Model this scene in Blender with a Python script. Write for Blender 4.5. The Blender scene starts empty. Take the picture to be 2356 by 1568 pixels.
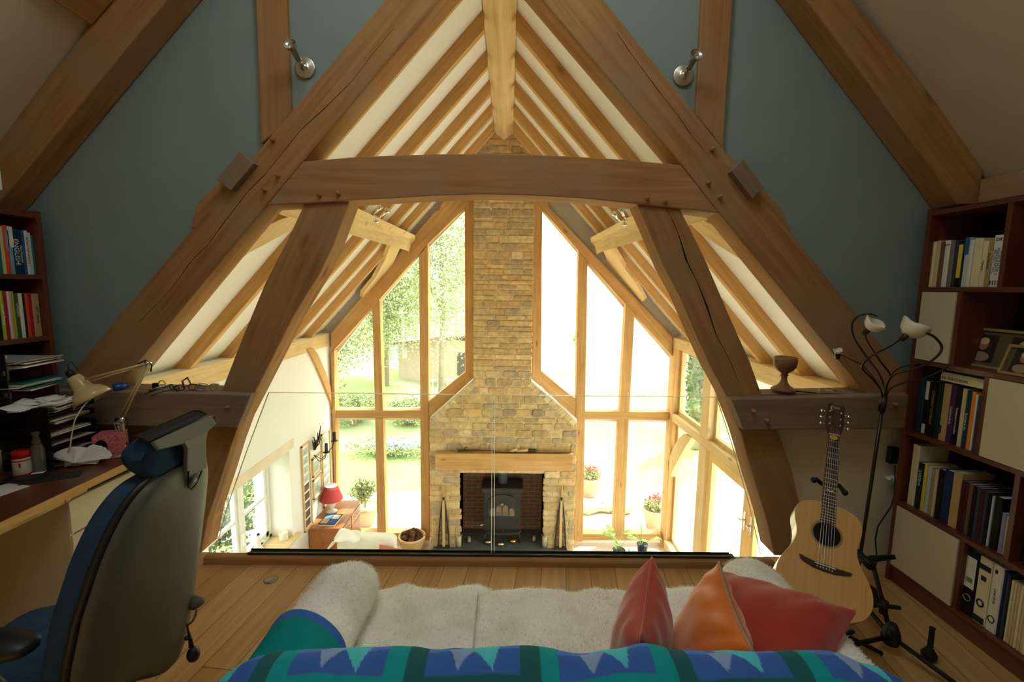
import bpy, bmesh, math, random
from mathutils import Vector, Matrix, noise
R = math.radians
sc = bpy.context.scene
COL = sc.collection
# ------------------------------------------------------------------ camera
W, H, F = 2356, 1568, 1047.0
YAW, PITCH, ROLL = R(0.45), R(6.8), R(0.72)
CAM = Vector((0, 0, 1.62))
_f = Vector((math.sin(YAW)*math.cos(PITCH), math.cos(YAW)*math.cos(PITCH), -math.sin(PITCH)))
_r = Vector((math.cos(YAW), -math.sin(YAW), 0)); _u = _r.cross(_f)
_r, _u = _r*math.cos(ROLL)+_u*math.sin(ROLL), -_r*math.sin(ROLL)+_u*math.cos(ROLL)
cam = bpy.data.cameras.new('camera'); cam.sensor_width = 36; cam.lens = 36*F/W; cam.clip_start = .05; cam.clip_end = 500
co = bpy.data.objects.new('camera', cam); COL.objects.link(co); sc.camera = co
co.matrix_world = Matrix(((_r.x, _u.x, -_f.x, 0), (_r.y, _u.y, -_f.y, 0), (_r.z, _u.z, -_f.z, CAM.z), (0, 0, 0, 1)))
def ray(px, py):
    return _r*((px-W/2)/F) - _u*((py-H/2)/F) + _f
def at(px, py, ax, val):
    """the point on the real plane x/y/z = val that the photo's point (px, py) lies on"""
    d = ray(px, py); i = 'xyz'.index(ax)
    return CAM + d*((val-CAM[i])/d[i])
def AY(Y, *pp): return [at(p[0], p[1], 'y', Y) for p in pp]
# ------------------------------------------------------------------ mesh builder
class MB:
    def __init__(s): s.v = []; s.f = []; s.m = []; s.M = Matrix(); s.mi = 0; s.sm = []; s.smooth = False; s.c = []; s.col = (1, 1, 1)
    def add(s, vs, fs):
        o = len(s.v); s.v += [s.M @ Vector(v) for v in vs]; s.c += [s.col]*len(vs)
        for f in fs: s.f.append([o+i for i in f]); s.m.append(s.mi); s.sm.append(s.smooth)
        return s
    def box(s, a, b):
        x0, y0, z0 = a; x1, y1, z1 = b
        return s.add([(x0,y0,z0),(x1,y0,z0),(x1,y1,z0),(x0,y1,z0),(x0,y0,z1),(x1,y0,z1),(x1,y1,z1),(x0,y1,z1)],
                     [(0,3,2,1),(4,5,6,7),(0,1,5,4),(1,2,6,5),(2,3,7,6),(3,0,4,7)])
    def cbox(s, c, d): return s.box([c[i]-d[i]/2 for i in range(3)], [c[i]+d[i]/2 for i in range(3)])
    def prism(s, pts, off):
        pts = [Vector(p) for p in pts]; off = Vector(off); n = len(pts)
        nrm = Vector((0,0,0))
        for i in range(n): nrm += pts[i].cross(pts[(i+1) % n])
        if nrm.dot(off) > 0: pts = pts[::-1]
        return s.add(pts+[p+off for p in pts], [tuple(range(n)), tuple(range(2*n-1, n-1, -1))]+[((i+1) % n, i, n+i, n+(i+1) % n) for i in range(n)])
    def rings(s, rs, cap=True, closed=False):
        n = len(rs[0]); o = []
        for r in rs: o += list(r)
        fs = []; k = len(rs)
        for j in range(k if closed else k-1):
            a = j*n; b = ((j+1) % k)*n
            for i in range(n): fs.append((a+i, a+(i+1) % n, b+(i+1) % n, b+i))
        if cap and not closed: fs += [tuple(range(n-1, -1, -1)), tuple((k-1)*n+i for i in range(n))]
        return s.add(o, fs)
    def tube(s, pts, r, seg=8, cap=True):
        pts = [Vector(p) for p in pts]; n = len(pts)
        rr = r if isinstance(r, (list, tuple)) else [r]*n
        t0 = (pts[1]-pts[0]).normalized(); up = Vector((0,0,1)) if abs(t0.z) < .9 else Vector((1,0,0))
        nx = t0.cross(up).normalized(); rs = []
        for i in range(n):
            t = (pts[min(i+1, n-1)]-pts[max(i-1, 0)])
            if t.length < 1e-9: t = t0
            t.normalize(); nx = (nx-t*nx.dot(t)).normalized(); ny = t.cross(nx)
            rs.append([pts[i]+(nx*math.cos(a)+ny*math.sin(a))*rr[i] for a in [2*math.pi*k/seg for k in range(seg)]])
        sm = s.smooth; s.smooth = True; s.rings(rs, cap); s.smooth = sm; return s
    def lathe(s, prof, c=(0,0,0), seg=24, axis=None, wob=0):
        c = Vector(c); rs = []
        q = Matrix() if axis is None else Vector((0,0,1)).rotation_difference(Vector(axis).normalized()).to_matrix().to_4x4()
        for r, z in prof: rs.append([c+(q @ Vector((max(r,1e-4)*(1+wob*math.sin(k*5.3+z*40))*math.cos(2*math.pi*k/seg), max(r,1e-4)*math.sin(2*math.pi*k/seg), z))) for k in range(seg)])
        sm = s.smooth; s.smooth = True; s.rings(rs, True); s.smooth = sm; return s
    def grid(s, nu, nv, fn, closed_u=False):
        vs = [fn(i/(nu if closed_u else nu-1), j/(nv-1)) for j in range(nv) for i in range(nu)]; fs = []
        for j in range(nv-1):
            for i in range(nu if closed_u else nu-1):
                a = j*nu+i; b = j*nu+(i+1) % nu; fs.append((a, b, b+nu, a+nu))
        sm = s.smooth; s.smooth = True; s.add(vs, fs); s.smooth = sm; return s
    def ball(s, c, r, seg=16, rows=10):
        c = Vector(c); r = (r, r, r) if not isinstance(r, (tuple, list)) else r
        pr = [(math.sin(math.pi*j/rows), -math.cos(math.pi*j/rows)) for j in range(rows+1)]; rs = []
        for a, z in pr: rs.append([c+Vector((max(a,1e-3)*math.cos(2*math.pi*k/seg)*r[0], max(a,1e-3)*math.sin(2*math.pi*k/seg)*r[1], z*r[2])) for k in range(seg)])
        sm = s.smooth; s.smooth = True; s.rings(rs, True); s.smooth = sm; return s
def setp(o, label=None, cat=None, group=None, kind=None):
    if label: o['label'] = label
    if cat: o['category'] = cat
    if group: o['group'] = group
    if kind: o['kind'] = kind
    return o
def wm(o):
    m = o.matrix_basis.copy()
    return m if o.parent is None else wm(o.parent) @ m
def obj(name, mb, mat, parent=None, label=None, cat=None, group=None, kind=None, grain=None, bevel=0, seg=2, subsurf=0, local=False, origin=None):
    """one mesh object; builder points are in world space unless local"""
    me = bpy.data.meshes.new(name); V = [Vector(v) for v in mb.v]
    mats = mat if isinstance(mat, (list, tuple)) else [mat]
    if parent is not None: inv = Matrix() if local else wm(parent).inverted()
    elif local: inv = Matrix()
    else:
        if origin is None:
            xs = [v.x for v in V]; ys = [v.y for v in V]; zs = [v.z for v in V]
            origin = Vector(((min(xs)+max(xs))/2, (min(ys)+max(ys))/2, min(zs)))
        inv = Matrix.Translation(-Vector(origin))
    me.from_pydata([inv @ v for v in V], [], mb.f)
    for m in mats: me.materials.append(m)
    me.polygons.foreach_set('material_index', mb.m); me.polygons.foreach_set('use_smooth', mb.sm)
    a = me.attributes.new('gc', 'FLOAT_VECTOR', 'POINT')
    g = Vector(grain if grain is not None else (1, 0, 0)).normalized(); q = g.rotation_difference(Vector((1, 0, 0))).to_matrix()
    sh = Vector((hash(name+str(len(bpy.data.objects))) % 1, (len(bpy.data.objects)*0.7531) % 7, (len(bpy.data.objects)*0.391) % 5))
    fl = []
    for v in V:
        w = q @ v + sh; fl += [w.x, w.y, w.z]
    a.data.foreach_set('vector', fl)
    if any(c != (1,1,1) for c in mb.c):
        ca = me.attributes.new('tint', 'FLOAT_COLOR', 'POINT'); fl = []
        for c in mb.c: fl += [c[0], c[1], c[2], 1]
        ca.data.foreach_set('color', fl)
    me.update()
    bm = bmesh.new(); bm.from_mesh(me); bmesh.ops.recalc_face_normals(bm, faces=bm.faces) if not getattr(mb, 'keepn', False) else None; bm.to_mesh(me); bm.free()
    o = bpy.data.objects.new(name, me); COL.objects.link(o)
    if parent is not None: o.parent = parent
    elif not local: o.location = origin
    if bevel:
        b = o.modifiers.new('bevel', 'BEVEL'); b.width = bevel; b.segments = seg; b.limit_method = 'ANGLE'; b.angle_limit = R(40)
    if subsurf:
        b = o.modifiers.new('sub', 'SUBSURF'); b.levels = subsurf; b.render_levels = subsurf
    return setp(o, label, cat, group, kind)
def thing(name, label, cat, loc, group=None, rot=0, kind=None, M=None):
    o = bpy.data.objects.new(name, None); COL.objects.link(o); o.empty_display_size = .05
    if M is not None: o.matrix_basis = M
    else: o.location = loc; o.rotation_euler = (0, 0, rot)
    return setp(o, label, cat, group, kind)
def copy_tree(o, parent=None):
    c = o.copy(); COL.objects.link(c)
    if parent is not None: c.parent = parent
    for ch in [x for x in bpy.data.objects if x.parent == o]: copy_tree(ch, c)
    return c
# ------------------------------------------------------------------ materials
MT = {}
def newmat(name):
    m = bpy.data.materials.new(name); m.use_nodes = True; nt = m.node_tree; nt.nodes.clear()
    out = nt.nodes.new('ShaderNodeOutputMaterial'); return m, nt, out
def N(nt, t, **kw):
    n = nt.nodes.new('ShaderNode'+t)
    for k, v in kw.items():
        if hasattr(n, k): setattr(n, k, v)
        else: n.inputs[k].default_value = v
    return n
def ramp(nt, fac, stops):
    r = nt.nodes.new('ShaderNodeValToRGB'); nt.links.new(fac, r.inputs[0]); e = r.color_ramp.elements
    while len(e) > 1: e.remove(e[-1])
    e[0].position = stops[0][0]; e[0].color = (*stops[0][1], 1)
    for p, c in stops[1:]:
        x = e.new(p); x.color = (*c, 1)
    return r.outputs[0]
def bsdf(nt, out, rough=.6, spec=.3, metal=0):
    b = nt.nodes.new('ShaderNodeBsdfPrincipled'); b.inputs['Roughness'].default_value = rough
    b.inputs['Specular IOR Level'].default_value = spec; b.inputs['Metallic'].default_value = metal
    nt.links.new(b.outputs[0], out.inputs[0]); return b
def lin(c):
    return tuple(((x/255)/12.92 if x <= 10 else ((x/255+.055)/1.055)**2.4) for x in c)
def plain(name, col, rough=.6, spec=.3, metal=0, var=.06, scale=6, bump=0, srgb=False):
    """a flat-coloured surface with slight mottling"""
    if name in MT: return MT[name]
    m, nt, out = newmat(name); b = bsdf(nt, out, rough, spec, metal)
    if srgb: col = lin(col)
    g = N(nt, 'Attribute', attribute_name='gc'); no = N(nt, 'TexNoise'); no.inputs['Scale'].default_value = scale; no.inputs['Detail'].default_value = 4
    nt.links.new(g.outputs['Vector'], no.inputs['Vector'])
    c = ramp(nt, no.outputs[0], [(.3, tuple(x*(1-var) for x in col)), (.7, tuple(min(1, x*(1+var)) for x in col))])
    nt.links.new(c, b.inputs['Base Color'])
    if bump:
        n2 = N(nt, 'TexNoise'); n2.inputs['Scale'].default_value = scale*30; nt.links.new(g.outputs['Vector'], n2.inputs['Vector'])
        bp = N(nt, 'Bump'); bp.inputs['Strength'].default_value = bump; bp.inputs['Distance'].default_value = .01
        nt.links.new(n2.outputs[0], bp.inputs['Height']); nt.links.new(bp.outputs[0], b.inputs['Normal'])
    MT[name] = m; return m
def wood(name, dark, mid, light, rough=.65, spec=.25, s_al=1.2, s_ac=28, knots=.6, coat=0, patch=None):
    if name in MT: return MT[name]
    m, nt, out = newmat(name); b = bsdf(nt, out, rough, spec); L = nt.links.new
    g = N(nt, 'Attribute', attribute_name='gc')
    mp = N(nt, 'Mapping'); mp.inputs['Scale'].default_value = (s_al, s_ac, s_ac); L(g.outputs['Vector'], mp.inputs['Vector'])
    n1 = N(nt, 'TexNoise'); n1.inputs['Scale'].default_value = 1; n1.inputs['Detail'].default_value = 6; n1.inputs['Roughness'].default_value = .65; n1.inputs['Distortion'].default_value = .6
    L(mp.outputs[0], n1.inputs['Vector'])
    n2 = N(nt, 'TexNoise'); n2.inputs['Scale'].default_value = 3.1; n2.inputs['Detail'].default_value = 3; L(g.outputs['Vector'], n2.inputs['Vector'])
    mx = N(nt, 'Math', operation='MULTIPLY_ADD'); L(n1.outputs[0], mx.inputs[0]); mx.inputs[1].default_value = .75; 
    m2 = N(nt, 'Math', operation='MULTIPLY'); L(n2.outputs[0], m2.inputs[0]); m2.inputs[1].default_value = .3; L(m2.outputs[0], mx.inputs[2])
    c = ramp(nt, mx.outputs[0], [(.3, dark), (.5, mid), (.72, light)])
    # knots
    v = N(nt, 'TexVoronoi'); mp2 = N(nt, 'Mapping'); mp2.inputs['Scale'].default_value = (1.3, 3.2, 3.2); L(g.outputs['Vector'], mp2.inputs['Vector']); L(mp2.outputs[0], v.inputs['Vector']); v.inputs['Scale'].default_value = 1.3
    k = N(nt, 'MapRange'); k.inputs['From Min'].default_value = .03; k.inputs['From Max'].default_value = .12; k.inputs['To Min'].default_value = knots; k.inputs['To Max'].default_value = 0; L(v.outputs['Distance'], k.inputs[0])
    mix = N(nt, 'Mix', data_type='RGBA'); L(k.outputs[0], mix.inputs[0]); L(c, mix.inputs[6]); mix.inputs[7].default_value = (*[x*.35 for x in dark], 1)
    o = mix.outputs[2]
    if patch:
        n3 = N(nt, 'TexNoise'); n3.inputs['Scale'].default_value = 2.2; n3.inputs['Detail'].default_value = 5; L(g.outputs['Vector'], n3.inputs['Vector'])
        r3 = N(nt, 'MapRange'); r3.inputs['From Min'].default_value = .48; r3.inputs['From Max'].default_value = .72; L(n3.outputs[0], r3.inputs[0])
        mm = N(nt, 'Mix', data_type='RGBA'); L(r3.outputs[0], mm.inputs[0]); L(o, mm.inputs[6]); mm.inputs[7].default_value = (*patch, 1); o = mm.outputs[2]
    L(o, b.inputs['Base Color'])
    bp = N(nt, 'Bump'); bp.inputs['Strength'].default_value = .25; bp.inputs['Distance'].default_value = .004; L(n1.outputs[0], bp.inputs['Height']); L(bp.outputs[0], b.inputs['Normal'])
    if coat: b.inputs['Coat Weight'].default_value = coat; b.inputs['Coat Roughness'].default_value = .15
    MT[name] = m; return m
def glassmat(name, tint=(.93, .97, .94), refl=.06):
    if name in MT: return MT[name]
    m, nt, out = newmat(name); t = N(nt, 'BsdfTransparent'); t.inputs[0].default_value = (*tint, 1)
    g = N(nt, 'BsdfGlossy'); g.inputs['Roughness'].default_value = .02
    fr = N(nt, 'LayerWeight'); fr.inputs[0].default_value = .5; pw = N(nt, 'Math', operation='POWER'); pw.inputs[1].default_value = 4; nt.links.new(fr.outputs['Facing'], pw.inputs[0]); mx = N(nt, 'MixShader'); mu = N(nt, 'Math', operation='MULTIPLY_ADD'); mu.inputs[1].default_value = refl*8; mu.inputs[2].default_value = refl*.35
    nt.links.new(pw.outputs[0], mu.inputs[0]); nt.links.new(mu.outputs[0], mx.inputs[0]); nt.links.new(t.outputs[0], mx.inputs[1]); nt.links.new(g.outputs[0], mx.inputs[2]); nt.links.new(mx.outputs[0], out.inputs[0])
    MT[name] = m; return m
def edgemat():
    m, nt, out = newmat('polished_glass_edge'); t = N(nt, 'BsdfTranslucent'); t.inputs[0].default_value = (.93, .95, .88, 1); g = N(nt, 'BsdfGlossy'); g.inputs['Roughness'].default_value = .1
    a = N(nt, 'BsdfTransparent'); x1 = N(nt, 'MixShader'); x1.inputs[0].default_value = .2; x2 = N(nt, 'MixShader'); x2.inputs[0].default_value = .25; nt.links.new(t.outputs[0], x1.inputs[1]); nt.links.new(g.outputs[0], x1.inputs[2]); nt.links.new(x1.outputs[0], x2.inputs[1]); nt.links.new(a.outputs[0], x2.inputs[2]); nt.links.new(x2.outputs[0], out.inputs[0]); return m
def tintmat(name, rough=.6, spec=.3, var=.25, scale=30, bump=.3, base=None):
    """colour per piece comes from the mesh's own tint attribute"""
    if name in MT: return MT[name]
    m, nt, out = newmat(name); b = bsdf(nt, out, rough, spec); L = nt.links.new
    a = N(nt, 'Attribute', attribute_name='tint'); g = N(nt, 'Attribute', attribute_name='gc')
    no = N(nt, 'TexNoise'); no.inputs['Scale'].default_value = scale; no.inputs['Detail'].default_value = 6; L(g.outputs['Vector'], no.inputs['Vector'])
    mr = N(nt, 'MapRange'); mr.inputs['To Min'].default_value = 1-var; mr.inputs['To Max'].default_value = 1+var; mr.inputs['From Min'].default_value = .25; mr.inputs['From Max'].default_value = .75; L(no.outputs[0], mr.inputs[0])
    mx = N(nt, 'VectorMath', operation='SCALE'); L(a.outputs['Color'], mx.inputs[0]); L(mr.outputs[0], mx.inputs['Scale']); L(mx.outputs[0], b.inputs['Base Color'])
    bp = N(nt, 'Bump'); bp.inputs['Strength'].default_value = bump; bp.inputs['Distance'].default_value = .01; L(no.outputs[0], bp.inputs['Height']); L(bp.outputs[0], b.inputs['Normal'])
    MT[name] = m; return m
OAK_L = wood('oak_loft', (.26, .128, .052), (.40, .208, .088), (.50, .29, .135), patch=(.37, .24, .145), rough=.8, spec=.06)
OAK_W = wood('oak_weathered', (.19, .13, .09), (.27, .19, .135), (.34, .25, .18), knots=.4, rough=.8, spec=.06)
OAK = wood('oak_golden', (.42, .22, .08), (.57, .33, .13), (.69, .44, .20), rough=.8, spec=.06)
OAKP = wood('oak_pale', (.56, .38, .18), (.69, .50, .26), (.79, .61, .36), rough=.8, spec=.06)
FLOORW = None
CREAM = plain('cream_plaster', (.78, .72, .58), rough=.9, spec=.1, var=.02, scale=2)
WHITEP = plain('white_plaster', (.82, .80, .755), rough=.9, spec=.1, var=.015, scale=2)
LOFTP = plain('loft_plaster', (.60, .54, .43), rough=.9, spec=.1, var=.03, scale=2)
BLUE = plain('blue_wall_paint', (.265, .34, .338), rough=.85, spec=.15, var=.04, scale=3, bump=.05)
BLACK = plain('black_plastic', (.012, .012, .013), rough=.45, spec=.4)
BLACKM = plain('black_matt', (.01, .009, .009), rough=.8, spec=.2)
STEEL = plain('brushed_steel', (.62, .58, .54), rough=.3, metal=1)
CHROME = plain('chrome', (.8, .8, .8), rough=.12, metal=1)
WHITE = plain('white_gloss', (.82, .81, .77), rough=.4, spec=.4, var=.01)
PAPER = plain('white_paper', (.72, .72, .74), rough=.8, var=.05)
MAHOG = wood('mahogany', (.07, .018, .010), (.115, .032, .016), (.16, .05, .024), rough=.35, spec=.5, s_ac=18, knots=0, coat=.25)
CREAMD = plain('cream_melamine', (.62, .55, .40), rough=.5, var=.02)
GLASS = glassmat('window_glass')
GLASSB = glassmat('balustrade_glass', tint=(.97, .985, .97), refl=.03)
SKYS, SUNE, SUND, EXPO = 6.0, 9.0, (.45, .35, 1.25), 0.35
# ================================================================== SETTING
XL, XR, YG, ZF = -2.82, 2.60, 7.10, -2.62       # lower room: side walls, gable frame face, floor
CX = -0.10; PIT = math.tan(R(47.6)); ZA = 3.85; ZP = 4.01
TY, TT = 2.45, .165                                # truss face, thickness
def flat_floor_mat():
    m, nt, out = newmat('oak_floorboards'); b = bsdf(nt, out, .38, .4); L = nt.links.new
    g = N(nt, 'Attribute', attribute_name='gc'); mp = N(nt, 'Mapping'); L(g.outputs['Vector'], mp.inputs['Vector'])
    br = N(nt, 'TexBrick'); br.offset = .37; br.inputs['Scale'].default_value = 1; br.inputs['Brick Width'].default_value = 1.6; br.inputs['Row Height'].default_value = .14
    br.inputs['Mortar Size'].default_value = .0016; br.inputs['Mortar Smooth'].default_value = .1; br.inputs['Bias'].default_value = 0
    br.inputs['Color1'].default_value = (.46, .26, .10, 1); br.inputs['Color2'].default_value = (.58, .35, .15, 1); br.inputs['Mortar'].default_value = (.12, .06, .025, 1)
    L(mp.outputs[0], br.inputs['Vector'])
    m2 = N(nt, 'Mapping'); m2.inputs['Scale'].default_value = (1.5, 30, 30); L(g.outputs['Vector'], m2.inputs['Vector'])
    n = N(nt, 'TexNoise'); n.inputs['Scale'].default_value = 1; n.inputs['Detail'].default_value = 6; n.inputs['Distortion'].default_value = .8; L(m2.outputs[0], n.inputs['Vector'])
    mr = N(nt, 'MapRange'); mr.inputs['From Min'].default_value = .3; mr.inputs['From Max'].default_value = .7; mr.inputs['To Min'].default_value = .82; mr.inputs['To Max'].default_value = 1.12; L(n.outputs[0], mr.inputs[0])
    s = N(nt, 'VectorMath', operation='SCALE'); L(br.outputs[0], s.inputs[0]); L(mr.outputs[0], s.inputs['Scale']); L(s.outputs[0], b.inputs['Base Color'])
    return m
FLOORW = flat_floor_mat()
S = 'structure'
XLL, XLR, YB = -2.68, 2.47, -2.4                   # loft side walls and back wall
m = MB(); m.box((XLL, YB, -.05), (XLR, 2.475, 0)); m.box((XLL, 2.475, -.05), (-1.76, 2.6, 0)); m.box((1.58, 2.475, -.05), (XLR, 2.6, 0)); obj('floor', m, FLOORW, kind=S, grain=(.12, 1, 0))
m = MB(); m.box((XLL, YB, -.30), (XLR, 2.60, -.05)); obj('ceiling', m, CREAM, kind=S)
m = MB(); m.box((-3.4, 2.6, ZF-.1), (3.2, YG+.3, ZF)); obj('floor.001', m, plain('pale_stone_floor', (.66, .58, .46), rough=.5, var=.08, scale=1.5), kind=S)
# oak sill along the edge of the loft floor
m = MB(); a = AY(2.42, (466, 1296), (1790, 1303)); m.box((-1.76, 2.475, -.05), (1.58, 2.535, .048)); obj('trim_1', m, OAK_L, kind=S, grain=(1,0,0), bevel=.02, seg=3)
# blue partition: everything between the truss' outer edge and the loft roof
def zo(x): return 3.66-1.092*abs(x+.07)            # outer edge of the truss
def zloft(x): return 5.03-1.135*abs(x+.10)          # underside of the loft roof
for sx, xe in ((-1, XLL-.06), (1, XLR+.06)):
    m = MB(); x1 = CX+sx*2.0; xs = -.07+sx*2.52
    P = [(-.07, 2.50, 3.58), (xs, 2.50, zo(xs)-.08), (xs, 2.50, .84 if sx > 0 else .84), (xe, 2.50, .84), (xe, 2.50, zloft(xe)+.1), (-.07, 2.50, zloft(-.1)+.1)]
    m.prism(P, (0, .10, 0)); obj('wall_front', m, BLUE, kind=S)
    m = MB(); xi = 1.34 if sx > 0 else -1.55; xo = 1.78 if sx > 0 else -1.95
    m.prism([(xi, 2.52, .95), (xi+.0*sx, 2.52, .80), (xo-.05*sx, 2.52, 0), (xe, 2.52, 0), (xe, 2.52, .95)], (0, .08, 0)); obj('wall_front', m, CREAM if sx > 0 else OAK_L, kind=S)
# loft side walls, sloping ceilings with unseen rooflights added to light the loft, back wall
for sx, x, nm in ((-1, XLL, 'wall_left'), (1, XLR, 'wall_right')):
    m = MB(); m.box((min(x, x+sx*.1), YB, 0), (max(x, x+sx*.1), 2.5, 2.2)); obj(nm, m, LOFTP, kind=S)
m = MB(); m.prism([(XLL-.1, YB, -.05), (XLR+.1, YB, -.05), (XLR+.1, YB, 2.1), (-.1, YB, 5.1), (XLL-.1, YB, 2.1)], (0, -.1, 0)); obj('wall_back', m, LOFTP, kind=S)
RT = (.05, .36)
SKY = [(-1.4, -1.0), (.50, 1.40)]                 # spans of the unseen rooflights along y, placed for the loft light
for sx, nm in ((-1, 'ceiling_left'), (1, 'ceiling_right')):
    m = MB(); xe = (XLL if sx < 0 else XLR)+sx*.12
    def slab(y0, y1, t0, t1):
        # t runs from ridge (0) to eaves (1)
        a = [(CX+(xe-CX)*t, zloft(CX+(xe-CX)*t)) for t in (t0, t1)]
        m.prism([(a[0][0], y0, a[0][1]), (a[1][0], y0, a[1][1]), (a[1][0], y1, a[1][1]), (a[0][0], y1, a[0][1])], (0, 0, .12))
    ys = [YB, SKY[0][0], SKY[0][1], SKY[1][0], SKY[1][1], 2.60]
    for k in range(5):
        if k in (1, 3) and (sx > 0 or k == 3): slab(ys[k], ys[k+1], 0, RT[0]); slab(ys[k], ys[k+1], RT[1], 1)
        else: slab(ys[k], ys[k+1], 0, 1)
    obj(nm, m, LOFTP, kind=S)
wn = 10
for sx in (-1, 1):
    xe = (XLL if sx < 0 else XLR)+sx*.12
    for (y0, y1) in (SKY if sx > 0 else SKY[1:]):
        p = []
        for t in RT:
            x = CX+(xe-CX)*t; p.append((x, zloft(x)+.06))
        w = thing('window_%d' % wn, None, None, ((p[0][0]+p[1][0])/2, (y0+y1)/2, p[1][1]), kind=S); wn += 1  # unseen rooflight, added and sized for the light it lets in
        q = [Vector((p[0][0], y0, p[0][1])), Vector((p[1][0], y0, p[1][1])), Vector((p[1][0], y1, p[1][1])), Vector((p[0][0], y1, p[0][1]))]
        c = sum(q, Vector())/4; f = MB()
        for i in range(4):
            a, b = q[i], q[(i+1) % 4]; a2, b2 = a.lerp(c, .09), b.lerp(c, .09)
            f.prism([a, b, b2, a2], (0, 0, .06))
        obj('window_frame', f, WHITE, w)
        g = MB(); g.prism([x.lerp(c, .05)+Vector((0, 0, .03)) for x in q], (0, 0, .005)); obj('pane', g, GLASS, w)
# loft eaves plate and wall strip above the right bookcase
m = MB(); m.box((XLR-.12, -2.3, 2.065), (XLR, 2.34, 2.18)); obj('trim_2', m, OAK_L, kind=S, grain=(0,1,0), bevel=.006)
m = MB(); m.box((XLL, -2.3, 1.95), (XLL+.14, 2.34, 2.06)); obj('trim_3', m, OAK_L, kind=S, grain=(0,1,0), bevel=.006)
# lower room walls
WY0, WY1, WZ0, WZ1 = 3.75, 5.69, -1.70, -.51        # opening of the side window
m = MB()
for a, b in (((-3.3, 2.6, ZF), (XL, YG+.2, WZ0)), ((-3.3, 2.6, WZ1), (XL, YG+.2, .86)), ((-3.3, 2.6, WZ0), (XL, WY0, WZ1)), ((-3.3, WY1, WZ0), (XL, YG+.2, WZ1))): m.box(a, b)
obj('wall_left', m, WHITEP, kind=S)
m = MB(); m.box((-3.4, 2.60, ZF), (3.2, 2.70, -.30)); obj('wall_light_closure', m, WHITEP, kind=S)  # unseen wall added below the loft edge to close off light
# right side: low wall return near the loft (hidden), pale
m = MB(); m.box((XR, 2.6, ZF), (XR+.2, 3.35, .66)); obj('wall_right', m, WHITEP, kind=S)
# plaster slopes of the big room
for sx, nm in ((-1, 'ceiling_left'), (1, 'ceiling_right')):
    m = MB(); xe = -3.45 if sx < 0 else 3.25; ze = ZP-PIT*abs(xe-CX)
    m.prism([(CX, 2.60, ZP), (xe, 2.60, ze), (xe, 7.3, ze), (CX, 7.3, ZP)], (0, 0, .15)); obj(nm, m, WHITEP, kind=S)
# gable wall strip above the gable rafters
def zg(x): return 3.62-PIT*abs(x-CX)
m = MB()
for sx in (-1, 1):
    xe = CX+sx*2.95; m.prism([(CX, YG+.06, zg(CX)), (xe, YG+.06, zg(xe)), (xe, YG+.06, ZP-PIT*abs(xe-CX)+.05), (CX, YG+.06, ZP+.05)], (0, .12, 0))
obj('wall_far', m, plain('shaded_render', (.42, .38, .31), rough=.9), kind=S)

# ================================================================== TRUSS
def beam(name, pts, Y, th, mat, label, cat, grain=None, bevel=.006, group=None, parent=None):
    P = AY(Y, *pts); m = MB(); m.prism(P, (0, th, 0))
    if grain is None:
        e = max(range(len(P)), key=lambda i: (P[(i+1) % len(P)]-P[i]).length); grain = P[(e+1) % len(P)]-P[e]
    return obj(name, m, mat, parent, label, cat, group, grain=grain, bevel=bevel)
def crack(parent, pts, Y, w=3.0):
    """a drying split: a thin dark sliver let into the face"""
    P = AY(Y, *pts); up = []; dn = []
    for i, p in enumerate(P):
        t = i/(len(P)-1); ww = .0022*w*.5*math.sin(math.pi*min(max(t, .04), .96))*(1+.5*math.sin(i*2.7)); n = Vector((.68, 0, .73)) if P[0].x*(P[-1].z-P[0].z) > 0 else Vector((.68, 0, -.73))
        up.append(p+n*ww); dn.append(p-n*ww)
    m = MB()
    for i in range(len(P)-1): m.prism([up[i], up[i+1], dn[i+1], dn[i]], (0, .004, 0))
    obj('split', m, BLACKM, parent, 'dark drying split')
def pegs(parent, pp, Y, mat=None, n=Vector((0,-1,0))):
    for (x, y) in pp:
        c = at(x, y, 'y', Y); m = MB(); m.tube([c+Vector((0, .01, 0)), c+Vector((.002, -.026, .003))], [.011, .009], 8); obj('peg', m, mat or OAK_L, parent, grain=(0,1,0))
lr = beam('principal_rafter', [(885+42,-50),(180-30,875),(210,940),(330,905),(258,905),(1010+40,-46)][:2]+[(205,905),(258,905),(613,473),(697,371),(1052,-46)], TY, TT, OAK_L,
          'massive dark oak truss rafter rising from the desk corner, on the left', 'beam', grain=(1, 0, 1.1))
rr_ = beam('principal_rafter', [(1350,-50),(2020,785),(2100,870),(2100,912),(1998,912),(1655,490),(1567,378),(1205,-50)], TY, TT, OAK_L,
          'massive dark oak truss rafter leaning down towards the right bookcase', 'beam', grain=(1, 0, -1.1))
crack(lr, [(905,65),(860,120),(810,185),(745,250),(690,300),(655,345),(610,400),(570,440),(520,505),(480,560),(440,600),(400,655),(360,700),(320,740)], TY-.002, 13)
crack(rr_, [(1420,75),(1450,120),(1480,160),(1520,215),(1560,265),(1590,310),(1620,345)], TY-.002, 14)
pegs(lr, [(629,324),(640,405),(611,438)], TY); pegs(rr_, [(1637,345),(1628,422),(1655,454)], TY)
cb = beam('collar_beam', [(613,472),(697,371),(800,362),(900,357),(1000,354),(1110,353),(1220,355),(1330,360),(1440,367),(1567,379),(1655,490),(1565,480),(1465,469),(1340,456),(1210,449),(1110,447),(1000,450),(900,456),(810,461),(700,468)], TY-.004, TT, OAK_L,
          'arched brown oak collar beam spanning the truss above the fireplace view', 'beam', grain=(1,0,0))
pegs(cb, [(736,450),(779,446),(1488,457),(1529,465)], TY-.004)
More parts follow.
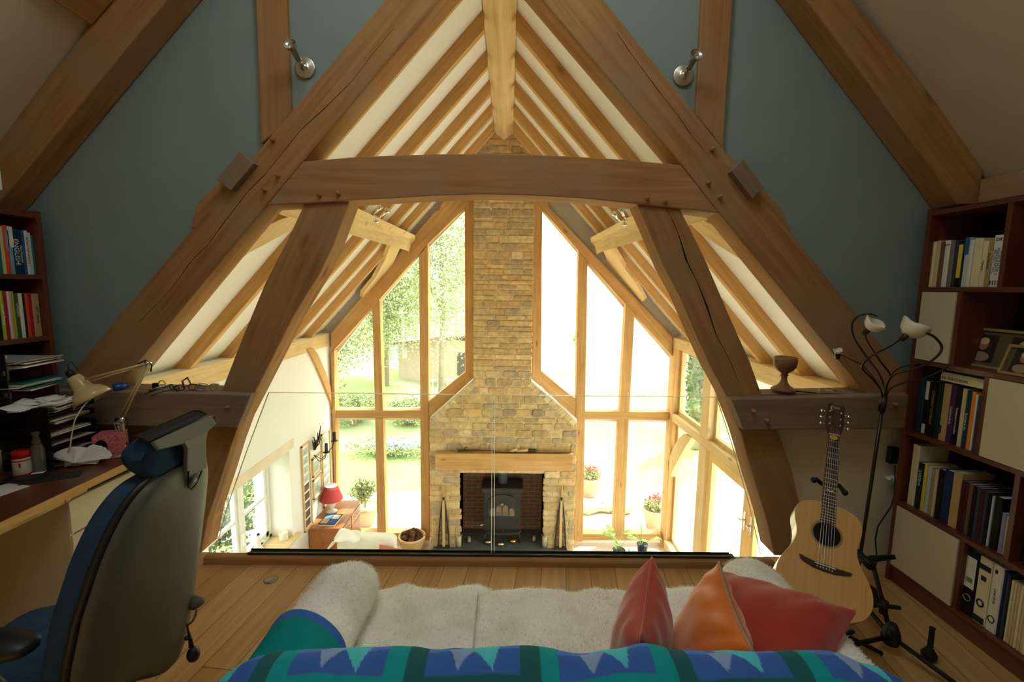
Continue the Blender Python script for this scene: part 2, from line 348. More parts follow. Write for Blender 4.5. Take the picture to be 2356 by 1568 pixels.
lb = beam('curved_brace', [(700,468),(805,461),(765,569),(736,628),(701,686),(671,735),(630,818),(589,898),(552,970),(530,1030),(508,1102),(479,1189),(462,1272),(380,1272),(410,1180),(440,1090),(470,1010),(508,902),(560,770),(610,650),(657,560)][::-1], TY+.012, TT-.01, OAK_L,
          'dark oak truss leg curving down to the sill beside the office chair', 'beam', grain=(.5,0,1))
rb = beam('curved_brace', [(1465,469),(1565,480),(1620,590),(1680,730),(1725,830),(1756,915),(1790,990),(1822,1080),(1845,1180),(1868,1278),(1782,1278),(1765,1200),(1740,1120),(1705,1000),(1672,912),(1634,842),(1602,772),(1564,682),(1526,612),(1490,525)], TY+.012, TT-.01, OAK_L,
          'dark oak truss leg curving down to the sill behind the guitar', 'beam', grain=(-.5,0,1))
crack(rb, [(1528,475),(1545,500),(1562,540),(1580,600),(1605,650),(1625,700),(1648,770),(1680,830),(1700,880)], TY+.010, 8)
sl = beam('stub_beam', [(60,896),(578,907),(545,985),(60,975)], TY-.055, .067, OAK_W, 'grey-brown oak stub beam with spectacles lying on it, behind the desk', 'beam', grain=(1,0,0), bevel=.008)
m = MB(); P = AY(TY-.055, (60,896),(497,905),(497,985),(60,975)); m.prism([p+Vector((0,.066,0)) for p in P], (0,.13,0)); obj('shelf_part', m, OAK_W, sl, grain=(1,0,0))
pegs(sl, [(526,936),(492,957)], TY-.055, OAK_W)
sr = beam('stub_beam', [(1683,918),(2175,905),(2175,985),(1712,990)], TY-.055, .067, OAK_W, 'grey-brown oak stub beam carrying the wooden goblet above the guitar', 'beam', grain=(1,0,0), bevel=.008)
m = MB(); P = AY(TY-.055, (1768,914),(2175,905),(2175,985),(1768,989)); m.prism([p+Vector((0,.066,0)) for p in P], (0,.13,0)); obj('shelf_part', m, OAK_W, sr, grain=(1,0,0))
pegs(sr, [(1731,944),(1762,966),(2056,929)], TY-.055, OAK_L)
beam('queen_post', [(585,-60),(656,-60),(669,258),(640,300),(600,330)], TY+.02, .09, OAK_L, 'short upright oak post in the blue wall beside the left wall spotlight', 'beam', grain=(0,0,1))
beam('queen_post', [(1619,-60),(1690,-60),(1664,345),(1640,310),(1601,265)], TY+.02, .09, OAK_L, 'short upright oak post in the blue wall beside the right wall spotlight', 'beam', grain=(0,0,1))
beam('outer_cleat', [(560,360),(497,425),(450,472),(439,525),(470,520),(600,380)], TY+.02, .09, OAK_L, 'rounded oak cleat against the blue wall below the left purlin end', 'beam', grain=(1,0,1))
beam('outer_cleat', [(1700,380),(1755,433),(1800,482),(1824,541),(1795,535),(1690,400)], TY+.02, .09, OAK_L, 'rounded oak cleat against the blue wall below the right purlin end', 'beam', grain=(1,0,-1))
# purlins: run from the loft side of the truss to the gable
def purlin(sx, label):
    near = [(-1.365, 2.022), (-1.292, 2.169), (-1.24, 2.225), (-1.52, 2.16)]; farr = [(-1.50, 2.125), (-1.469, 2.307), (-1.40, 2.36), (-1.66, 2.25)]
    fx = (lambda x: x) if sx < 0 else (lambda x: 2*CX-x)
    rs = [[Vector((fx(x), Y, z)) for x, z in c] for Y, c in ((2.62, near), (6.9, farr), (7.08, [(-1.54, 2.12), (-1.50, 2.25), (-1.44, 2.31), (-1.66, 2.22)]))]
    m = MB(); m.rings(rs)
    return obj('purlin', m, [OAKP], None, label, 'beam', grain=(0,1,0), bevel=.006)
purlin(-1, 'long golden oak purlin on the left slope, with two small spotlights')
purlin(1, 'long golden oak purlin on the right slope, with two small spotlights')
for sx, pts, lb_ in ((-1, [(552,348),(584,375),(530,439),(498,412)], 'grey square purlin end sitting on the left truss rafter'),
                     (1, [(1711,365),(1683,393),(1732,458),(1758,430)], 'grey square purlin end sitting on the right truss rafter')):
    beam('purlin_end', pts, 2.405, .20, OAK_W, lb_, 'beam', bevel=.004)
# common rafters
far = [3.415, 4.07, 4.70, 5.33, 5.96, 6.56]
ordn = ['first', 'second', 'third', 'fourth', 'fifth', 'last']
for sx, side in ((-1, 'left'), (1, 'right')):
    xe = (XL if sx < 0 else XR)+sx*.16
    for k, y in enumerate(far):
        x0 = CX+sx*.13
        P = [Vector((x0, y-.068, ZA-PIT*.13)), Vector((xe, y-.068, ZA-PIT*abs(xe-CX))), Vector((xe, y-.068, ZP+.02-PIT*abs(xe-CX))), Vector((x0, y-.068, ZP+.02-PIT*.13))]
        m = MB(); m.prism(P, (0, .068, 0))
        lab = '%s common rafter beyond the truss on the %s roof slope' % (ordn[k], side) if k < 5 else 'common rafter nearest the glazed gable on the %s roof slope' % side
        obj('common_rafter', m, OAK, None, lab, 'rafter', 'common rafters of the big room', grain=(sx, 0, -PIT), bevel=.004)
# ridge beam with v-shaped underside
m = MB(); w = .135
m.prism([(CX-w, 2.6, 3.98), (CX-w, 2.6, 3.83), (CX, 2.6, 3.72), (CX+w, 2.6, 3.83), (CX+w, 2.6, 3.98)], (0, YG-2.6-.02, 0))
obj('ridge_beam', m, OAKP, None, 'golden oak ridge beam pointing at the top of the stone chimney', 'beam', grain=(0,1,0), bevel=.004)
# wall plates
m = MB(); m.box((XL-.16, 2.66, .665), (XL+.005, YG, .86)); obj('wall_plate', m, OAKP, None, 'pale oak wall plate along the top of the white left wall', 'beam', grain=(0,1,0), bevel=.006)
m = MB(); m.box((XR-.005, 2.66, .70), (XR+.18, YG, .86)); obj('wall_plate', m, OAKP, None, 'pale oak wall plate above the glazed right side', 'beam', grain=(0,1,0), bevel=.006)
# wind braces, lying in the roof slope between purlin and rafter frames
def sl_pt(sx, d, y, off=0):
    """a point on the rafter soffit plane: d = horizontal distance from the ridge"""
    return Vector((CX+sx*d, y, ZA-PIT*d)) + Vector((-sx*.74, 0, -.672))*off
def wbrace(sx, d0, y0, d1, y1, bow, label, wd=.1, th=.05, off0=.06, off1=.06, dep=.13):
    m = MB(); n = 10; A = []; B = []
    for k in range(n+1):
        t = k/n; d = d0+(d1-d0)*t; y = y0+(y1-y0)*t; b = bow*4*t*(1-t)
        o = off0+(off1-off0)*t
        A.append(sl_pt(sx, d-b*.3, y+b*(1 if y1 > y0 else -1)*.8, o)); B.append(sl_pt(sx, d-b*.3+wd, y+b*(1 if y1 > y0 else -1)*.8, o))
    for k in range(n): m.prism([A[k], A[k+1], B[k+1], B[k]], Vector((sx*.74, 0, .672))*th)
    obj('wind_brace', m, OAKP, None, label, 'brace', 'wind braces in the roof', grain=B[-1]-A[0])
def slope_at(px, py, sx, off):
    d = ray(px, py); Za = ZA-off/.672
    t = (Za-CAM.z-PIT*sx*CX*-1)/(d.z+PIT*sx*d.x) if False else (Za+PIT*sx*CX-CAM.z)/(d.z+PIT*sx*d.x)
    return CAM+d*t
def pbrace(sx, off, pts, label, th=.06):
    P = [slope_at(x, y, sx, off) for x, y in pts]; m = MB(); m.prism(P, Vector((sx*.74, 0, .672))*th)
    obj('wind_brace', m, OAKP, None, label, 'brace', 'wind braces in the roof', grain=P[len(P)//2]-P[0], bevel=.004)
pbrace(-1, .24, [(556,595),(574,581),(610,562),(640,546),(673,529),(700,512),(708,480),(680,495),(650,503),(625,514),(599,527),(575,548)], 'curved wind brace beside the collar beam, left slope')
pbrace(1, .24, [(1570,490),(1596,525),(1612,539),(1650,564),(1698,593),(1730,612),(1715,585),(1690,560),(1666,536),(1640,518),(1612,503),(1585,488)], 'curved wind brace beside the collar beam, right slope')
pbrace(-1, .04, [(923,566),(906,604),(883,639),(853,672),(834,686),(836,674),(862,642),(886,598),(898,566)], 'curved wind brace running into the left gable rafter')
pbrace(1, .04, [(1387,575),(1398,606),(1427,644),(1453,676),(1475,696),(1482,690),(1462,650),(1437,618),(1409,572)], 'curved wind brace running into the right gable rafter')

# loft side: wall rafters and cut purlin ends
beam('wall_rafter', [(440,-70),(-60,535),(-60,395),(0,315),(310,-70)], 2.35, .145, OAK_L, 'dark oak rafter against the blue wall above the left bookcase', 'beam', grain=(1,0,1.1))
beam('wall_rafter', [(1805,-70),(2205,470),(2257,470),(2262,365),(1905,-70)], 2.35, .145, OAK_L, 'dark oak rafter against the blue wall above the right bookcase', 'beam', grain=(1,0,-1.1))
m = MB(); P = AY(2.35, (178,-60),(173,62),(190,80),(245,20),(300,-60)); m.prism(P, (0, -2.6, 0)); m2 = MB()
# square loft purlins running along the slope towards the viewer
def lpurl(sx, pts, label):
    P = AY(2.34, *pts); m = MB(); m.prism(P, (0, -.28, 0)); obj('purlin', m, OAK_L, None, label, 'beam', grain=(0,1,0), bevel=.006)
lpurl(-1, [(205,-60),(200,45),(212,58),(262,2),(310,-60)], 'dark purlin end above the left wall rafter, at the top of the picture')
lpurl(1, [(1990,-60),(2056,36),(2062,50),(2076,44),(2069,-60)], 'dark purlin end above the right wall rafter, at the top of the picture')
# ================================================================== GLAZED GABLE
def gpost(name, pts, label, cat='post', th=.16, Y=YG, mat=None, grain=None, group='oak members of the glazed gable'):
    return beam(name, pts, Y, th, mat or OAK, label, cat, grain, .005, group)
gpost('gable_rafter', [(761,766),(1015,470),(1110,352),(1158,300),(1158,352),(1100,440),(1069,478),(983,562),(873,688),(762,812)], 'oak gable rafter sloping down from the chimney to the left wall', 'beam', grain=(1,0,1.1))
gpost('gable_rafter', [(1548,775),(1265,478),(1205,352),(1158,300),(1158,352),(1215,440),(1247,480),(1330,575),(1438,698),(1547,819)], 'oak gable rafter sloping down from the chimney to the right glazed side', 'beam', grain=(1,0,-1.1))
gpost('oak_post', [(856,702),(873,686),(881,946),(863,946)], 'oak mullion above the rail, leftmost in the gable', grain=(0,0,1), Y=YG+.004)
gpost('oak_post', [(863,962),(881,962),(888,1240),(868,1240)], 'oak mullion below the rail, behind the potted shrub', grain=(0,0,1), Y=YG+.004)
gpost('oak_post', [(964,590),(984,562),(988,1243),(969,1243)], 'tall oak post left of the fireplace, full height', grain=(0,0,1), Y=YG+.003, th=.17)
gpost('oak_post', [(1069,476),(1092,452),(1092,880),(1071,898)], 'oak post touching the left side of the chimney stack', grain=(0,0,1), Y=YG+.006)
gpost('oak_post', [(1226,452),(1248,480),(1244,898),(1224,880)], 'oak post touching the right side of the chimney stack', grain=(0,0,1), Y=YG+.006)
gpost('oak_post', [(1331,576),(1352,602),(1341,1245),(1321,1245)], 'tall oak post right of the fireplace, full height', grain=(0,0,1), Y=YG+.003, th=.17)
gpost('oak_post', [(1440,700),(1460,722),(1448,947),(1427,947)], 'oak mullion above the rail, rightmost in the gable', grain=(0,0,1), Y=YG+.004)
gpost('oak_post', [(1424,965),(1447,965),(1436,1243),(1411,1243)], 'oak mullion below the rail, behind the green plants', grain=(0,0,1), Y=YG+.004)
gpost('oak_rail', [(768,943),(968,944),(968,962),(769,961)], 'horizontal oak rail across the left gable windows', 'rail', grain=(1,0,0))
gpost('oak_rail', [(1341,946),(1540,948),(1539,966),(1341,964)], 'horizontal oak rail across the right gable windows', 'rail', grain=(1,0,0))
gpost('oak_rail', [(770,1224),(969,1226),(969,1243),(770,1243)], 'low oak sill rail under the left gable windows', 'rail', grain=(1,0,0))
gpost('oak_rail', [(1341,1228),(1522,1228),(1522,1243),(1341,1243)], 'low oak sill rail under the right gable windows', 'rail', grain=(1,0,0))
gpost('gable_brace', [(1071,855),(1092,875),(987,963),(987,922)], 'diagonal oak brace on the left shoulder of the chimney breast', 'brace', Y=YG+.012, grain=(1,0,.8))
gpost('gable_brace', [(1226,870),(1244,852),(1331,925),(1327,965)], 'diagonal oak brace on the right shoulder of the chimney breast', 'brace', Y=YG+.012, grain=(1,0,-.8))
gpost('oak_post', [(761,812),(768,806),(777,1243),(771,1243)], 'slim oak post in the corner of the white wall and gable', grain=(0,0,1), Y=YG-.02)
# panes of the gable, each a window of its own
YP = YG+.17
panes = [
 ([(769,812),(858,705),(865,943),(771,943)], 1), ([(872,690),(966,585),(969,943),(880,943)], 2), ([(984,566),(1071,480),(1071,862),(987,930)], 3),
 ([(770,961),(865,961),(870,1226),(776,1226)], 4), ([(880,961),(970,961),(972,1226),(887,1226)], 5),
 ([(1246,482),(1333,580),(1331,930),(1243,860)], 6), ([(1350,605),(1442,708),(1430,946),(1341,946)], 7), ([(1458,725),(1546,820),(1537,948),(1446,948)], 8),
 ([(1341,964),(1427,965),(1414,1228),(1336,1228)], 9), ([(1445,965),(1537,965),(1521,1228),(1434,1228)], 20)]
for pts, k in panes:
    P = AY(YP-.02, *pts); c = sum(P, Vector())/len(P)
    w = thing('window_%d' % k, None, None, (c.x, YP, min(p.z for p in P)), kind=S)
    f = MB()
    Q = [p+(p-c)*.01 for p in P]
    for i in range(len(P)):
        a, b = Q[i], Q[(i+1) % len(P)]
        ia, ib = a+(c-a).normalized()*.045, b+(c-b).normalized()*.045
        f.prism([a, b, ib, ia], (0, .05, 0))
    obj('window_frame', f, WHITE, w)
    g = MB(); g.prism([p.lerp(c, .01)+Vector((0, .02, 0)) for p in P], (0, .006, 0)); obj('pane', g, GLASS, w)
# ------------------------------------------------------------------ right glazed side
g2 = 'oak members of the glazed right side'
def rbox(name, a, b, label, cat, grain, mat=None): 
    m = MB(); m.box(a, b); return obj(name, m, mat or OAKP, None, label, cat, g2, grain=grain, bevel=.006)
rbox('oak_post', (XR+.0, 6.98, ZF), (XR+.15, 7.24, .70), 'oak corner post where the gable meets the glazed right side', 'post', (0,0,1), OAK)
rbox('oak_post', (XR+.002, 5.72, -.34), (XR+.148, 5.95, .70), 'upper oak post of the glazed right side, above the rail', 'post', (0,0,1))
rbox('oak_post', (XR+.002, 5.72, ZF), (XR+.148, 5.95, -.46), 'oak door post of the glazed right side, below the rail', 'post', (0,0,1))
rbox('oak_rail', (XR, 3.30, -.46), (XR+.17, 6.98, -.335), 'pale oak rail running along the glazed right side', 'rail', (0,1,0))
rbox('oak_post', (XR+.002, 4.0, -.34), (XR+.148, 4.2, .70), 'oak post of the right side hidden behind the truss leg', 'post', (0,0,1))
rbox('oak_rail', (XR-.02, 5.95, ZF), (XR+.16, 6.98, ZF+.16), 'low oak sill rail at the foot of the right side window', 'rail', (0,1,0))
# curved brace under the rail
m = MB(); n = 8; A = []; B = []
for k in range(n+1):
    t = k/n; y = 6.93-.62*t; z = -1.30+.84*t-.14*math.sin(math.pi*t)*.0+.10*math.sin(math.pi*t)
    A.append(Vector((XR+.01, y, z))); B.append(Vector((XR+.01, y+.02-.0*t, z-.17 if t > .0 else z)))
P0 = [at(1537,1094,'x',XR), at(1537,1060,'x',XR), at(1548,1030,'x',XR), at(1561,1008,'x',XR), at(1573,997,'x',XR), at(1590,1006,'x',XR), at(1573,1035,'x',XR), at(1560,1058,'x',XR), at(1549,1078,'x',XR), at(1543,1096,'x',XR)]
m = MB(); m.prism(P0, (.09, 0, 0)); obj('curved_brace', m, OAKP, None, 'small curved oak brace under the right rail by the corner post', 'brace', None, grain=(0,-.6,1), bevel=.004)
# doors and windows on this side
def side_pane(nm, y0, y1, z0, z1, frame=.05, mat=WHITE, x=XR+.09, door=False):
    w = thing(nm, None, None, (x, (y0+y1)/2, z0), kind=S); f = MB(); t = .055
    for a, b in (((x, y0, z0), (x+t, y0+frame, z1)), ((x, y1-frame, z0), (x+t, y1, z1)), ((x, y0+frame, z0), (x+t, y1-frame, z0+frame)), ((x, y0+frame, z1-frame), (x+t, y1-frame, z1))): f.box(a, b)
    obj('door_frame' if door else 'window_frame', f, mat, w, grain=(0,0,1))
    g = MB(); g.box((x+.02, y0+frame, z0+frame), (x+.026, y1-frame, z1-frame)); obj('pane', g, GLASS, w)
    return w
side_pane('window_21', 5.95, 6.98, -.335, .70, .05, OAKP)
side_pane('window_22', 4.2, 5.72, -.335, .70, .05, OAKP)
side_pane('window_23', 5.95, 6.98, ZF+.16, -.46, .05, OAKP)
side_pane('window_24', 3.35, 4.0, -.335, .70, .05, OAKP)
DOORW = wood('pine_door', (.62, .36, .12), (.74, .47, .18), (.82, .56, .26))
for k, (a, b) in enumerate(((4.68, 5.70), (3.66, 4.66))):
    d = side_pane('door_%d' % (k+1), a, b, ZF+.02, -.47, .11, DOORW, XR+.03, True)
    yy = a+.055 if k == 0 else b-.055
    m = MB(); m.box((XR+.024, yy-.018, -1.02), (XR+.03, yy+.018, -.80)); m.tube([(XR+.03, yy, -.9), (XR-.02, yy, -.9), (XR-.025, yy+(.09 if k == 0 else -.09), -.9)], .008, 8)
    obj('door_handle', m, STEEL, d)
    m = MB(); m.tube([(XR+.0, yy, -1.45), (XR-.02, yy, -1.45)], .02, 10); m.tube([(XR+.025, yy, -1.45), (XR-.0, yy, -1.45)], .008, 8); obj('door_knob', m, STEEL, d)
# ------------------------------------------------------------------ left window in its deep reveal
m = MB(); m.box((XL-.02, 3.6, WZ1-.01), (XL+.004, 5.83, WZ1+.115)); obj('oak_lintel', m, plain('limed_oak', (.76, .64, .48), rough=.8, var=.06, scale=5), None, 'pale limed oak lintel over the white casement window', 'lintel', grain=(0,1,0), bevel=.003)
m = MB(); m.box((-3.12, 3.62, WZ0-.03), (XL+.06, 5.80, WZ0+.012)); obj('window_sill', m, OAKP, None, 'pale oak window sill with a candle, in the white left wall', 'sill', grain=(0,1,0), bevel=.004)
w = thing('window_25', None, None, (-3.16, 4.7, WZ0), kind=S)
f = MB(); X0 = -3.18
f.box((X0, WY0, WZ0), (X0+.08, WY1, WZ0+.05)); f.box((X0, WY0, WZ1-.05), (X0+.08, WY1, WZ1))
ys = [5.69, 5.06, 4.40, 3.75]
for y in ys: f.box((X0, y-.045, WZ0), (X0+.08, y+.045, WZ1))
obj('window_frame', f, WHITE, w)
for k in range(3):
    a, b = ys[k+1]+.045, ys[k]-.045
    c = MB(); x = X0+.015
    for p, q in (((x, a, WZ0+.05), (x+.05, a+.05, WZ1-.05)), ((x, b-.05, WZ0+.05), (x+.05, b, WZ1-.05)), ((x, a, WZ0+.05), (x+.05, b, WZ0+.11)), ((x, a, WZ1-.1), (x+.05, b, WZ1-.05)), ((x, a, -1.135), (x+.045, b, -1.10))): c.box(p, q)
    cs = obj('casement', c, WHITE, w)
    g = MB(); g.box((x+.02, a+.04, WZ0+.1), (x+.025, b-.04, WZ1-.09)); obj('pane', g, GLASS, cs)
m = MB(); m.tube([(X0+.08, 5.02, -1.30), (X0+.12, 5.02, -1.30)], .012, 8); m.box((X0+.11, 5.01, -1.42), (X0+.125, 5.03, -1.28)); obj('latch', m, WHITE, w)
m = MB(); m.box((X0+.08, 5.25, WZ0+.05), (X0+.10, 5.45, WZ0+.062)); obj('window_stay', m, BLACK, w)
# curved brace on the left wall by the gable corner
P0 = [at(x, y, 'x', XL) for x, y in ((704,803),(722,838),(742,885),(758,925),(766,985),(768,940),(760,898),(745,855),(728,815),(716,800))]
m = MB(); m.prism(P0, (.03, 0, 0)); obj('curved_brace', m, OAK, None, 'curved oak brace under the plate where the white wall meets the gable', 'brace', None, grain=(0,.5,-1), bevel=.004)

# ================================================================== CHIMNEY
YC = 6.90
rnd = random.Random(7)
def cp(x, y): return at(x, y, 'y', YC)
XS0, XS1 = cp(1090,600).x, cp(1227,600).x
XB0, XB1 = cp(985,1100).x+.03, cp(1327,1100).x-.02
ZSH, ZNK = cp(1155,968).z, cp(1155,876).z
XO0, XO1 = cp(1057,1150).x, cp(1253,1150).x; ZOP = cp(1155,1088).z
m = MB(); m.mi = 0; m.col = (.62, .47, .27)
outline = [(XB0, ZF), (XO0, ZF), (XO0, ZOP), (XO1, ZOP), (XO1, ZF), (XB1, ZF), (XB1, ZSH), (XS1, ZNK), (XS1, 3.9), (XS0, 3.9), (XS0, ZNK), (XB0, ZSH)]
def cprism(pts): m.prism([(x, YC+.004, z) for x, z in pts], (0, .636, 0))
m.box((XB0, YC+.004, ZF), (XO0, YC+.7, ZOP)); m.box((XO1, YC+.004, ZF), (XB1, YC+.7, ZOP)); cprism([(XB0, ZOP), (XB1, ZOP), (XB1, ZSH), (XS1, ZNK), (XS1, 3.88), (XS0, 3.88), (XS0, ZNK), (XB0, ZSH)])
pal = [(.60,.46,.25),(.63,.50,.28),(.55,.42,.23),(.66,.53,.31),(.60,.47,.27),(.58,.44,.24),(.46,.38,.26),(.62,.46,.24),(.53,.44,.29),(.68,.56,.34)]
def stone(x0, x1, z0, z1, out):
    c = Vector(((x0+x1)/2, 0, (z0+z1)/2)); k = rnd.choice(pal); br_ = rnd.uniform(.85, 1.12); m.col = (k[0]*br_*.93, k[1]*br_*.87, k[2]*br_*.80)
    def ring(sc_, y):
        hw, hh = (x1-x0)/2*1.0-sc_, (z1-z0)/2-sc_; r = min(hw, hh)*.35; pts = []
        for sx_, sz_ in ((1,1),(-1,1),(-1,-1),(1,-1)):
            for q in (0, 1):
                dx, dz = (r, 0) if (q == 0) == (sx_*sz_ < 0) else (0, r)
                pts.append((c.x+sx_*(hw-dx)+J[len(pts)][0], y, c.z+sz_*(hh-dz)+J[len(pts)][1]))
        return pts
    J = [(rnd.uniform(-.006, .006), rnd.uniform(-.005, .005)) for _ in range(8)]
    m.rings([ring(0, YC+.025), ring(.001, YC+.004-out*.35), ring(.012, YC-out)], cap=True)
def halfw(z):
    if z < ZSH: return XB0, XB1
    if z < ZNK:
        t = (z-ZSH)/(ZNK-ZSH); return XB0+(XS0-XB0)*t+.03, XB1+(XS1-XB1)*t-.03
    return XS0, XS1
z = ZF+.01
while z < 3.80:
    h = rnd.uniform(.065, .125) if z > ZNK else rnd.uniform(.08, .14)
    zm = z+h/2; a, b = halfw(z+h) if ZSH < z+h < ZNK+.05 else halfw(zm)
    segs = [(a, b)] if zm > ZOP+.02 else [(a, XO0+rnd.uniform(0, .03)), (XO1-rnd.uniform(0, .03), b)]
    for (s0, s1) in segs:
        x = s0-rnd.uniform(0, .018); s1 += rnd.uniform(0, .018)
        while x < s1-.02:
            wd = rnd.uniform(.12, .34) if h < .11 else rnd.uniform(.14, .30)
            if x+wd > s1-.10: wd = s1-x
            stone(x+.005, x+wd-.005, z+.005, z+h-.005, rnd.uniform(.002, .016)); x += wd
    z += h
for sgn, (x0, x1) in ((-1, (XB0, XS0)), (1, (XB1, XS1))):     # sloping copings
    n = 9
    for k in range(n):
        t0, t1 = k/n, (k+1)/n; p0 = Vector((x0+(x1-x0)*t0, YC-.01, ZSH+(ZNK-ZSH)*t0)); p1 = Vector((x0+(x1-x0)*t1, YC-.01, ZSH+(ZNK-ZSH)*t1))
        nn = Vector((-(p1-p0).z, 0, (p1-p0).x)).normalized(); nn = nn if nn.z > 0 else -nn; kk = rnd.choice(pal); m.col = kk
        m.prism([p0, p1-(p1-p0)*.06, p1-(p1-p0)*.06-nn*.085, p0-nn*.085], (0, .05, 0))
STONE = tintmat('honey_stone', .9, .15, .28, 14, .6)
ch = thing('chimney_breast', 'honey-coloured rubble stone chimney breast narrowing to a tall stack', 'chimney', ((XB0+XB1)/2, YC+.2, ZF))
obj('stonework', m, STONE, ch, bevel=0)
m = MB()   # lit tops of the stone shoulders, brightness painted in white
for x0, x1 in ((XB0, XS0), (XB1, XS1)):
    m.prism([(x0, YC+.03, ZSH), (x1, YC+.03, ZNK), (x1, YC+.03, ZNK+.02), (x0, YC+.03, ZSH+.02)], (0, .2, 0))
obj('lit_slope_fillet', m, WHITEP, ch, 'white slope with painted light')
# brick fireback
def brickmat(name, c1, c2, mo, bw=.215, rh=.07):
    mt, nt, out = newmat(name); b = bsdf(nt, out, .9, .1); L = nt.links.new
    tc = N(nt, 'Attribute', attribute_name='gc'); sp = N(nt, 'SeparateXYZ'); L(tc.outputs['Vector'], sp.inputs[0]); ad = N(nt, 'Math', operation='ADD'); L(sp.outputs[0], ad.inputs[0]); L(sp.outputs[1], ad.inputs[1])
    cb_ = N(nt, 'CombineXYZ'); L(ad.outputs[0], cb_.inputs[0]); L(sp.outputs[2], cb_.inputs[1])
    br = N(nt, 'TexBrick'); br.inputs['Scale'].default_value = 1; br.inputs['Brick Width'].default_value = bw; br.inputs['Row Height'].default_value = rh; br.inputs['Mortar Size'].default_value = .007
    br.inputs['Color1'].default_value = (*c1, 1); br.inputs['Color2'].default_value = (*c2, 1); br.inputs['Mortar'].default_value = (*mo, 1); L(cb_.outputs[0], br.inputs['Vector'])
    L(br.outputs[0], b.inputs['Base Color']); bp = N(nt, 'Bump'); bp.inputs['Distance'].default_value = .01; bp.inputs['Strength'].default_value = .5; L(br.outputs['Fac'], bp.inputs['Height']); bp.invert = True; L(bp.outputs[0], b.inputs['Normal'])
    return mt
m = MB(); m.box((XO0-.1, YC+.60, ZF), (XO1+.1, YC+.68, ZOP+.1)); m.box((XO0-.06, YC+.03, ZF), (XO0+.0, YC+.62, ZOP)); m.box((XO1, YC+.03, ZF), (XO1+.06, YC+.62, ZOP)); m.box((XO0, YC+.05, ZOP-.01), (XO1, YC+.62, ZOP+.05))
obj('fireback', m, brickmat('fire_brick', (.30, .13, .07), (.24, .14, .09), (.34, .27, .19)), ch, 'red brick lining of the hearth')
# mantel beam
P = AY(6.78, (1001,1043),(1318,1044),(1317,1083),(1001,1081)); m = MB(); m.prism(P, (0, .15, 0)); mantel = obj('mantel_beam', m, OAK, None, 'thick knotty oak mantel beam over the wood stove', 'mantel', grain=(1,0,0), bevel=.006)
ZM = max(p.z for p in P)
# slate hearth slab
ZH = ZF+.07
m = MB(); m.box((-1.17, 6.55, ZF), (.98, 7.46, ZH)); obj('hearth_slab', m, plain('slate', (.10, .115, .12), rough=.5, var=.15, scale=5), None, 'dark slate hearth slab under the stove', 'hearth', bevel=.004)
# ------------------------------------------------------------------ glass balustrade
YGL = 2.525
EDGE = edgemat()
def glass_panel(pts, label):
    P = AY(YGL, *pts); c = sum(P, Vector())/len(P); t = thing('glass_balustrade', label, 'balustrade', (c.x, YGL, min(p.z for p in P)), 'frameless glass balustrade panels')
    m = MB(); m.prism(P, (0, .012, 0)); obj('pane', m, GLASSB, t)
    m = MB(); n = len(P)
    for i in range(n):
        a, b = P[i], P[(i+1) % n]
        if a.z < .09 and b.z < .09: continue
        d = (c-(a+b)/2).normalized()*.0022; w_ = .0035 if abs(a.z-b.z) < .1 or abs(a.x-b.x) < .05 else .0016; d = d.normalized()*w_
        m.prism([a, b, b+d, a+d], (0, .0125, 0))
    obj('glass_edge', m, EDGE, t, 'pale polished edge')
    return t
glass_panel([(617,902),(1133,908),(1131,1277),(492,1274),(520,1170),(565,1040)], 'glass balustrade panel left of the central joint')
glass_panel([(1138,908),(1650,913),(1685,1020),(1725,1160),(1752,1278),(1136,1277)], 'glass balustrade panel right of the central joint')
m = MB(); a = at(566, 1276, 'z', .055); b = at(1692, 1281, 'z', .055)
m.box((a.x, 2.497, .048), (b.x, 2.545, .053)); m.box((a.x, 2.497, .053), (b.x-.02, 2.507, .062)); m.box((a.x+.0, 2.538, .053), (b.x-.02, 2.545, .062))
obj('metal_channel', m, plain('dark_anodised', (.05, .055, .05), rough=.3, metal=.6), None, 'dark metal floor channel holding the glass balustrade', 'channel', bevel=.002)
# ================================================================== LOFT: shared helpers
def text(s, size, org, xd, yd, mat, parent, name='lettering', align='CENTER', ext=.0006, sx=1.0):
    """raised lettering; org = centre, xd = reading direction, yd = up direction of the letters"""
    cu = bpy.data.curves.new('t', 'FONT'); cu.body = s; cu.size = size; cu.align_x = align; cu.align_y = 'CENTER'; cu.extrude = ext; cu.resolution_u = 3
    to = bpy.data.objects.new('t', cu); COL.objects.link(to); dg = bpy.context.evaluated_depsgraph_get(); me = bpy.data.meshes.new_from_object(to.evaluated_get(dg))
    xd = Vector(xd).normalized(); yd = Vector(yd).normalized(); zd = xd.cross(yd)
    m = MB(); o = Vector(org)
    m.add([o+xd*v.co.x*sx+yd*v.co.y+zd*v.co.z for v in me.vertices], [tuple(p.vertices) for p in me.polygons])
    bpy.data.objects.remove(to); bpy.data.curves.remove(cu); bpy.data.meshes.remove(me)
    return obj(name, m, mat, parent)
def C(name, col, **k): return plain('c_'+name, col, srgb=True, **k)
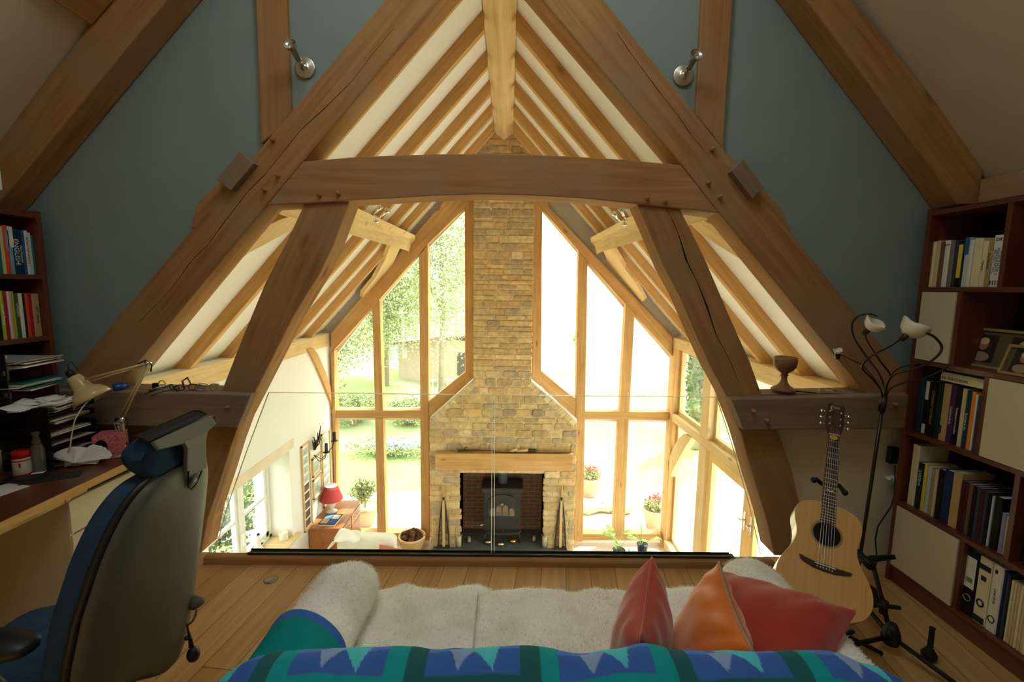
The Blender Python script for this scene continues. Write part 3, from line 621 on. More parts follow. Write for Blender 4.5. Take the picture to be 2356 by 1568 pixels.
def book(name, y0, y1, z0, h, x, dep, col, label, cat='book', group=None, lean=0, face=-1, fmat=None):
    """a book standing on a shelf, spine facing face*x"""
    t = thing(name, label, cat, (x, (y0+y1)/2, z0), group)
    a, b = min(y0, y1), max(y0, y1); c = (a+b)/2; w = (b-a)/2-.0006; m = MB()
    xf, xb = x, x-face*dep; s = min(w*.35, .004)
    P = [Vector((xb, c-w, z0)), Vector((xf-face*s, c-w, z0)), Vector((xf, c-w+s, z0)), Vector((xf, c+w-s, z0)), Vector((xf-face*s, c+w, z0)), Vector((xb, c+w, z0)),
         Vector((xb, c+w-.0018, z0)), Vector((xf-face*.006, c+w-.0018, z0)), Vector((xf-face*.006, c-w+.0018, z0)), Vector((xb, c-w+.0018, z0))] if w > .004 else None
    M = Matrix.Translation((0, 0, 0))
    if P:
        m.prism(P, (0, 0, h)); obj('cover', m, col, t)
        m = MB(); m.box((min(xf-face*.006, xb+face*.003), c-w+.0018, z0+.003), (max(xf-face*.006, xb+face*.003), c+w-.0018, z0+h-.003)); obj('page_block', m, PAPER, t)
    else:
        m.box((min(xf, xb), a, z0), (max(xf, xb), b, z0+h)); obj('cover', m, col, t)
    return t
cols = {k: C(k, v) for k, v in dict(cream=(228,216,180), ivory=(205,190,150), white=(225,222,212), brown=(110,80,60), grey=(120,112,105), navy=(30,45,90), blue=(45,90,150), sky=(110,165,200), teal=(35,110,110), dteal=(20,60,75), green=(60,95,60), dgreen=(20,45,38), black=(22,20,20), red=(185,35,35), crim=(170,20,60), orange=(225,75,35), amber=(235,140,50), yellow=(225,200,80), lime=(170,190,50), purple=(75,45,90), maroon=(75,28,30), tan=(195,160,110), sand=(175,150,105), slate=(55,62,75), pale=(190,205,205), pink=(215,160,150), lav=(140,145,185)).items()}
# ------------------------------------------------------------------ right bookcase
BX = 2.165; BD = .285
t = thing('bookcase', 'tall mahogany shelving unit with cream doors, along the right wall', 'bookcase', (BX+.14, 1.2, 0))
zs = [.10, .47, .875, 1.265, 1.645, 2.03]
m = MB(); m.box((BX, 2.385, 0), (BX+BD, 2.41, 2.045)); obj('side_panel', m, MAHOG, t, grain=(0,0,1), bevel=.002)
m = MB(); m.box((BX, -.2, 0), (BX+BD, -.175, 2.045)); obj('side_panel', m, MAHOG, t, grain=(0,0,1), bevel=.002)
m = MB(); m.box((BX+.012, -.175, 0), (BX+.03, 2.385, .09)); obj('plinth', m, MAHOG, t, grain=(0,1,0))
for k, z in enumerate(zs): m = MB(); m.box((BX, -.175, z-.022 if k else .088), (BX+BD-.004, 2.385, z if k else .10)); obj('shelf', m, MAHOG, t, grain=(0,1,0), bevel=.001)
def div(y, k, w=.022): m = MB(); m.box((BX+.002, y-w/2, zs[k]), (BX+BD-.004, y+w/2, zs[k+1]-.022)); obj('divider', m, MAHOG, t, grain=(0,0,1), bevel=.001)
yR = lambda px, py: at(px, py, 'x', BX).y
d1 = yR(2312, 560); d2 = yR(2200, 740); d3 = yR(2260, 940); d4 = yR(2325, 1200); d5 = yR(2205, 1310); dm = yR(2150, 1010)
for y, k in ((d1, 4), (d2, 3), (d3, 2), (d4, 1), (d5, 0), (1.25, 4), (1.3, 3), (1.2, 2), (1.05, 1), (1.2, 0)): div(y, k)
def door(y0, y1, k): m = MB(); m.box((BX-.004, min(y0,y1)+.004, zs[k]+.003), (BX+.014, max(y0,y1)-.004, zs[k+1]-.025)); obj('door', m, CREAMD, t, 'plain cream door', bevel=.002)
door(d2+.011, 2.385, 3); door(d5+.011, 2.385, 0); door(1.21, d3-.011, 2)
m = MB(); m.box((BX+BD-.01, 1.4, .1), (BX+BD-.004, 2.385, .86)); m.box((BX+BD-.01, 2.1, 1.27), (BX+BD-.004, 2.385, 2.02)); obj('back_board', m, plain('dark_board', (.03,.014,.01), rough=.8), t)
def row(k, items, name='book', group=None, y_line=None):
    z = zs[k] if k >= 0 else 0
    for it in items:
        p0, p1, h, col, lab = it[:5]; py = y_line
        y0, y1 = yR(p0, py), yR(p1, py)
        b = book(it[5] if len(it) > 5 else name, y0, y1, z+.0005, h, BX+.03, .16+.0*h, cols[col] if isinstance(col, str) else col, lab, it[6] if len(it) > 6 else 'book', group)
        yield b, (y0+y1)/2, h
X4 = lambda v: 1960+v/3.409
INK = C('ink', (40,45,50)); INKB = C('ink_blue', (70,110,140)); INKO = C('ink_orange', (200,90,40)); INKW = C('ink_white', (225,225,215)); INKG = C('ink_gold', (190,160,80)); INKR = C('ink_red', (180,50,40))
G1 = 'books on the upper shelf of the right bookcase'
def spine(b, y, z, s, size, mat, x=None, face=-1, up=True, sx=1.0):
    x = (BX+.03) if x is None else x
    text(s, size, (x+face*.0004, y, z), (0, 0, -1), (0, -1, 0) if face < 0 else (0, 1, 0), mat, b, sx=sx)
r = list(row(4, [(X4(541),X4(579),.232,'cream','cream paperback with orange spine lettering, at the blue wall end of the top row'),
 (X4(581),X4(612),.235,'ivory','ivory paperback second from the blue wall on the top row'),
 (X4(614),X4(645),.228,'brown','mottled brown spine with a white top, between ivory and white books'),
 (X4(647),X4(686),.232,'white','white book with a black ring motif at the top of its spine'),
 (X4(688),X4(722),.23,'grey','grey book to the camera side of the ring-motif white book'),
 (X4(723),X4(748),.226,'slate','slate grey book beside the black and yellow one'),
 (X4(752),X4(800),.22,'black','black book with a yellow panel and orange lettering'),
 (X4(802),X4(838),.235,'pale','pale book with a dark blue band at its top'),
 (X4(840),X4(868),.222,'white','slim white book touching the wide cream ones'),
 (X4(870),X4(934),.226,'cream','wide plain cream book with a small crown at the top'),
 (X4(936),X4(978),.21,'cream','cream book with thin black lettering, right of the wide plain one'),
 (X4(980),X4(1016),.215,'sand','sand book with handwritten-style lettering'),
 (X4(1018),X4(1108),.232,'white','wide white manual with tall blue capitals on its spine')], group=G1, y_line=650))
spine(r[0][0], r[0][1], 1.645+.12, 'Family Lives of Nations', .014, INKO); spine(r[3][0], r[3][1], 1.645+.21, 'S', .03, INK)
spine(r[6][0], r[6][1], 1.645+.12, 'THE YEAR MAN', .016, INKO); spine(r[10][0], r[10][1], 1.645+.1, 'Managing', .012, INK); spine(r[11][0], r[11][1], 1.645+.12, 'Site Planning', .014, INK)
b, y, h = r[6]; m = MB(); m.box((BX+.0285, y-.010, 1.69), (BX+.0296, y+.010, 1.85)); obj('spine_panel', m, cols['yellow'], b, 'yellow spine panel')
b, y, h = r[7]; m = MB(); m.box((BX+.0285, y-.010, 1.80), (BX+.0296, y+.010, 1.879)); obj('spine_panel', m, cols['blue'], b, 'dark blue band')
b, y, h = r[12]
for dy, s in ((.012, 'ESSENTIAL'), (0, "MANAGER'S"), (-.012, 'MANUAL')): spine(b, y+dy, 1.645+.115, s, .017, INKB, sx=1.35)
text('DK', .022, (BX+.029, y, 1.645+.212), (0, -1, 0), (0, 0, 1), INK, b)
m = MB()
for q in range(4): m.box((BX+.0288, y-.018+q*.011, 1.655), (BX+.0298, y-.014+q*.011, 1.675))
obj('figures', m, INK, b, 'row of tiny black figures')
G2 = 'books on the middle shelf of the right bookcase'
X5 = lambda v: 1960+v/3.409
r = list(row(2, [(X5(435),X5(480),.30,'dteal','dark teal hardback touching the bookcase end, middle row'),
 (X5(484),X5(524),.285,'black','black book with pale patches at top and foot of its spine'),
 (X5(528),X5(572),.29,'black','black book with golden capitals running down its spine'),
 (X5(576),X5(618),.30,'dgreen','very dark green book right of the golden capitals'),
 (X5(622),X5(678),.29,'tan','wide tan book with a small blue label near its foot'),
 (X5(680),X5(722),.29,'purple','dark purple book with a reddish emblem at its foot'),
 (X5(726),X5(768),.285,'black','black book with white script on its spine'),
 (X5(770),X5(804),.285,'ivory','ivory book between black and blue ones'),
 (X5(806),X5(842),.28,'dteal','blue-green book with white lettering next to the orange one'),
 (X5(844),X5(876),.28,'amber','bright orange paperback in the middle row'),
 (X5(878),X5(894),.27,'white','thin white book next to the orange paperback'),
 (X5(896),X5(925),.27,'slate','slate blue book near the cream door'),
 (X5(927),X5(945),.27,'black','thin black book against the divider by the cream door')], group=G2, y_line=1010))
spine(r[2][0], r[2][1], .875+.15, 'DIFFERENT COMPANY', .018, INKG); spine(r[6][0], r[6][1], .875+.12, 'Shakespeare of London', .014, INKW)
spine(r[8][0], r[8][1], .875+.13, 'Business at the', .014, INKW); spine(r[5][0], r[5][1], .875+.14, 'Complete Book', .014, INKW)
b, y, h = r[4]; m = MB(); m.box((BX+.0285, y+.004, .91), (BX+.0296, y+.016, .95)); obj('spine_label', m, cols['dteal'], b, 'small blue label')
b, y, h = r[1]; m = MB(); m.box((BX+.0285, y-.009, 1.06), (BX+.0296, y+.009, 1.158)); m.box((BX+.0285, y-.009, .88), (BX+.0296, y+.009, .93)); obj('spine_label', m, cols['white'], b, 'pale patches')
# four books lying flat on top of that row
zz = .875+.302
for k, (hh, col, lab, s) in enumerate(((.030,'cream','thick cream biography lying lowest on the standing books','ALEX FERGUSON'), (.014,'white','thin white book lying third from the top of the flat pile',None), (.012,'navy','thin navy book lying second from the top of the flat pile',None), (.018,'white','white book lying topmost on the flat pile',None))):
    y0, y1 = yR(2252, 900)-.0+.002*k, yR(2148, 880)
    tb = thing('book', lab, 'book', (BX+.1, (y0+y1)/2, zz), 'books lying flat on the middle row'); m = MB(); m.box((BX+.035, y0+.01, zz), (BX+.18, y1-.004*k, zz+.002)); m.box((BX+.035, y0+.01, zz+hh-.002), (BX+.18, y1-.004*k, zz+hh)); m.box((BX+.033, y0+.01, zz), (BX+.036, y1-.004*k, zz+hh)); obj('cover', m, cols[col], tb)
    m = MB(); m.box((BX+.036, y0+.012, zz+.002), (BX+.178, y1-.004*k-.002, zz+hh-.002)); obj('page_block', m, PAPER, tb)
    if s: text(s, .02, (BX+.0325, (y0+y1)/2+.05, zz+hh/2), (0, -1, 0), (0, 0, 1), INK, tb)
    zz += hh+.0004
G3 = 'tall books on the lower shelf of the right bookcase'
its = [(X5(345),X5(398),.335,'cream','tall off-white folder at the near-wall end of the lower row'),
 (X5(402),X5(446),.25,'dgreen','dark green garden book with white capitals'),
 (X5(449),X5(474),.255,'yellow','mustard yellow book beside the garden book'),
 (X5(477),X5(508),.25,'pale','pale blue-grey book in the lower row'),
 (X5(511),X5(534),.25,'sand','sandy book right of the pale one in the lower row'),
 (X5(536),X5(560),.25,'ivory','ivory book before the dark albums'),
 (X5(563),X5(605),.26,'black','first black album of the lower row'),
 (X5(608),X5(672),.27,'navy','wide navy album beside the tan box file'),
 (X5(676),X5(745),.28,'tan','wide tan box file in the lower row'),
 (X5(748),X5(775),.25,'maroon','maroon album touching the tan box file'),(X5(777),X5(805),.25,'maroon','second maroon album from the tan box file'),(X5(807),X5(838),.25,'brown','brown album between maroon and dark ones'),
 (X5(840),X5(872),.25,'black','black album left of the rust album'),(X5(874),X5(905),.25,'slate','slate album next to the rust album'),(X5(907),X5(935),.245,'maroon','rust brown album in the middle of the dark ones'),
 (X5(937),X5(962),.245,'slate','slate album right of the rust one'),(X5(964),X5(986),.24,'black','black album before the thin pale book'),(X5(1000),X5(1014),.24,'pale','very thin pale book among black albums'),
 (X5(1018),X5(1085),.245,'black','wide black album right of the thin pale book'),(X5(1090),X5(1128),.185,'lav','short pale blue booklet in the lower row'),(X5(1130),X5(1150),.18,'ivory','short ivory booklet by the divider')]
r = list(row(1, its, group=G3, y_line=1250)); spine(r[1][0], r[1][1], .47+.17, 'GARDENS', .02, INKW)
r = list(row(1, [(2332,2352,.30,'black','black slipcase just before the red walking guide',), (2354,2400,.31,'crim','thick crimson walking guide with large pale letters')], group=G3, y_line=1300))
b, y, h = r[1]; spine(b, y, .47+.14, '1001 WALKS', .045, C('ink_mint', (160,190,170))); text('AA', .03, (BX+.029, y, .47+.28), (0,-1,0), (0,0,1), INKW, b)
r = list(row(1, [(2402,2440,.29,'blue','blue guide book at the right edge of the picture')], group=G3, y_line=1320))
# lever arch files and magazines at the bottom
G4 = 'files on the bottom shelf of the right bookcase'
X6 = lambda v: 1960+v/4.04
yf = lambda v: yR(X6(v), 1420)
f0 = book('lever_arch_file', yf(930), yf(1056), zs[0]+.001, .318, BX+.025, .25, cols['black'], 'black lever arch file with a white label, next to the lower cream door', 'file', G4)
m = MB(); y0, y1 = yf(1044), yf(945); m.box((BX+.0232, y0, .235), (BX+.0246, y1, .385)); obj('spine_label', m, cols['white'], f0, 'white label'); yc = (y0+y1)/2
m = MB(); m.tube([(BX+.0235, yc+.016*math.cos(a), .185+.016*math.sin(a)) for a in [2*math.pi*i/14 for i in range(15)]], .002, 6); obj('finger_ring', m, STEEL, f0)
m = MB()
for q in range(9): m.box((BX+.0226, yc-.014+q*.0032, .262), (BX+.0234, yc-.0125+q*.0032, .285))
obj('barcode', m, INK, f0)
f1 = book('lever_arch_file', yf(1062), yf(1186), zs[0]+.001, .318, BX+.025, .25, cols['cream'], 'cream lever arch file with curved black bands', 'file', G4)
y0, y1 = yf(1180), yf(1068); yc = (y0+y1)/2; m = MB(); m.box((BX+.0232, y0, .36), (BX+.0246, y1, .385)); m.box((BX+.0232, y0, .105), (BX+.0246, y1, .135)); obj('spine_band', m, cols['dgreen'], f1, 'dark bands')
m = MB(); m.tube([(BX+.0235, yc+.014*math.cos(a), .20+.016*math.sin(a)) for a in [2*math.pi*i/14 for i in range(15)]], .0035, 6); m.cbox((BX+.024, yc, .32), (.0018, .022, .022)); obj('finger_ring', m, INK, f1)
f2 = book('lever_arch_file', yf(1192), yf(1300), zs[0]+.001, .318, BX+.025, .25, cols['white'], 'off-white lever arch file with a small dark square near its top', 'file', G4)
yc = (yf(1192)+yf(1300))/2; m = MB(); m.cbox((BX+.0238, yc+.005, .385), (.0018, .01, .016)); m.tube([(BX+.0235, yc+.013*math.cos(a), .16+.015*math.sin(a)) for a in [2*math.pi*i/14 for i in range(15)]], .002, 6); obj('spine_mark', m, INK, f2)
spine(f2, yc, .27, 'Lever Arch', .016, INK, x=BX+.025)
book('ring_binder', yf(1304), yf(1328), zs[0]+.001, .31, BX+.025, .22, cols['navy'], 'thin navy binder next to the off-white file', 'file', G4)
book('ring_binder', yf(1332), yf(1362), zs[0]+.001, .305, BX+.025, .22, cols['slate'], 'thin slate binder before the magazines', 'file', G4)
k = 0; y = yf(1370); rnd = random.Random(3)
ordw = ['first','second','third','fourth','fifth','sixth','seventh','eighth','ninth','tenth','eleventh','twelfth','thirteenth','fourteenth']
while k < 14:
    w = rnd.uniform(.009, .015); mc = 'ivory' if k % 3 else 'cream'
    if k == 9: mc = 'amber'
    b = book('magazine', y-w, y, zs[0]+.001, .285, BX+.03, .2, cols[mc], '%s magazine from the slate binder in the bottom row' % ordw[k], 'magazine', 'magazines on the bottom shelf'); y -= w+.0008; k += 1
m = MB(); yy0, yy1 = yf(1262)-.0, yf(2200); m.box((BX+.04, min(yy0, yy1), .421), (BX+.24, max(yy0, yy1)-.07, .436)); obj('document_tray', m, cols['maroon'], None, 'flat maroon folder lying over the files and magazines', 'folder', bevel=.001)
# photo frames on the shelf
def pframe(px, zoff, label, kids, back=.05):
    P = [at(x, y, 'x', BX+back) for x, y in px]; y0, y1 = min(p.y for p in P), max(p.y for p in P); z0 = zs[3]+.001; z1 = z0+zoff
    t = thing('photo_frame', label, 'photo frame', (BX+back, (y0+y1)/2, z0)); lean = .04
    def pt(y, z, o=0): return Vector((BX+back+(z-z0)*lean/(z1-z0)-o, y, z))
    m = MB(); w = .012
    for a, b, c, d in ((y0, y1, z0, z0+w), (y0, y1, z1-w, z1), (y0, y0+w, z0+w, z1-w), (y1-w, y1, z0+w, z1-w)): m.prism([pt(a, c), pt(b, c), pt(b, d), pt(a, d)], (-.012, 0, 0))
    obj('frame_moulding', m, plain('gilt_frame', (.42,.30,.13), rough=.4, metal=.4), t, 'gilt moulding', bevel=.002)
    m = MB(); m.prism([pt(y0+w, z0+w), pt(y1-w, z0+w), pt(y1-w, z1-w), pt(y0+w, z1-w)], (.006, 0, 0)); obj('mount', m, C('mount_brown', (95,85,60)), t)
    for (cy, cz, s) in kids:
        Y = y0+(y1-y0)*cy; Z = z0+(z1-z0)*cz
        m = MB(); m.prism([pt(Y-s*1.3, Z-s*1.6, .001), pt(Y+s*1.3, Z-s*1.6, .001), pt(Y+s*1.3, Z+s*1.5, .001), pt(Y-s*1.3, Z+s*1.5, .001)], (-.001, 0, 0)); ph = obj('photograph', m, C('photo_dark', (48,36,26)), t)
        def disc(cy_, cz_, r1, r2, mat, o, nm):
            m = MB(); m.prism([pt(Y+cy_+r1*math.cos(a), Z+cz_+r2*math.sin(a), o) for a in [2*math.pi*i/16 for i in range(16)]], (-.0004, 0, 0)); obj(nm, m, mat, ph)
        disc(0, -s*1.0, s*.95, s*.55, C('photo_shirt', (150,130,110)), .0022, 'shirt'); disc(0, s*.35, s*.5, s*.62, C('photo_skin', (170,115,80)), .0028, 'face'); disc(0, s*.75, s*.5, s*.4, C('photo_hair', (200,180,150)), .0032, 'hair')
    return t
pframe([(2222,758),(2420,870)], .185, 'wide gilt frame with two child portraits on the right bookcase', [(.80,.5,.042),(.36,.5,.042)], .10)
pframe([(2306,800),(2400,865)], .13, 'small gilt frame standing in front of the wide one', [(.55,.5,.034)], .03)
m = MB(); m.box((BX+.12, 1.62, 1.646), (BX+.25, 1.88, 1.86)); obj('storage_box', m, cols['maroon'], None, 'dark red-brown box on the top shelf, past the divider', 'box', bevel=.003)
# ------------------------------------------------------------------ goblet and things on the stub beam
zt = at(1800, 911, 'y', 2.47).z; c = at(1801, 905, 'y', 2.50); c.z = max(p.z for p in AY(2.395, (1683,918),(2000,909)))+.0
GW = wood('turned_wood', (.14,.06,.03), (.25,.12,.06), (.34,.18,.09), rough=.5)
m = MB(); s = 1.0
pr = [(.062,0),(.063,.008),(.052,.016),(.030,.030),(.019,.048),(.015,.066),(.016,.080),(.022,.086),(.016,.092),(.020,.098),(.040,.112),(.056,.135),(.060,.165),(.057,.188),(.050,.19),(.048,.165),(.036,.135),(.01,.12)]
m.lathe([(r, z) for r, z in pr], c, 28, wob=.02); obj('wooden_goblet', m, GW, None, 'rough turned wooden goblet with a jagged rim, on the right stub beam', 'goblet', origin=c)
a = at(1832, 905, 'y', 2.46); a.z = c.z+.004; b = at(1878, 911, 'y', 2.42); b.z = c.z+.004; m = MB(); m.tube([a, a.lerp(b,.2), b], [.006,.0035,.003], 8); obj('pen', m, BLACK, None, 'black pen lying right of the wooden goblet', 'pen')
m = MB(); a = at(1902, 903, 'y', 2.47); a.z = c.z+.008
for k in range(2):
    o = a+Vector((.05*k-.02, -.03*k, 0)); m.tube([o+Vector((.022*math.cos(q), .012*math.sin(q), .006*math.sin(q))) for q in [math.pi*2*i/12 for i in range(13)]], .003, 6)
m.tube([a, a+Vector((.045, -.012, 0))], .003, 6); obj('metal_clip', m, STEEL, None, 'small metal clips lying by the right truss rafter foot', 'clip')
# ------------------------------------------------------------------ wall spotlights
def wallspot(base, head, label, r=.052):
    c = at(*base, 'y', 2.498); h = at(*head, 'y', 2.36); t = thing('wall_spotlight', label, 'wall light', c)
    m = MB(); m.lathe([(0,0),(r-.001,0),(r,.001),(r,.009),(r-.0015,.0105),(r*.9,.0115),(r*.5,.0145),(.014,.018),(.012,.026),(0,.027)], c, 28, axis=(0,-1,0)); obj('base_plate', m, STEEL, t)
    k = c+Vector((0,-.05,0)); d = (h-k).normalized(); m = MB(); m.tube([c+Vector((0,-.03,0)), k], .006, 8); m.ball(k, .011, 10, 6); m.tube([k, k+d*.03], .007, 8); obj('arm', m, STEEL, t)
    m = MB(); L = (h-k).length; m.lathe([(0,.02),(.015,.02),(.015,.095),(.021,.10),(.032,L+.005),(.031,L+.006),(.026,L-.01),(0,L-.012)], k, 20, axis=d); obj('spot_head', m, STEEL, t)
wallspot((703,157), (668,103), 'brushed steel spotlight on the blue wall, beside the left short post')
wallspot((1571,175), (1602,127), 'brushed steel spotlight on the blue wall, beside the right short post')
def twinspot(base, a, b, Y, label):
    c = at(*base, 'y', Y); t = thing('twin_spotlight', label, 'spotlight', c)
    m = MB(); m.lathe([(0,-.02),(.022,-.02),(.022,.0),(.015,.006),(0,.006)], c, 14); m.tube([c, c+Vector((0,0,.03))], .005, 6); obj('base_plate', m, CHROME, t)
    A, B = at(*a[0], 'y', Y), at(*b[0], 'y', Y); m = MB(); m.tube([A, B], .0065, 8); m.tube([c+Vector((0,0,.02)), (A+B)/2], .005, 6); obj('cross_bar', m, CHROME, t)
    for (p, q) in (a, b):
        p, q = at(*p, 'y', Y), at(*q, 'y', Y-.05); m = MB(); d = (q-p); L = d.length; m.tube([p, p.lerp(q,.4)], .006, 8); m.lathe([(0,L*.35),(.012,L*.35),(.014,L*.6),(.028,L),(.024,L*1.02),(0,L*.95)], p, 14, axis=d); obj('spot_head', m, CHROME, t)
twinspot((865,507), ((859,494),(876,474)), ((872,501),(893,482)), 4.05, 'chrome twin spotlight standing on the left purlin')
twinspot((1437,514), ((1440,505),(1428,478)), ((1426,508),(1412,489)), 4.05, 'chrome twin spotlight standing on the right purlin')
# ------------------------------------------------------------------ floor lamp
YL = 2.28
t = thing('floor_lamp', 'dark metal floor lamp with bendy arms and frosted flower shades', 'floor lamp', at(1968, 1318, 'z', 0))
b0 = at(1975, 1290, 'y', YL); b0.z = .0; LM = plain('lamp_bronze', (.06,.045,.035), rough=.35, metal=.7)
m = MB(); m.lathe([(0,0),(.125,0),(.125,.012),(.04,.022),(.012,.03),(0,.03)], b0, 28); obj('base', m, LM, t)
p1 = at(2032, 925, 'y', YL); m = MB(); m.tube([b0+Vector((0,0,.02)), p1], .0085, 10); m.tube([p1-Vector((.004,0,.05)), p1+Vector((.003,0,.03))], .016, 10); obj('pole', m, LM, t)
def arm(pts, r=.0042):
    P = [at(x, y, 'y', Y) for x, y, Y in pts]; Q = []
    for i in range(len(P)-1):
        a, b, c_, d = P[max(i-1,0)], P[i], P[i+1], P[min(i+2, len(P)-1)]
        for s_ in range(6):
            u = s_/6; Q.append(.5*((2*b)+(c_-a)*u+(2*a-5*b+4*c_-d)*u*u+(3*b-a-3*c_+d)*u**3))
    Q.append(P[-1]); m = MB(); m.tube(Q, r, 8); obj('arm', m, LM, t); return Q[-1], (Q[-1]-Q[-3]).normalized()
SH = plain('frosted_shade', (.80,.76,.66), rough=.35, spec=.5, var=.02)
def shade(c, d, s=.05, nm='lamp_shade', open_=1.0):
    m = MB(); q = Vector((0,0,1)).rotation_difference(Vector(d).normalized()).to_matrix(); rs = []
    prof = [(.16,0),(.5,.12),(.85,.4),(1.0,.75),(1.12,1.1),(1.06,1.1),(.95,.75),(.78,.42),(.4,.18)]
    for r_, z_ in prof:
        rs.append([Vector(c)+q @ Vector((r_*s*math.cos(a)*(1+.10*(z_**2)*math.sin(3*a)), r_*s*math.sin(a)*(1+.10*(z_**2)*math.sin(3*a)), (z_+.10*z_**2*math.sin(3*a)*open_)*s)) for a in [2*math.pi*k/24 for k in range(24)]])
    m.smooth = True; m.rings(rs); m.smooth = False; obj(nm, m, SH, t); m = MB(); m.lathe([(0,-.03),(.012,-.03),(.014,0),(.010,.012),(0,.012)], c, 12, axis=d); obj('lamp_holder', m, LM, t)
    m = MB(); m.ball(Vector(c)+Vector(d).normalized()*s*.5, .012, 10, 6); obj('bulb', m, WHITE, t)
e, d = arm([(2034,925,2.28),(2038,885,2.27),(2048,862,2.25),(2025,830,2.22),(1998,790,2.2),(1991,770,2.2),(1998,758,2.2)]); shade(e, (.35,-.5,.75), .045)
e, d = arm([(2030,925,2.28),(2028,900,2.27),(2008,872,2.24),(1986,850,2.2),(1987,835,2.18),(2010,815,2.16),(2050,795,2.15),(2085,771,2.15)]); shade(e, (.55,-.1,.65), .055)
e, d = arm([(2032,920,2.28),(2034,890,2.3),(2020,855,2.32),(1990,815,2.36),(1965,775,2.38),(1961,745,2.38),(1975,727,2.36),(2000,722,2.34),(2018,727,2.3)])
e, d = arm([(2036,922,2.28),(2042,880,2.24),(2060,860,2.2),(2095,850,2.12),(2130,838,2.08),(2160,815,2.05),(2166,795,2.05),(2150,775,2.05),(2132,766,2.06)], .0055)
e, d = arm([(2036,922,2.28),(2048,895,2.26),(2080,880,2.24),(2120,872,2.22),(2170,850,2.2),(2188,835,2.2)], .004)
e, d = arm([(2031,920,2.28),(2024,890,2.34),(1990,845,2.38),(1960,828,2.39),(1928,813,2.40)], .0025); shade(e, (-.2,-.3,.9), .02)
e, d = arm([(2033,920,2.28),(2040,882,2.3),(2060,852,2.3),(2090,840,2.3),(2115,836,2.28)], .003)
cable = [at(2060, 1070, 'y', 2.46), at(2058, 1140, 'y', 2.44), at(2050, 1165, 'y', 2.42), at(2020, 1210, 'y', 2.42), at(2014, 1240, 'y', 2.4), at(2018, 1290, 'y', 2.38), at(2010, 1312, 'y', 2.36)]
m = MB(); m.tube(cable, .004, 6); obj('power_cable', m, BLACK, None, 'black power cable dropping from the wall socket behind the bookcase end', 'cable')
P = at(2055, 1043, 'y', 2.50); m = MB(); m.box((P.x-.04, 2.47, P.z-.05), (P.x+.01, 2.50, P.z+.045)); obj('wall_socket', m, BLACK, None, 'black socket box on the cream wall beside the bookcase', 'socket', bevel=.004)
P = at(2048, 1097, 'y', 2.50); m = MB(); m.lathe([(0,0),(.012,0),(.012,.03),(0,.034)], P+Vector((-.02,0,0)), 10, axis=(0,-1,0)); m.cbox(P+Vector((.015,-.015,0)), (.03,.03,.025)); obj('socket_plug', m, WHITE, None, 'small white plug on the cream wall below the black socket', 'plug')

# ------------------------------------------------------------------ guitar
gb = CAM+ray(1888,1420)*1.84
dr = ray(1924,930); best = None
for k in range(400):
    q = CAM+dr*(1.84+k*.002); e_ = abs((q-gb).length-1.03)
    if best is None or e_ < best[0]: best = (e_, q)
gt = best[1]; gv = (gt-gb).normalized(); mid = (gb+gt)/2
gn = (CAM-mid); gn = (gn-gv*gn.dot(gv)).normalized(); gn = (Matrix.Rotation(R(12), 3, gv) @ gn); gu = gv.cross(gn).normalized()
GM = Matrix(((gu.x, gv.x, gn.x, gb.x), (gu.y, gv.y, gn.y, gb.y), (gu.z, gv.z, gn.z, gb.z), (0,0,0,1)))
t = thing('acoustic_guitar', 'pale spruce acoustic guitar leaning on its stand by the right stub beam', 'guitar', gb, M=GM)
prof = [(0,0),(.004,.06),(.02,.11),(.05,.16),(.09,.188),(.13,.196),(.17,.19),(.21,.172),(.25,.148),(.29,.131),(.32,.128),(.35,.132),(.385,.142),(.42,.145),(.45,.136),(.475,.112),(.49,.07),(.495,.03)]
rt = [(w_*.88, v_*.985) for v_, w_ in prof]; OL = [(u, v) for u, v in rt]+[(-u, v) for u, v in rt[::-1] if u > 0]
sm_ = []
for i in range(len(OL)):      # smooth closed outline
    for s_ in range(4):
        p = [Vector(OL[(i+j) % len(OL)]+(0,)) for j in (-1,0,1,2)]; u = s_/4
        sm_.append(.5*((2*p[1])+(p[2]-p[0])*u+(2*p[0]-5*p[1]+4*p[2]-p[3])*u*u+(3*p[1]-p[0]-3*p[2]+p[3])*u**3))
def loc(name, m, mat, par=None, **k):
    return obj(name, m, mat, par or t, local=True, **k)
SPR = wood('spruce', (.58,.30,.085), (.66,.36,.11), (.72,.42,.14), rough=.3, spec=.45, s_al=1, s_ac=90, knots=0, coat=.3)
ROSE = wood('rosewood', (.035,.015,.01), (.06,.028,.018), (.10,.05,.03), rough=.4, knots=0)
m = MB(); m.prism([(p.x, p.y, -.10) for p in sm_], (0,0,.098)); loc('body', m, wood('guitar_sides', (.50,.30,.14), (.62,.40,.20), (.70,.48,.26), rough=.25, coat=.4, knots=0), bevel=.003)
m = MB(); hole = [(.0515*math.cos(a), .345+.0515*math.sin(a)) for a in [2*math.pi*k/40 for k in range(40)]]
m.prism([(p.x, p.y, -.002) for p in sm_], (0,0,.003)); loc('soundboard', m, SPR, grain=(0,1,0), bevel=.001)
m = MB(); m.prism([(x, y, .0008) for x, y in hole], (0,0,.0008)); sh_ = loc('sound_hole', m, BLACKM)
m = MB()
for r0, r1 in ((.052,.0555),(.058,.0605)):
    for k in range(48):
        a, b = 2*math.pi*k/48, 2*math.pi*(k+1)/48; m.add([(r0*math.cos(a), .345+r0*math.sin(a), .0016), (r1*math.cos(a), .345+r1*math.sin(a), .0016), (r1*math.cos(b), .345+r1*math.sin(b), .0016), (r0*math.cos(b), .345+r0*math.sin(b), .0016)], [(0,1,2,3)])
loc('rosette', m, plain('rosette_olive', (.16,.13,.05), rough=.4))
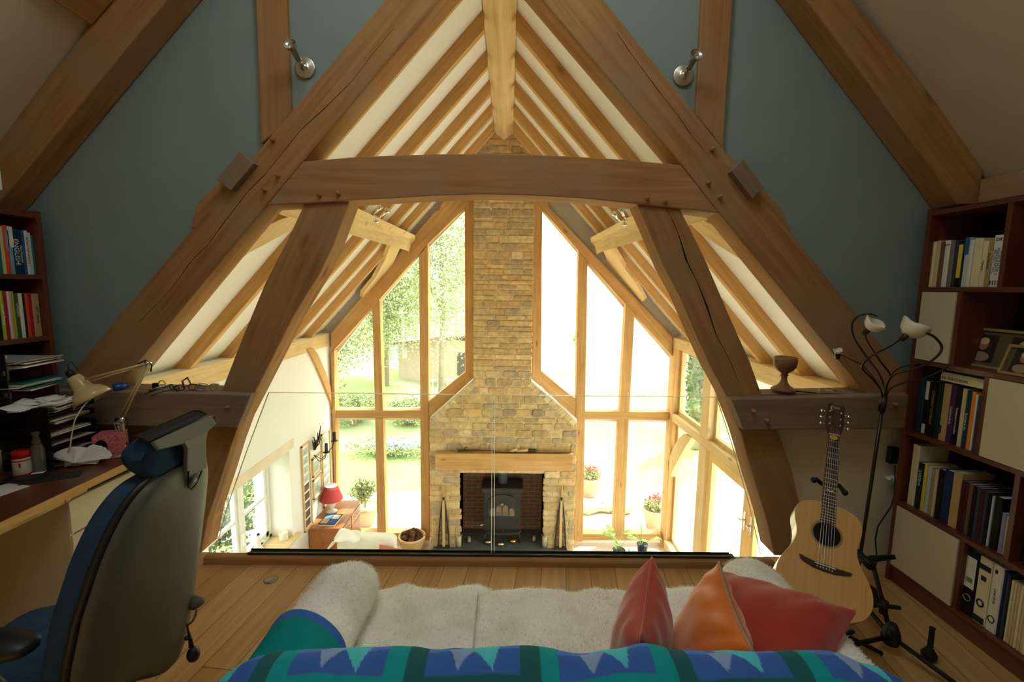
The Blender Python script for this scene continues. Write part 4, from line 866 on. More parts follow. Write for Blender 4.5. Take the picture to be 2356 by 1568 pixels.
m = MB(); bp = [(-.095,.222),(-.09,.205),(-.075,.195),(-.04,.186),(0,.183),(.04,.186),(.075,.195),(.09,.2),(.096,.213),(.06,.212),(.03,.21),(0,.212),(-.03,.21),(-.06,.214)]
m.prism([(x, y, .001) for x, y in bp], (0,0,.008)); br = loc('bridge', m, ROSE, bevel=.0015)
m = MB(); m.box((-.038,.203,.008), (.038,.2065,.012)); loc('saddle', m, C('bone', (235,225,200)), br)
for k in range(6): m = MB(); m.lathe([(0,0),(.0028,0),(.003,.003),(0,.004)], (-.027+.0108*k, .194, .009), 8); loc('bridge_pin', m, C('bone', (235,225,200)), br)
nk = [(-.0285,.40),(.0285,.40),(.0225,.845),(-.0225,.845)]
m = MB(); m.prism([(-.027,.47,-.028),(.027,.47,-.028),(.0215,.845,-.018),(-.0215,.845,-.018)], (0,0,.022)); loc('neck', m, wood('mahogany_neck', (.16,.07,.035), (.22,.10,.05), (.28,.14,.07), knots=0), grain=(0,1,0))
m = MB(); m.prism([(x, y, .001) for x, y in nk], (0,0,.0065)); fb = loc('fretboard', m, ROSE, grain=(0,1,0))
sl_ = .845-.2045
for k in range(1, 21):
    y = .845-sl_*(1-2**(-k/12)); w_ = .0225+(.845-y)/(.445)*.006; m = MB(); m.box((-w_, y-.001, .0072), (w_, y+.001, .0088)); loc('fret', m, STEEL, fb)
m = MB(); m.box((-.0228,.845,.0), (.0228,.849,.0105)); loc('nut', m, C('bone', (235,225,200)))
m = MB(); q = [(.012*math.cos(a), .555+.012*math.sin(a)) for a in [math.pi*(1.0+k/14*1.0) for k in range(15)]]; q += [(.009*math.cos(a)+.0, .5575+.009*math.sin(a)) for a in [math.pi*(2.0-k/14*1.0) for k in range(15)]]
m.prism([(x, y, .0074) for x, y in q], (0,0,.0004)); loc('crescent_inlay', m, C('pearl', (210,205,190)), fb)
hs = [(-.0225,.849),(-.030,.872),(-.036,.90),(-.036,1.02),(-.030,1.03),(.0,1.028),(.030,1.03),(.038,1.02),(.037,.90),(.031,.872),(.0225,.849)]
m = MB(); m.prism([(x, y, -.012) for x, y in hs], (0,0,.015)); hd = loc('headstock', m, ROSE, grain=(0,1,0), bevel=.001)
for sx in (-1, 1):
    for k in range(3):
        y = .905+.037*k; m = MB(); m.lathe([(0,.003),(.0065,.003),(.0065,.008),(.003,.010),(.003,.014),(0,.014)], (sx*.023, y, 0), 12); m.tube([(sx*.035, y, -.004), (sx*.052, y, -.004)], .0022, 6)
        m.ball((sx*.058, y, -.004), (.008,.0095,.004), 12, 8); tp = loc('tuning_peg', m, CHROME, hd)
for k in range(6):
    x = -.027+.0108*k; xn = -.0175+.007*k; m = MB(); m.tube([(x, .194, .0125), (x, .205, .0125), (xn, .847, .0112), (-.023 if k < 3 else .023, (.905+.037*(k if k < 3 else 5-k)), .009)], .0006 if k > 2 else .0009, 5); loc('string', m, STEEL)
me_ = text('aith', .017, (0,0,0), (1,0,0), (0,1,0), C('pearl', (210,205,190)), None)
bpy.data.objects.remove(me_)
cu = bpy.data.curves.new('t', 'FONT'); cu.body = 'aith'; cu.size = .019; cu.extrude = .0003; to = bpy.data.objects.new('t', cu); COL.objects.link(to); me2 = bpy.data.meshes.new_from_object(to.evaluated_get(bpy.context.evaluated_depsgraph_get()))
m = MB(); m.add([(v.co.x-.012, v.co.y+1.002, v.co.z+.0035) for v in me2.vertices], [tuple(p.vertices) for p in me2.polygons]); bpy.data.objects.remove(to)
q = [(-.010+.014*math.cos(a), 1.003+.014*math.sin(a)) for a in [R(70+k*12) for k in range(16)]]; q2 = [(-.006+.0125*math.cos(a), 1.003+.013*math.sin(a)) for a in [R(70+k*12) for k in range(16)]]
m.prism([(x, y, .0033) for x, y in q]+[(x, y, .0033) for x, y in q2[::-1]], (0,0,.0004)); loc('emblem', m, C('pearl', (210,205,190)), hd)
o = None
m = MB(); q = []
for k in range(20):
    a = 2*math.pi*k/20; rr = .014+.006*max(0, math.cos(a))**3; q.append((rr*math.cos(a), rr*.9*math.sin(a)))
m.M = GM @ Matrix.Translation((-.006,.826,.013)); m.prism([(x, y, 0) for x, y in q], (0,0,.0012)); pk = obj('plectrum', m, C('pick_yellow', (205,175,30)), None, 'yellow plectrum tucked under the guitar strings near the headstock', 'plectrum')
# ------------------------------------------------------------------ guitar stand and folded stand
RB = plain('rubber_black', (.012,.011,.011), rough=.55)
sb = GM @ Vector((0,.02,-.06)); f0 = Vector((sb.x, sb.y+.02, 0))
t = thing('guitar_stand', 'black tubular guitar stand with a curved neck yoke, holding the guitar', 'guitar stand', f0)
hub = Vector((sb.x+.03, sb.y+.10, .20)); yk = GM @ Vector((0,.60,-.075))
m = MB(); m.tube([hub, yk], .010, 10); m.tube([hub+Vector((0,0,-.04)), hub+Vector((0,0,.04))], .02, 10); obj('post', m, RB, t)
ya, yb, yc_, yd = GM @ Vector((-.062,.592,-.02)), GM @ Vector((-.05,.612,-.045)), GM @ Vector((.045,.612,-.045)), GM @ Vector((.062,.572,-.02))
m = MB(); m.smooth = True; m.tube([ya, yb, yk, yc_, yd], [.011,.010,.010,.010,.011], 10); m.ball(ya, .014, 10, 6); m.ball(yd, .014, 10, 6); obj('yoke', m, RB, t)
for e in (at(1945,1420,'z',.012)+Vector((.0,.0,0)), at(2028,1502,'z',.012), Vector((hub.x+.05, hub.y+.26, .012)), at(1800,1500,'z',.012)):
    m = MB(); m.tube([hub, e], .009, 8); obj('leg', m, RB, t)
cr = [GM @ Vector(v) for v in ((-.10,-.012,.03),(-.10,-.014,-.06),(0,-.03,-.12),(.10,-.014,-.06),(.10,-.012,.03))]
m = MB(); m.tube(cr, .008, 8); m.tube([cr[2], hub], .009, 8); obj('cradle', m, RB, t)
t = thing('tripod_stand', 'black folded tripod stand standing between the guitar and the bookcase', 'stand', at(2050,1475,'z',0))
hb = at(2050,1462,'z',.08); tp_ = hb+Vector((-.0,.14,.48)); tp_ = at(2005,1285,'y',hb.y+.16)
m = MB(); m.tube([hb, tp_], .010, 10); obj('post', m, RB, t)
m = MB(); m.lathe([(0,-.035),(.03,-.035),(.038,-.01),(.034,.02),(.018,.06),(0,.06)], hb, 14); m.ball(hb+Vector((-.03,-.02,.03)), .016, 10, 6); obj('hub', m, RB, t)
m = MB(); m.tube([tp_+Vector((-.045,-.02,-.005)), tp_+Vector((.0,0,.0)), tp_+Vector((.085,-.03,.03))], [.020,.016,.010], 10); m.tube([tp_+Vector((-.05,-.06,0)), tp_+Vector((-.03,.05,0))], .02, 10); obj('handle', m, RB, t)
m = MB(); g_ = hb.lerp(tp_, .36); m.tube([g_+Vector((-.03,0,.01)), g_+Vector((.065,-.01,.005))], .010, 8); m.tube([g_-Vector((0,0,.03)), g_+Vector((0,0,.03))], .017, 10); obj('clamp_lever', m, RB, t)
for e in (at(1922,1492,'z',.012), at(2290,1640,'z',.012), at(1985,1385,'z',.012)):
    m = MB(); m.tube([hb, e], .010, 8); m.tube([e+(hb-e).normalized()*.03, e], .013, 8); obj('leg', m, RB, t)
cc = at(2137,1508,'z',.02); m = MB(); m.lathe([(0,-.01),(.026,-.01),(.03,.01),(.016,.035),(.011,.04),(.010,.13),(.012,.135),(0,.136)], cc, 12); obj('foot_peg', m, RB, t)
# ================================================================== LOFT LEFT: bookcase, desk, chair
LX = -2.395; LD = .27
DT = .735
t = thing('bookcase', 'dark mahogany shelves standing on the desk against the left wall', 'bookcase', (LX-.13, 1.4, DT))
lz = [DT+.0, 1.02, 1.335, 1.65, 1.955]
m = MB(); m.box((LX-LD, 2.375, DT), (LX, 2.40, 1.97)); obj('side_panel', m, MAHOG, t, grain=(0,0,1), bevel=.002)
m = MB(); m.box((LX-LD, .55, DT), (LX, .575, 1.97)); obj('side_panel', m, MAHOG, t, grain=(0,0,1), bevel=.002)
for z in lz[1:]: m = MB(); m.box((LX-LD+.004, .575, z-.022), (LX, 2.375, z)); obj('shelf', m, MAHOG, t, grain=(0,1,0), bevel=.001)
m = MB(); m.box((LX-LD, .575, DT), (LX-LD+.006, 2.375, 1.95)); obj('back_board', m, plain('dark_board', (.03,.014,.01), rough=.8), t)
yL = lambda px, py: at(px, py, 'x', LX-.03).y
def lrow(z, items, py, group):
    out = []
    for p0, p1, h, col, lab in items:
        y0, y1 = yL(p0, py), yL(p1, py); b = book('book', y0, y1, z+.0005, h, LX-.03, .16, cols[col], lab, 'book', group, face=1); out.append((b, (y0+y1)/2, h, abs(y1-y0)))
    return out
X8 = lambda v: v/5.6
def lsp(b, z, s, size, mat, dx=0): text(s, size, (LX-.0296, b[1]+dx, z), (0, 0, -1), (0, 1, 0), mat, b[0])
G = 'books on the upper shelf of the left bookcase'
its = [(-20,-2,.215,'lime','yellow-green book at the left picture edge, upper shelf'),(X8(2),X8(52),.22,'teal','green-blue book second from the left picture edge, upper shelf'),(X8(54),X8(102),.225,'ivory','ivory book left of the bright orange one, upper shelf'),
 (X8(104),X8(158),.232,'orange','bright orange book with a pink and blue top'),(X8(160),X8(212),.23,'sky','pale blue book with a white upper half'),(X8(214),X8(285),.222,'dteal','wide dark teal book with large white capitals'),
 (X8(287),X8(330),.218,'navy','navy blue book beside the wide teal one'),(X8(332),X8(368),.218,'blue','bright blue book right of the navy one'),(X8(370),X8(412),.218,'white','white book with red spine lettering'),
 (X8(414),X8(450),.210,'pale','pale sage book with a black emblem at its foot'),(X8(452),X8(492),.198,'teal','plain green book beside the thin red one'),(X8(494),X8(524),.190,'red','thin red book leaning nearest the blue wall')]
r = lrow(1.65, its, 630, G)
lsp(r[5], 1.65+.11, 'ENGLISH', .032, INKW); lsp(r[8], 1.65+.12, 'ROAD TRIP SPORTS', .015, INKR); lsp(r[6], 1.65+.1, 'New Dictionary', .013, INKW); lsp(r[11], 1.65+.1, 'Book of Travel', .010, INKW)
m = MB(); m.box((LX-.0302, r[4][1]-.012, 1.65+.13), (LX-.0294, r[4][1]+.012, 1.65+.229)); obj('spine_panel', m, cols['white'], r[4][0], 'white upper half')
m = MB(); m.box((LX-.0302, r[3][1]-.004, 1.65+.11), (LX-.0294, r[3][1]+.012, 1.65+.21)); obj('spine_panel', m, cols['lav'], r[3][0], 'pink and blue panel')
G = 'books on the lower shelf of the left bookcase'
its = [(-22,-1,.20,'ivory','ivory book at the left picture edge, lower shelf'),(X8(0),X8(52),.235,'black','black book with a white label, lower shelf left end'),(X8(54),X8(104),.235,'lime','green book with white lettering, lower shelf'),
 (X8(106),X8(148),.235,'crim','crimson book beside the green one, lower shelf'),(X8(150),X8(176),.232,'white','thin white book left of the pink one'),(X8(178),X8(208),.232,'pink','pink and brown paperback, lower shelf'),
 (X8(210),X8(240),.232,'lime','thin lime spine in the middle of the lower shelf'),(X8(242),X8(296),.222,'green','olive book with a small figure on its spine'),(X8(298),X8(350),.222,'white','white book left of the orange pair'),
 (X8(352),X8(374),.218,'dgreen','thin dark green book left of the orange pair'),(X8(376),X8(425),.222,'orange','plain vivid orange book, lower shelf'),(X8(427),X8(466),.222,'crim','magenta book right of the orange one'),
 (X8(468),X8(560),.218,'sand','wide pale pink-grey book near the blue wall'),(X8(562),X8(604),.218,'ivory','ivory book right of the wide pale one'),(X8(606),X8(644),.218,'pale','pale blue book with a bright blue splash, nearest the wall')]
r = lrow(1.335, its, 775, G)
lsp(r[2], 1.335+.12, 'Lonely Places', .018, INKW); lsp(r[12], 1.335+.11, 'AT  Work', .02, INK); lsp(r[7], 1.335+.14, 'GARDENS', .015, INKW)
m = MB(); m.box((LX-.0302, r[14][1]-.011, 1.335+.03), (LX-.0294, r[14][1]+.009, 1.335+.07)); obj('spine_panel', m, cols['sky'], r[14][0], 'bright blue splash')
m = MB(); m.box((LX-.0302, r[1][1]-.012, 1.335+.19), (LX-.0294, r[1][1]+.012, 1.335+.23)); obj('spine_panel', m, cols['white'], r[1][0], 'white label')
# papers: wobbly sheets
def sheets(p, sx, sy, n, th, rnd, parent, mats, yaw=0, name='paper_stack'):
    z = p.z
    for k in range(n):
        a = yaw+rnd.uniform(-.12, .12); w, d = sx*rnd.uniform(.92, 1.05), sy*rnd.uniform(.92, 1.05); cx, cy = p.x+rnd.uniform(-.008, .008), p.y+rnd.uniform(-.008, .008); h = th*rnd.uniform(.5, 1.4); b = rnd.uniform(-.004, .008)
        m = MB(); ca, sa = math.cos(a), math.sin(a)
        def q(u, v, zz): return (cx+ca*u*w/2-sa*v*d/2, cy+sa*u*w/2+ca*v*d/2, zz+b*(u*u))
        m.grid(6, 4, lambda u, v: q(u*2-1, v*2-1, z)); m.grid(6, 4, lambda u, v: q(u*2-1, v*2-1, z+h))
        for i in range(5):
            for v in (-1, 1): m.add([q(i/2.5-1, v, z), q((i+1)/2.5-1, v, z), q((i+1)/2.5-1, v, z+h), q(i/2.5-1, v, z+h)], [(0,1,2,3)])
        for u in (-1, 1): m.add([q(u, -1, z), q(u, 1, z), q(u, 1, z+h), q(u, -1, z+h)], [(0,1,2,3)])
        obj(name, m, mats[k % len(mats)], parent); z += h+.0006+max(0, b*.2)
    return z
rnd = random.Random(21)
PM = [PAPER, C('paper_cream', (200,195,185)), C('paper_grey', (150,150,158))]
# letter trays on the shelf of the bookcase
TB = plain('tray_black', (.014,.014,.016), rough=.3, spec=.5)
def tray(base, sx, sy, n, gap, label, yaw, name='letter_tray', ppl=5, msk=None):
    """stack of open trays; papers are things of their own"""
    M = Matrix.Translation(base) @ Matrix.Rotation(yaw, 4, 'Z')
    for k in range(n):
        z = k*gap; t = thing(name, label[k], 'letter tray', M @ Vector((0,0,z)), 'letter trays on the left')
        m = MB(); m.M = M; m.box((-sx/2,-sy/2,z),(sx/2,sy/2,z+.003)); m.box((-sx/2,-sy/2,z),(-sx/2+.003,sy/2,z+gap*.92)); m.box((-sx/2,sy/2-.003,z),(sx/2,sy/2,z+.03)); m.box((-sx/2,-sy/2,z),(sx/2,-sy/2+.003,z+gap*.8))
        obj('tray_shell', m, TB, t, bevel=.001)
        yield k, M @ Vector((.01, 0, z+.0035)), yaw
DESKY1 = 2.40
sb = at(60, 905, 'x', LX+.03); 
for k, p, yw in tray(Vector((LX+.0, 2.12, 1.021)), .30, .24, 3, .098, ['black letter tray on the bookcase, lowest of three', 'black letter tray on the bookcase, middle of three', 'black letter tray on the bookcase, topmost of three'], .08):
    t = thing('paper_stack', ['pile of papers in the lowest tray of the bookcase', 'pile of magazines in the middle tray of the bookcase', 'loose white papers in the topmost tray of the bookcase'][k], 'papers', p, 'papers in the letter trays'); sheets(p+Vector((.035,0,0)), .30, .21, 6, .0045, rnd, t, PM if k != 1 else [PM[1], cols['teal'], PM[0], PM[2]], yw)
p = Vector((LX-.02, 2.10, 1.021+.24)); 
for k, p, yw in tray(Vector((-2.285, 2.18, DT+.001)), .31, .25, 6, .052, ['black desk tray, lowest of six below the lamp', 'black desk tray, second from the desk top', 'black desk tray, third from the desk top', 'black desk tray, third from the top of the stack', 'black desk tray, second from the top of the stack', 'black desk tray, topmost of six below the lamp shade'], .05):
    t = thing('paper_stack', ['papers in the lowest desk tray', 'single sheets in the second desk tray', 'thin papers in the third desk tray', 'papers in the fourth desk tray', 'thick papers in the fifth desk tray', 'untidy letters heaped on the topmost desk tray'][k], 'papers', p, 'papers in the desk trays'); sheets(p+Vector((.0,0,0)), .28, .21, 2 if k < 4 else (4 if k == 4 else 9), .0035, rnd, t, PM if k < 5 else [PAPER, PM[1], cols['brown'], PAPER], yw+(.0 if k < 5 else .12))
for k, (x, y, a, s) in enumerate(((95,925,.5,.10),(125,922,-.3,.08),(133,926,.9,.06),(60,940,.2,.09))):
    P = at(x, y, 'z', DT+.352+.004*k); m = MB(); c, s_ = math.cos(a), math.sin(a)
    m.grid(5, 4, lambda u, v: (P.x+c*(u-.5)*s*1.4-s_*(v-.5)*s, P.y+s_*(u-.5)*s*1.4+c*(v-.5)*s, P.z+.016*(u-.5)**2*4))
    o_ = obj('letter', m, PAPER, None, ['open envelope on top of the desk trays, left of the lamp shade', 'folded white sheet on the desk trays, under the lamp shade', 'small white slip hanging over the front of the desk trays', 'long white sheet at the back of the desk tray heap'][k], 'letter', 'loose letters on the desk trays'); sm = o_.modifiers.new('s', 'SOLIDIFY'); sm.thickness = .001
# upright folders at the picture edge beside the shelf trays
for k, (x, col, lab) in enumerate(((-14,'slate','slate folder upright at the left picture edge'),(-4,'white','white folder standing at the left end of the shelf trays'),(6,'pale','pale folder end standing against the shelf trays'))):
    y = at(x, 900, 'x', LX).y; book('folder', y-.012, y-.002, 1.0205, .25, LX+.045, .22, cols[col], lab, 'folder', 'upright folders beside the trays', face=1)
# desk
dk = thing('desk', 'long dark mahogany desk along the left wall with a light edge', 'desk', (-2.25, 1.0, 0))
fe = at(273, 1077, 'z', .70); f1 = at(0, 1216, 'z', .70)
xa, xb = -1.875, -1.855
m = MB(); m.prism([(XLL+.004, -.6, .71), (-1.83, -.6, .71), (-1.865, 1.5, .71), (-1.89, 2.40, .71), (XLL+.004, 2.40, .71)], (0, 0, .025)); obj('desk_top', m, MAHOG, dk, grain=(0,1,0), bevel=.002)
m = MB(); m.prism([(-1.83, -.6, .700), (-1.822, -.6, .700), (-1.857, 1.5, .700), (-1.882, 2.40, .700), (-1.89, 2.40, .700), (-1.865, 1.5, .700)], (0, 0, .034)); obj('edge_strip', m, OAK, dk, 'light wooden edge strip', grain=(0,1,0), bevel=.002)
m = MB(); m.box((XLL+.01, .0, .66), (-1.92, 2.0, .71)); obj('rail', m, OAKP, dk, grain=(0,1,0))
t = thing('drawer_unit', 'cream four-drawer unit under the desk, behind the office chair', 'drawers', (-2.2, 2.14, 0))
m = MB(); m.box((-2.62, 1.895, .02), (-1.915, 1.915, .698)); m.box((-2.62, 2.36, .02), (-1.915, 2.38, .698)); m.box((-2.62, 1.915, .02), (-1.93, 2.36, .04)); m.box((-2.62, 1.915, .0), (-1.95, 2.36, .02)); m.box((-2.62, 1.915, .67), (-1.93, 2.36, .698)); obj('carcase', m, CREAMD, t)
m = MB(); m.box((-2.62, 1.892, 0), (-1.915, 1.915, .035)); obj('base_edge', m, WHITE, t, 'white base edge')
for k, (z0, z1) in enumerate(((.515,.665),(.365,.508),(.215,.358),(.045,.208))):
    m = MB(); m.box((-1.93, 1.898, z0), (-1.908, 2.378, z1)); obj('drawer', m, CREAMD, t, bevel=.003)
# things on the desk ----------------------------------------------------
def onz(x, y, z=DT+.0): return at(x, y, 'z', z)
def bottle(name, label, cat, px, prof, mat, parts, group=None):
    c = onz(*px); t = thing(name, label, cat, c, group); m = MB(); m.lathe(prof, c, 20); obj(parts[0], m, mat, t); return t, c
t, c = bottle('tablet_tub', 'white tub with a red screw lid on the desk', 'tub', (54,1093), [(0,0),(.030,0),(.032,.004),(.032,.082),(.028,.09),(0,.09)], C('tub_white', (205,200,195)), ['tub_body'])
m = MB(); m.lathe([(0,.088),(.0315,.088),(.032,.115),(.028,.12),(0,.12)], c, 24); obj('lid', m, C('lid_red', (200,30,35)), t, 'red lid')
m = MB(); m.lathe([(.0323,.008),(.0328,.008),(.0328,.014),(.0323,.014)], c, 24); m.lathe([(.0323,.074),(.0328,.074),(.0328,.079),(.0323,.079)], c, 24); obj('label_band', m, C('lid_red', (200,30,35)), t, 'red bands')
m = MB(); m.cbox(c+Vector((.018,-.0275,.058)), (.008,.002,.02)); obj('label_mark', m, C('lid_red', (200,30,35)), t)
t, c = bottle('spray_bottle', 'clear pump spray bottle with grey liquid behind the red-lidded tub', 'bottle', (92,1085), [(0,0),(.024,0),(.026,.005),(.026,.118),(.018,.135),(.013,.138),(0,.138)], plain('spray_liquid', (.16,.17,.16), rough=.15, spec=.6), ['bottle_body'])
m = MB(); m.lathe([(0,.138),(.016,.138),(.016,.150),(.011,.158),(.011,.178),(.015,.182),(.014,.192),(0,.194)], c, 16); m.tube([c+Vector((0,0,.185)), c+Vector((.018,-.02,.184))], .005, 8); obj('pump_head', m, C('pump_grey', (120,120,115)), t, 'grey pump head')
t, c = bottle('pill_bottle', 'small bottle with an orange cap between the tub and the spray bottle', 'bottle', (73,1085), [(0,0),(.018,0),(.018,.05),(.015,.055),(0,.055)], C('pill_label', (120,130,150)), ['bottle_body'])
m = MB(); m.lathe([(0,.054),(.017,.054),(.017,.078),(0,.08)], c, 16); obj('lid', m, C('lid_orange', (215,100,35)), t, 'orange cap')
c = onz(58, 1100); m = MB(); m.M = Matrix.Translation(c+Vector((.005,-.002,-.0))) @ Matrix.Rotation(.5, 4, 'Z'); m.box((-.075,-.04,.0),(.075,.04,.010)); obj('mobile_phone', m, BLACK, None, 'black phone lying in front of the red-lidded tub', 'phone', bevel=.004)
c = onz(120, 1098); m = MB(); m.M = Matrix.Translation(c) @ Matrix.Rotation(.55, 4, 'Z'); m.box((-.10,-.045,0),(.10,.045,.003)); obj('mouse_mat', m, C('mat_dark', (40,46,40)), None, 'dark rubber mat lying at the front of the desk', 'mat', bevel=.001)
c = onz(88, 1092); m = MB(); m.M = Matrix.Translation(c) @ Matrix.Rotation(.5, 4, 'Z'); m.box((-.022,-.01,0),(.022,.01,.012)); obj('cable_plug', m, WHITE, None, 'white cable plug lying beside the phone', 'plug', bevel=.003)
c = onz(5, 1135); m = MB(); m.M = Matrix.Translation(c) @ Matrix.Rotation(-.2, 4, 'Z'); m.box((-.10,-.10,0),(.025,.08,.0015)); obj('sheet_of_paper', m, PAPER, None, 'white sheet at the left picture edge of the desk', 'paper')
cb_ = [onz(98,1090)+Vector((0,0,.006)), onz(107,1083)+Vector((0,0,.004)), onz(112,1072,DT+.004), onz(140,1062,DT+.01), at(158,1040,'y',2.1), at(165,1000,'y',2.12), at(175,960,'y',2.15), at(205,920,'y',2.22), at(240,903,'y',2.32)]
Q = []
for i in range(len(cb_)-1):
    a, b, c_, d = cb_[max(i-1,0)], cb_[i], cb_[i+1], cb_[min(i+2, len(cb_)-1)]
    for s_ in range(5): u = s_/5; Q.append(.5*((2*b)+(c_-a)*u+(2*a-5*b+4*c_-d)*u*u+(3*b-a-3*c_+d)*u**3))
m = MB(); m.tube(Q+[cb_[-1]], .0028, 6); obj('charging_cable', m, C('cable_white', (200,198,185)), None, 'white charging cable curving from the desk up to the blue case', 'cable')
# tissue box
c = onz(246, 1052, DT); t = thing('tissue_box', 'pink patterned tissue box behind the desk lamp base', 'tissue box', c)
M = Matrix.Translation(c+Vector((0,.03,0))) @ Matrix.Rotation(R(22), 4, 'Z'); m = MB(); m.M = M; m.box((-.055,-.055,0),(.055,.055,.12)); 
pm, nt_, out_ = newmat('tissue_pattern'); b_ = bsdf(nt_, out_, .6, .3); g_ = N(nt_, 'Attribute', attribute_name='gc'); v_ = N(nt_, 'TexVoronoi'); v_.inputs['Scale'].default_value = 90; nt_.links.new(g_.outputs['Vector'], v_.inputs['Vector']); nt_.links.new(ramp(nt_, v_.outputs['Distance'], [(.2, lin((170,60,80))), (.6, lin((205,120,130)))]), b_.inputs['Base Color'])
obj('carton', m, pm, t, bevel=.002)
m = MB(); m.M = M; m.prism([(-.02+.03*math.cos(a)*.9, -.0555, .06+.042*math.sin(a)) for a in [2*math.pi*k/20 for k in range(20)]], (0,-.0006,0)); obj('slot', m, BLACKM, t)
def tis(u, v):
    a = u*2*math.pi; r_ = .012+.075*v*(1+.25*math.sin(3*a)+.2*math.sin(5*a+1)); q = Vector((-.02+r_*math.cos(a)*1.05-.05*v, -.056-.095*v*(1-.3*v)+.006*math.sin(7*a+v*5), -.0+.06+r_*math.sin(a)*.75-.025*v*v+.012*math.sin(5*a+v*4)*v))
    return M @ Vector((q.x, q.y, max(q.z, .004)))
m = MB(); m.grid(36, 8, tis, closed_u=True); n_ = len(m.v); m.add([tis(i/36, 1) for i in range(36)]+[M @ Vector((-.09,-.155,.03))], [(i, (i+1) % 36, 36) for i in range(36)]); obj('tissue', m, C('tissue_white', (225,222,225)), t, 'white crumpled tissue')
# black round-backed object at the left edge
c = onz(30, 1010, DT); c = Vector((-2.22, 1.93, DT)); t = thing('desk_organiser', 'black round-topped desk organiser with orange clips, at the left picture edge', 'organiser', c)
m = MB(); n = 18; pr = [Vector((-2.30+0, 1.98+0, 0))]; pts = [(-2.42+.0,DT),( -2.42,1.0)]
arc = [(-.16*math.cos(a), .17+.13*math.sin(a)) for a in [math.pi*k/n for k in range(n+1)]]
A = Vector((1, .45, 0)).normalized(); o_ = at(45, 1065, 'z', DT)+Vector((-.05, -.02, 0))
prof_ = [o_+A*(-.16)]+[o_+A*u+Vector((0,0,v)) for u, v in arc]+[o_+A*.16]
m.prism(prof_, Vector((-.45, 1, 0)).normalized()*.05); obj('shell', m, BLACK, t, bevel=.006)
for dz in (.17, .09): m = MB(); q = o_+A*.10+Vector((.0,-.012,dz)); m.cbox(q, (.035,.02,.008)); obj('clip', m, C('clip_orange', (225,110,60)), t, 'orange clip')
c = onz(18,1065); m = MB(); m.box((c.x-.09, c.y-.05, DT), (c.x-.03, c.y-.01, DT+.09)); obj('white_box', m, PAPER, None, 'small white box at the left picture edge beside the organiser', 'box', bevel=.002) if False else None
c = at(8, 1085, 'z', DT); m = MB(); m.lathe([(0,0),(.03,0),(.03,.10),(.026,.105),(0,.105)], c+Vector((-.035,0,0)), 18); obj('cream_jar', m, C('jar_cream', (205,205,170)), None, 'pale jar cut by the left picture edge', 'jar')
c = at(6, 415, 'x', XLL+.40); m = MB(); m.box((c.x-.05, c.y-.06, c.z-.045), (c.x, c.y+.0, c.z+.05)); 
t = thing('wall_device', 'small white device high on the left, cut by the picture edge', 'device', c); obj('housing', m, WHITE, t, bevel=.008); m = MB(); m.tube([c+Vector((-.02,-.02,0)), Vector((XLL, c.y-.02, c.z+.0))], .012, 8); obj('bracket', m, WHITE, t)
# desk lamp ---------------------------------------------------------------
LC = plain('lamp_cream', (.62,.50,.25), rough=.22, spec=.6, var=.01)
YD = 2.14
bc = at(262, 1044, 'z', DT); t = thing('desk_lamp', 'cream anglepoise desk lamp with sprung arms', 'lamp', bc)
m = MB(); m.M = Matrix.Translation(bc) @ Matrix.Rotation(R(15), 4, 'Z'); m.box((-.095,-.07,0),(.085,.085,.016)); m.box((-.07,-.045,.016),(.06,.06,.026)); obj('base', m, LC, t, bevel=.006)
j0 = at(283, 1016, 'y', bc.y+.02); j1 = at(277, 962, 'y', bc.y+.02); 
m = MB(); m.tube([Vector((j0.x, j0.y, DT+.02)), j0+Vector((0,0,.02))], .012, 12); m.lathe([(0,0),(.018,0),(.018,.03),(.012,.035),(0,.035)], Vector((j0.x, j0.y, DT+.022)), 16); obj('swivel', m, CHROME, t)
top = at(340, 835, 'y', bc.y+.05); hk = at(196, 872, 'y', bc.y-.04)
k0 = at(272, 965, 'y', bc.y+.02); base_p = j0+Vector((0,0,.01))
m = MB(); m.tube([base_p, k0], .006, 8); m.tube([base_p+Vector((.012,0,0)), k0+Vector((.02,0,.0))], .006, 8); obj('lower_link', m, LC, t)
for dx in (0, .022): m = MB(); m.tube([k0+Vector((dx,0,0)), top+Vector((dx*.35,0,-.0))], .0055, 8); obj('arm', m, LC, t)
m = MB(); m.tube([k0+Vector((-.01,0,0)), k0+Vector((.034,0,.004))], .012, 12); obj('joint', m, CHROME, t); m = MB(); m.tube([top+Vector((-.006,-.01,0)), top+Vector((.006,.012,0))], .012, 12); obj('joint', m, CHROME, t); m = MB(); m.ball(k0+Vector((.03,-.014,.0)), .008, 10, 6); obj('wing_nut', m, CHROME, t)
for q in (at(345, 838, 'y', bc.y+.05),): pass
m = MB(); m.tube([top, hk], .006, 8); m.tube([top+Vector((-.02,0,-.012)), hk+Vector((.03,0,-.008))], .0045, 8); obj('upper_arm', m, LC, t)
for k in range(3):
    a = k0+Vector((-.012+.015*k,-.01,-.01)); b = a+Vector((.012,0,-.075)); m = MB(); P = [a.lerp(b, i/40)+Vector((.005*math.cos(i*1.6), .005*math.sin(i*1.6), 0)) for i in range(41)]; m.tube(P, .0014, 5); obj('spring', m, CHROME, t)
s0 = at(168, 862, 'y', bc.y-.05); s1 = at(222, 905, 'y', bc.y-.10); ax = (s1-s0).normalized(); ax = Vector((.50,.10,-.80)).normalized(); s0 = at(168, 866, 'y', bc.y-.03)
m = MB(); m.smooth = True; prf = [(0,0),(.020,.0),(.024,.004),(.029,.040),(.032,.062),(.036,.070),(.052,.082),(.064,.105),(.068,.128),(.066,.128),(.062,.106),(.050,.086),(.034,.074)]
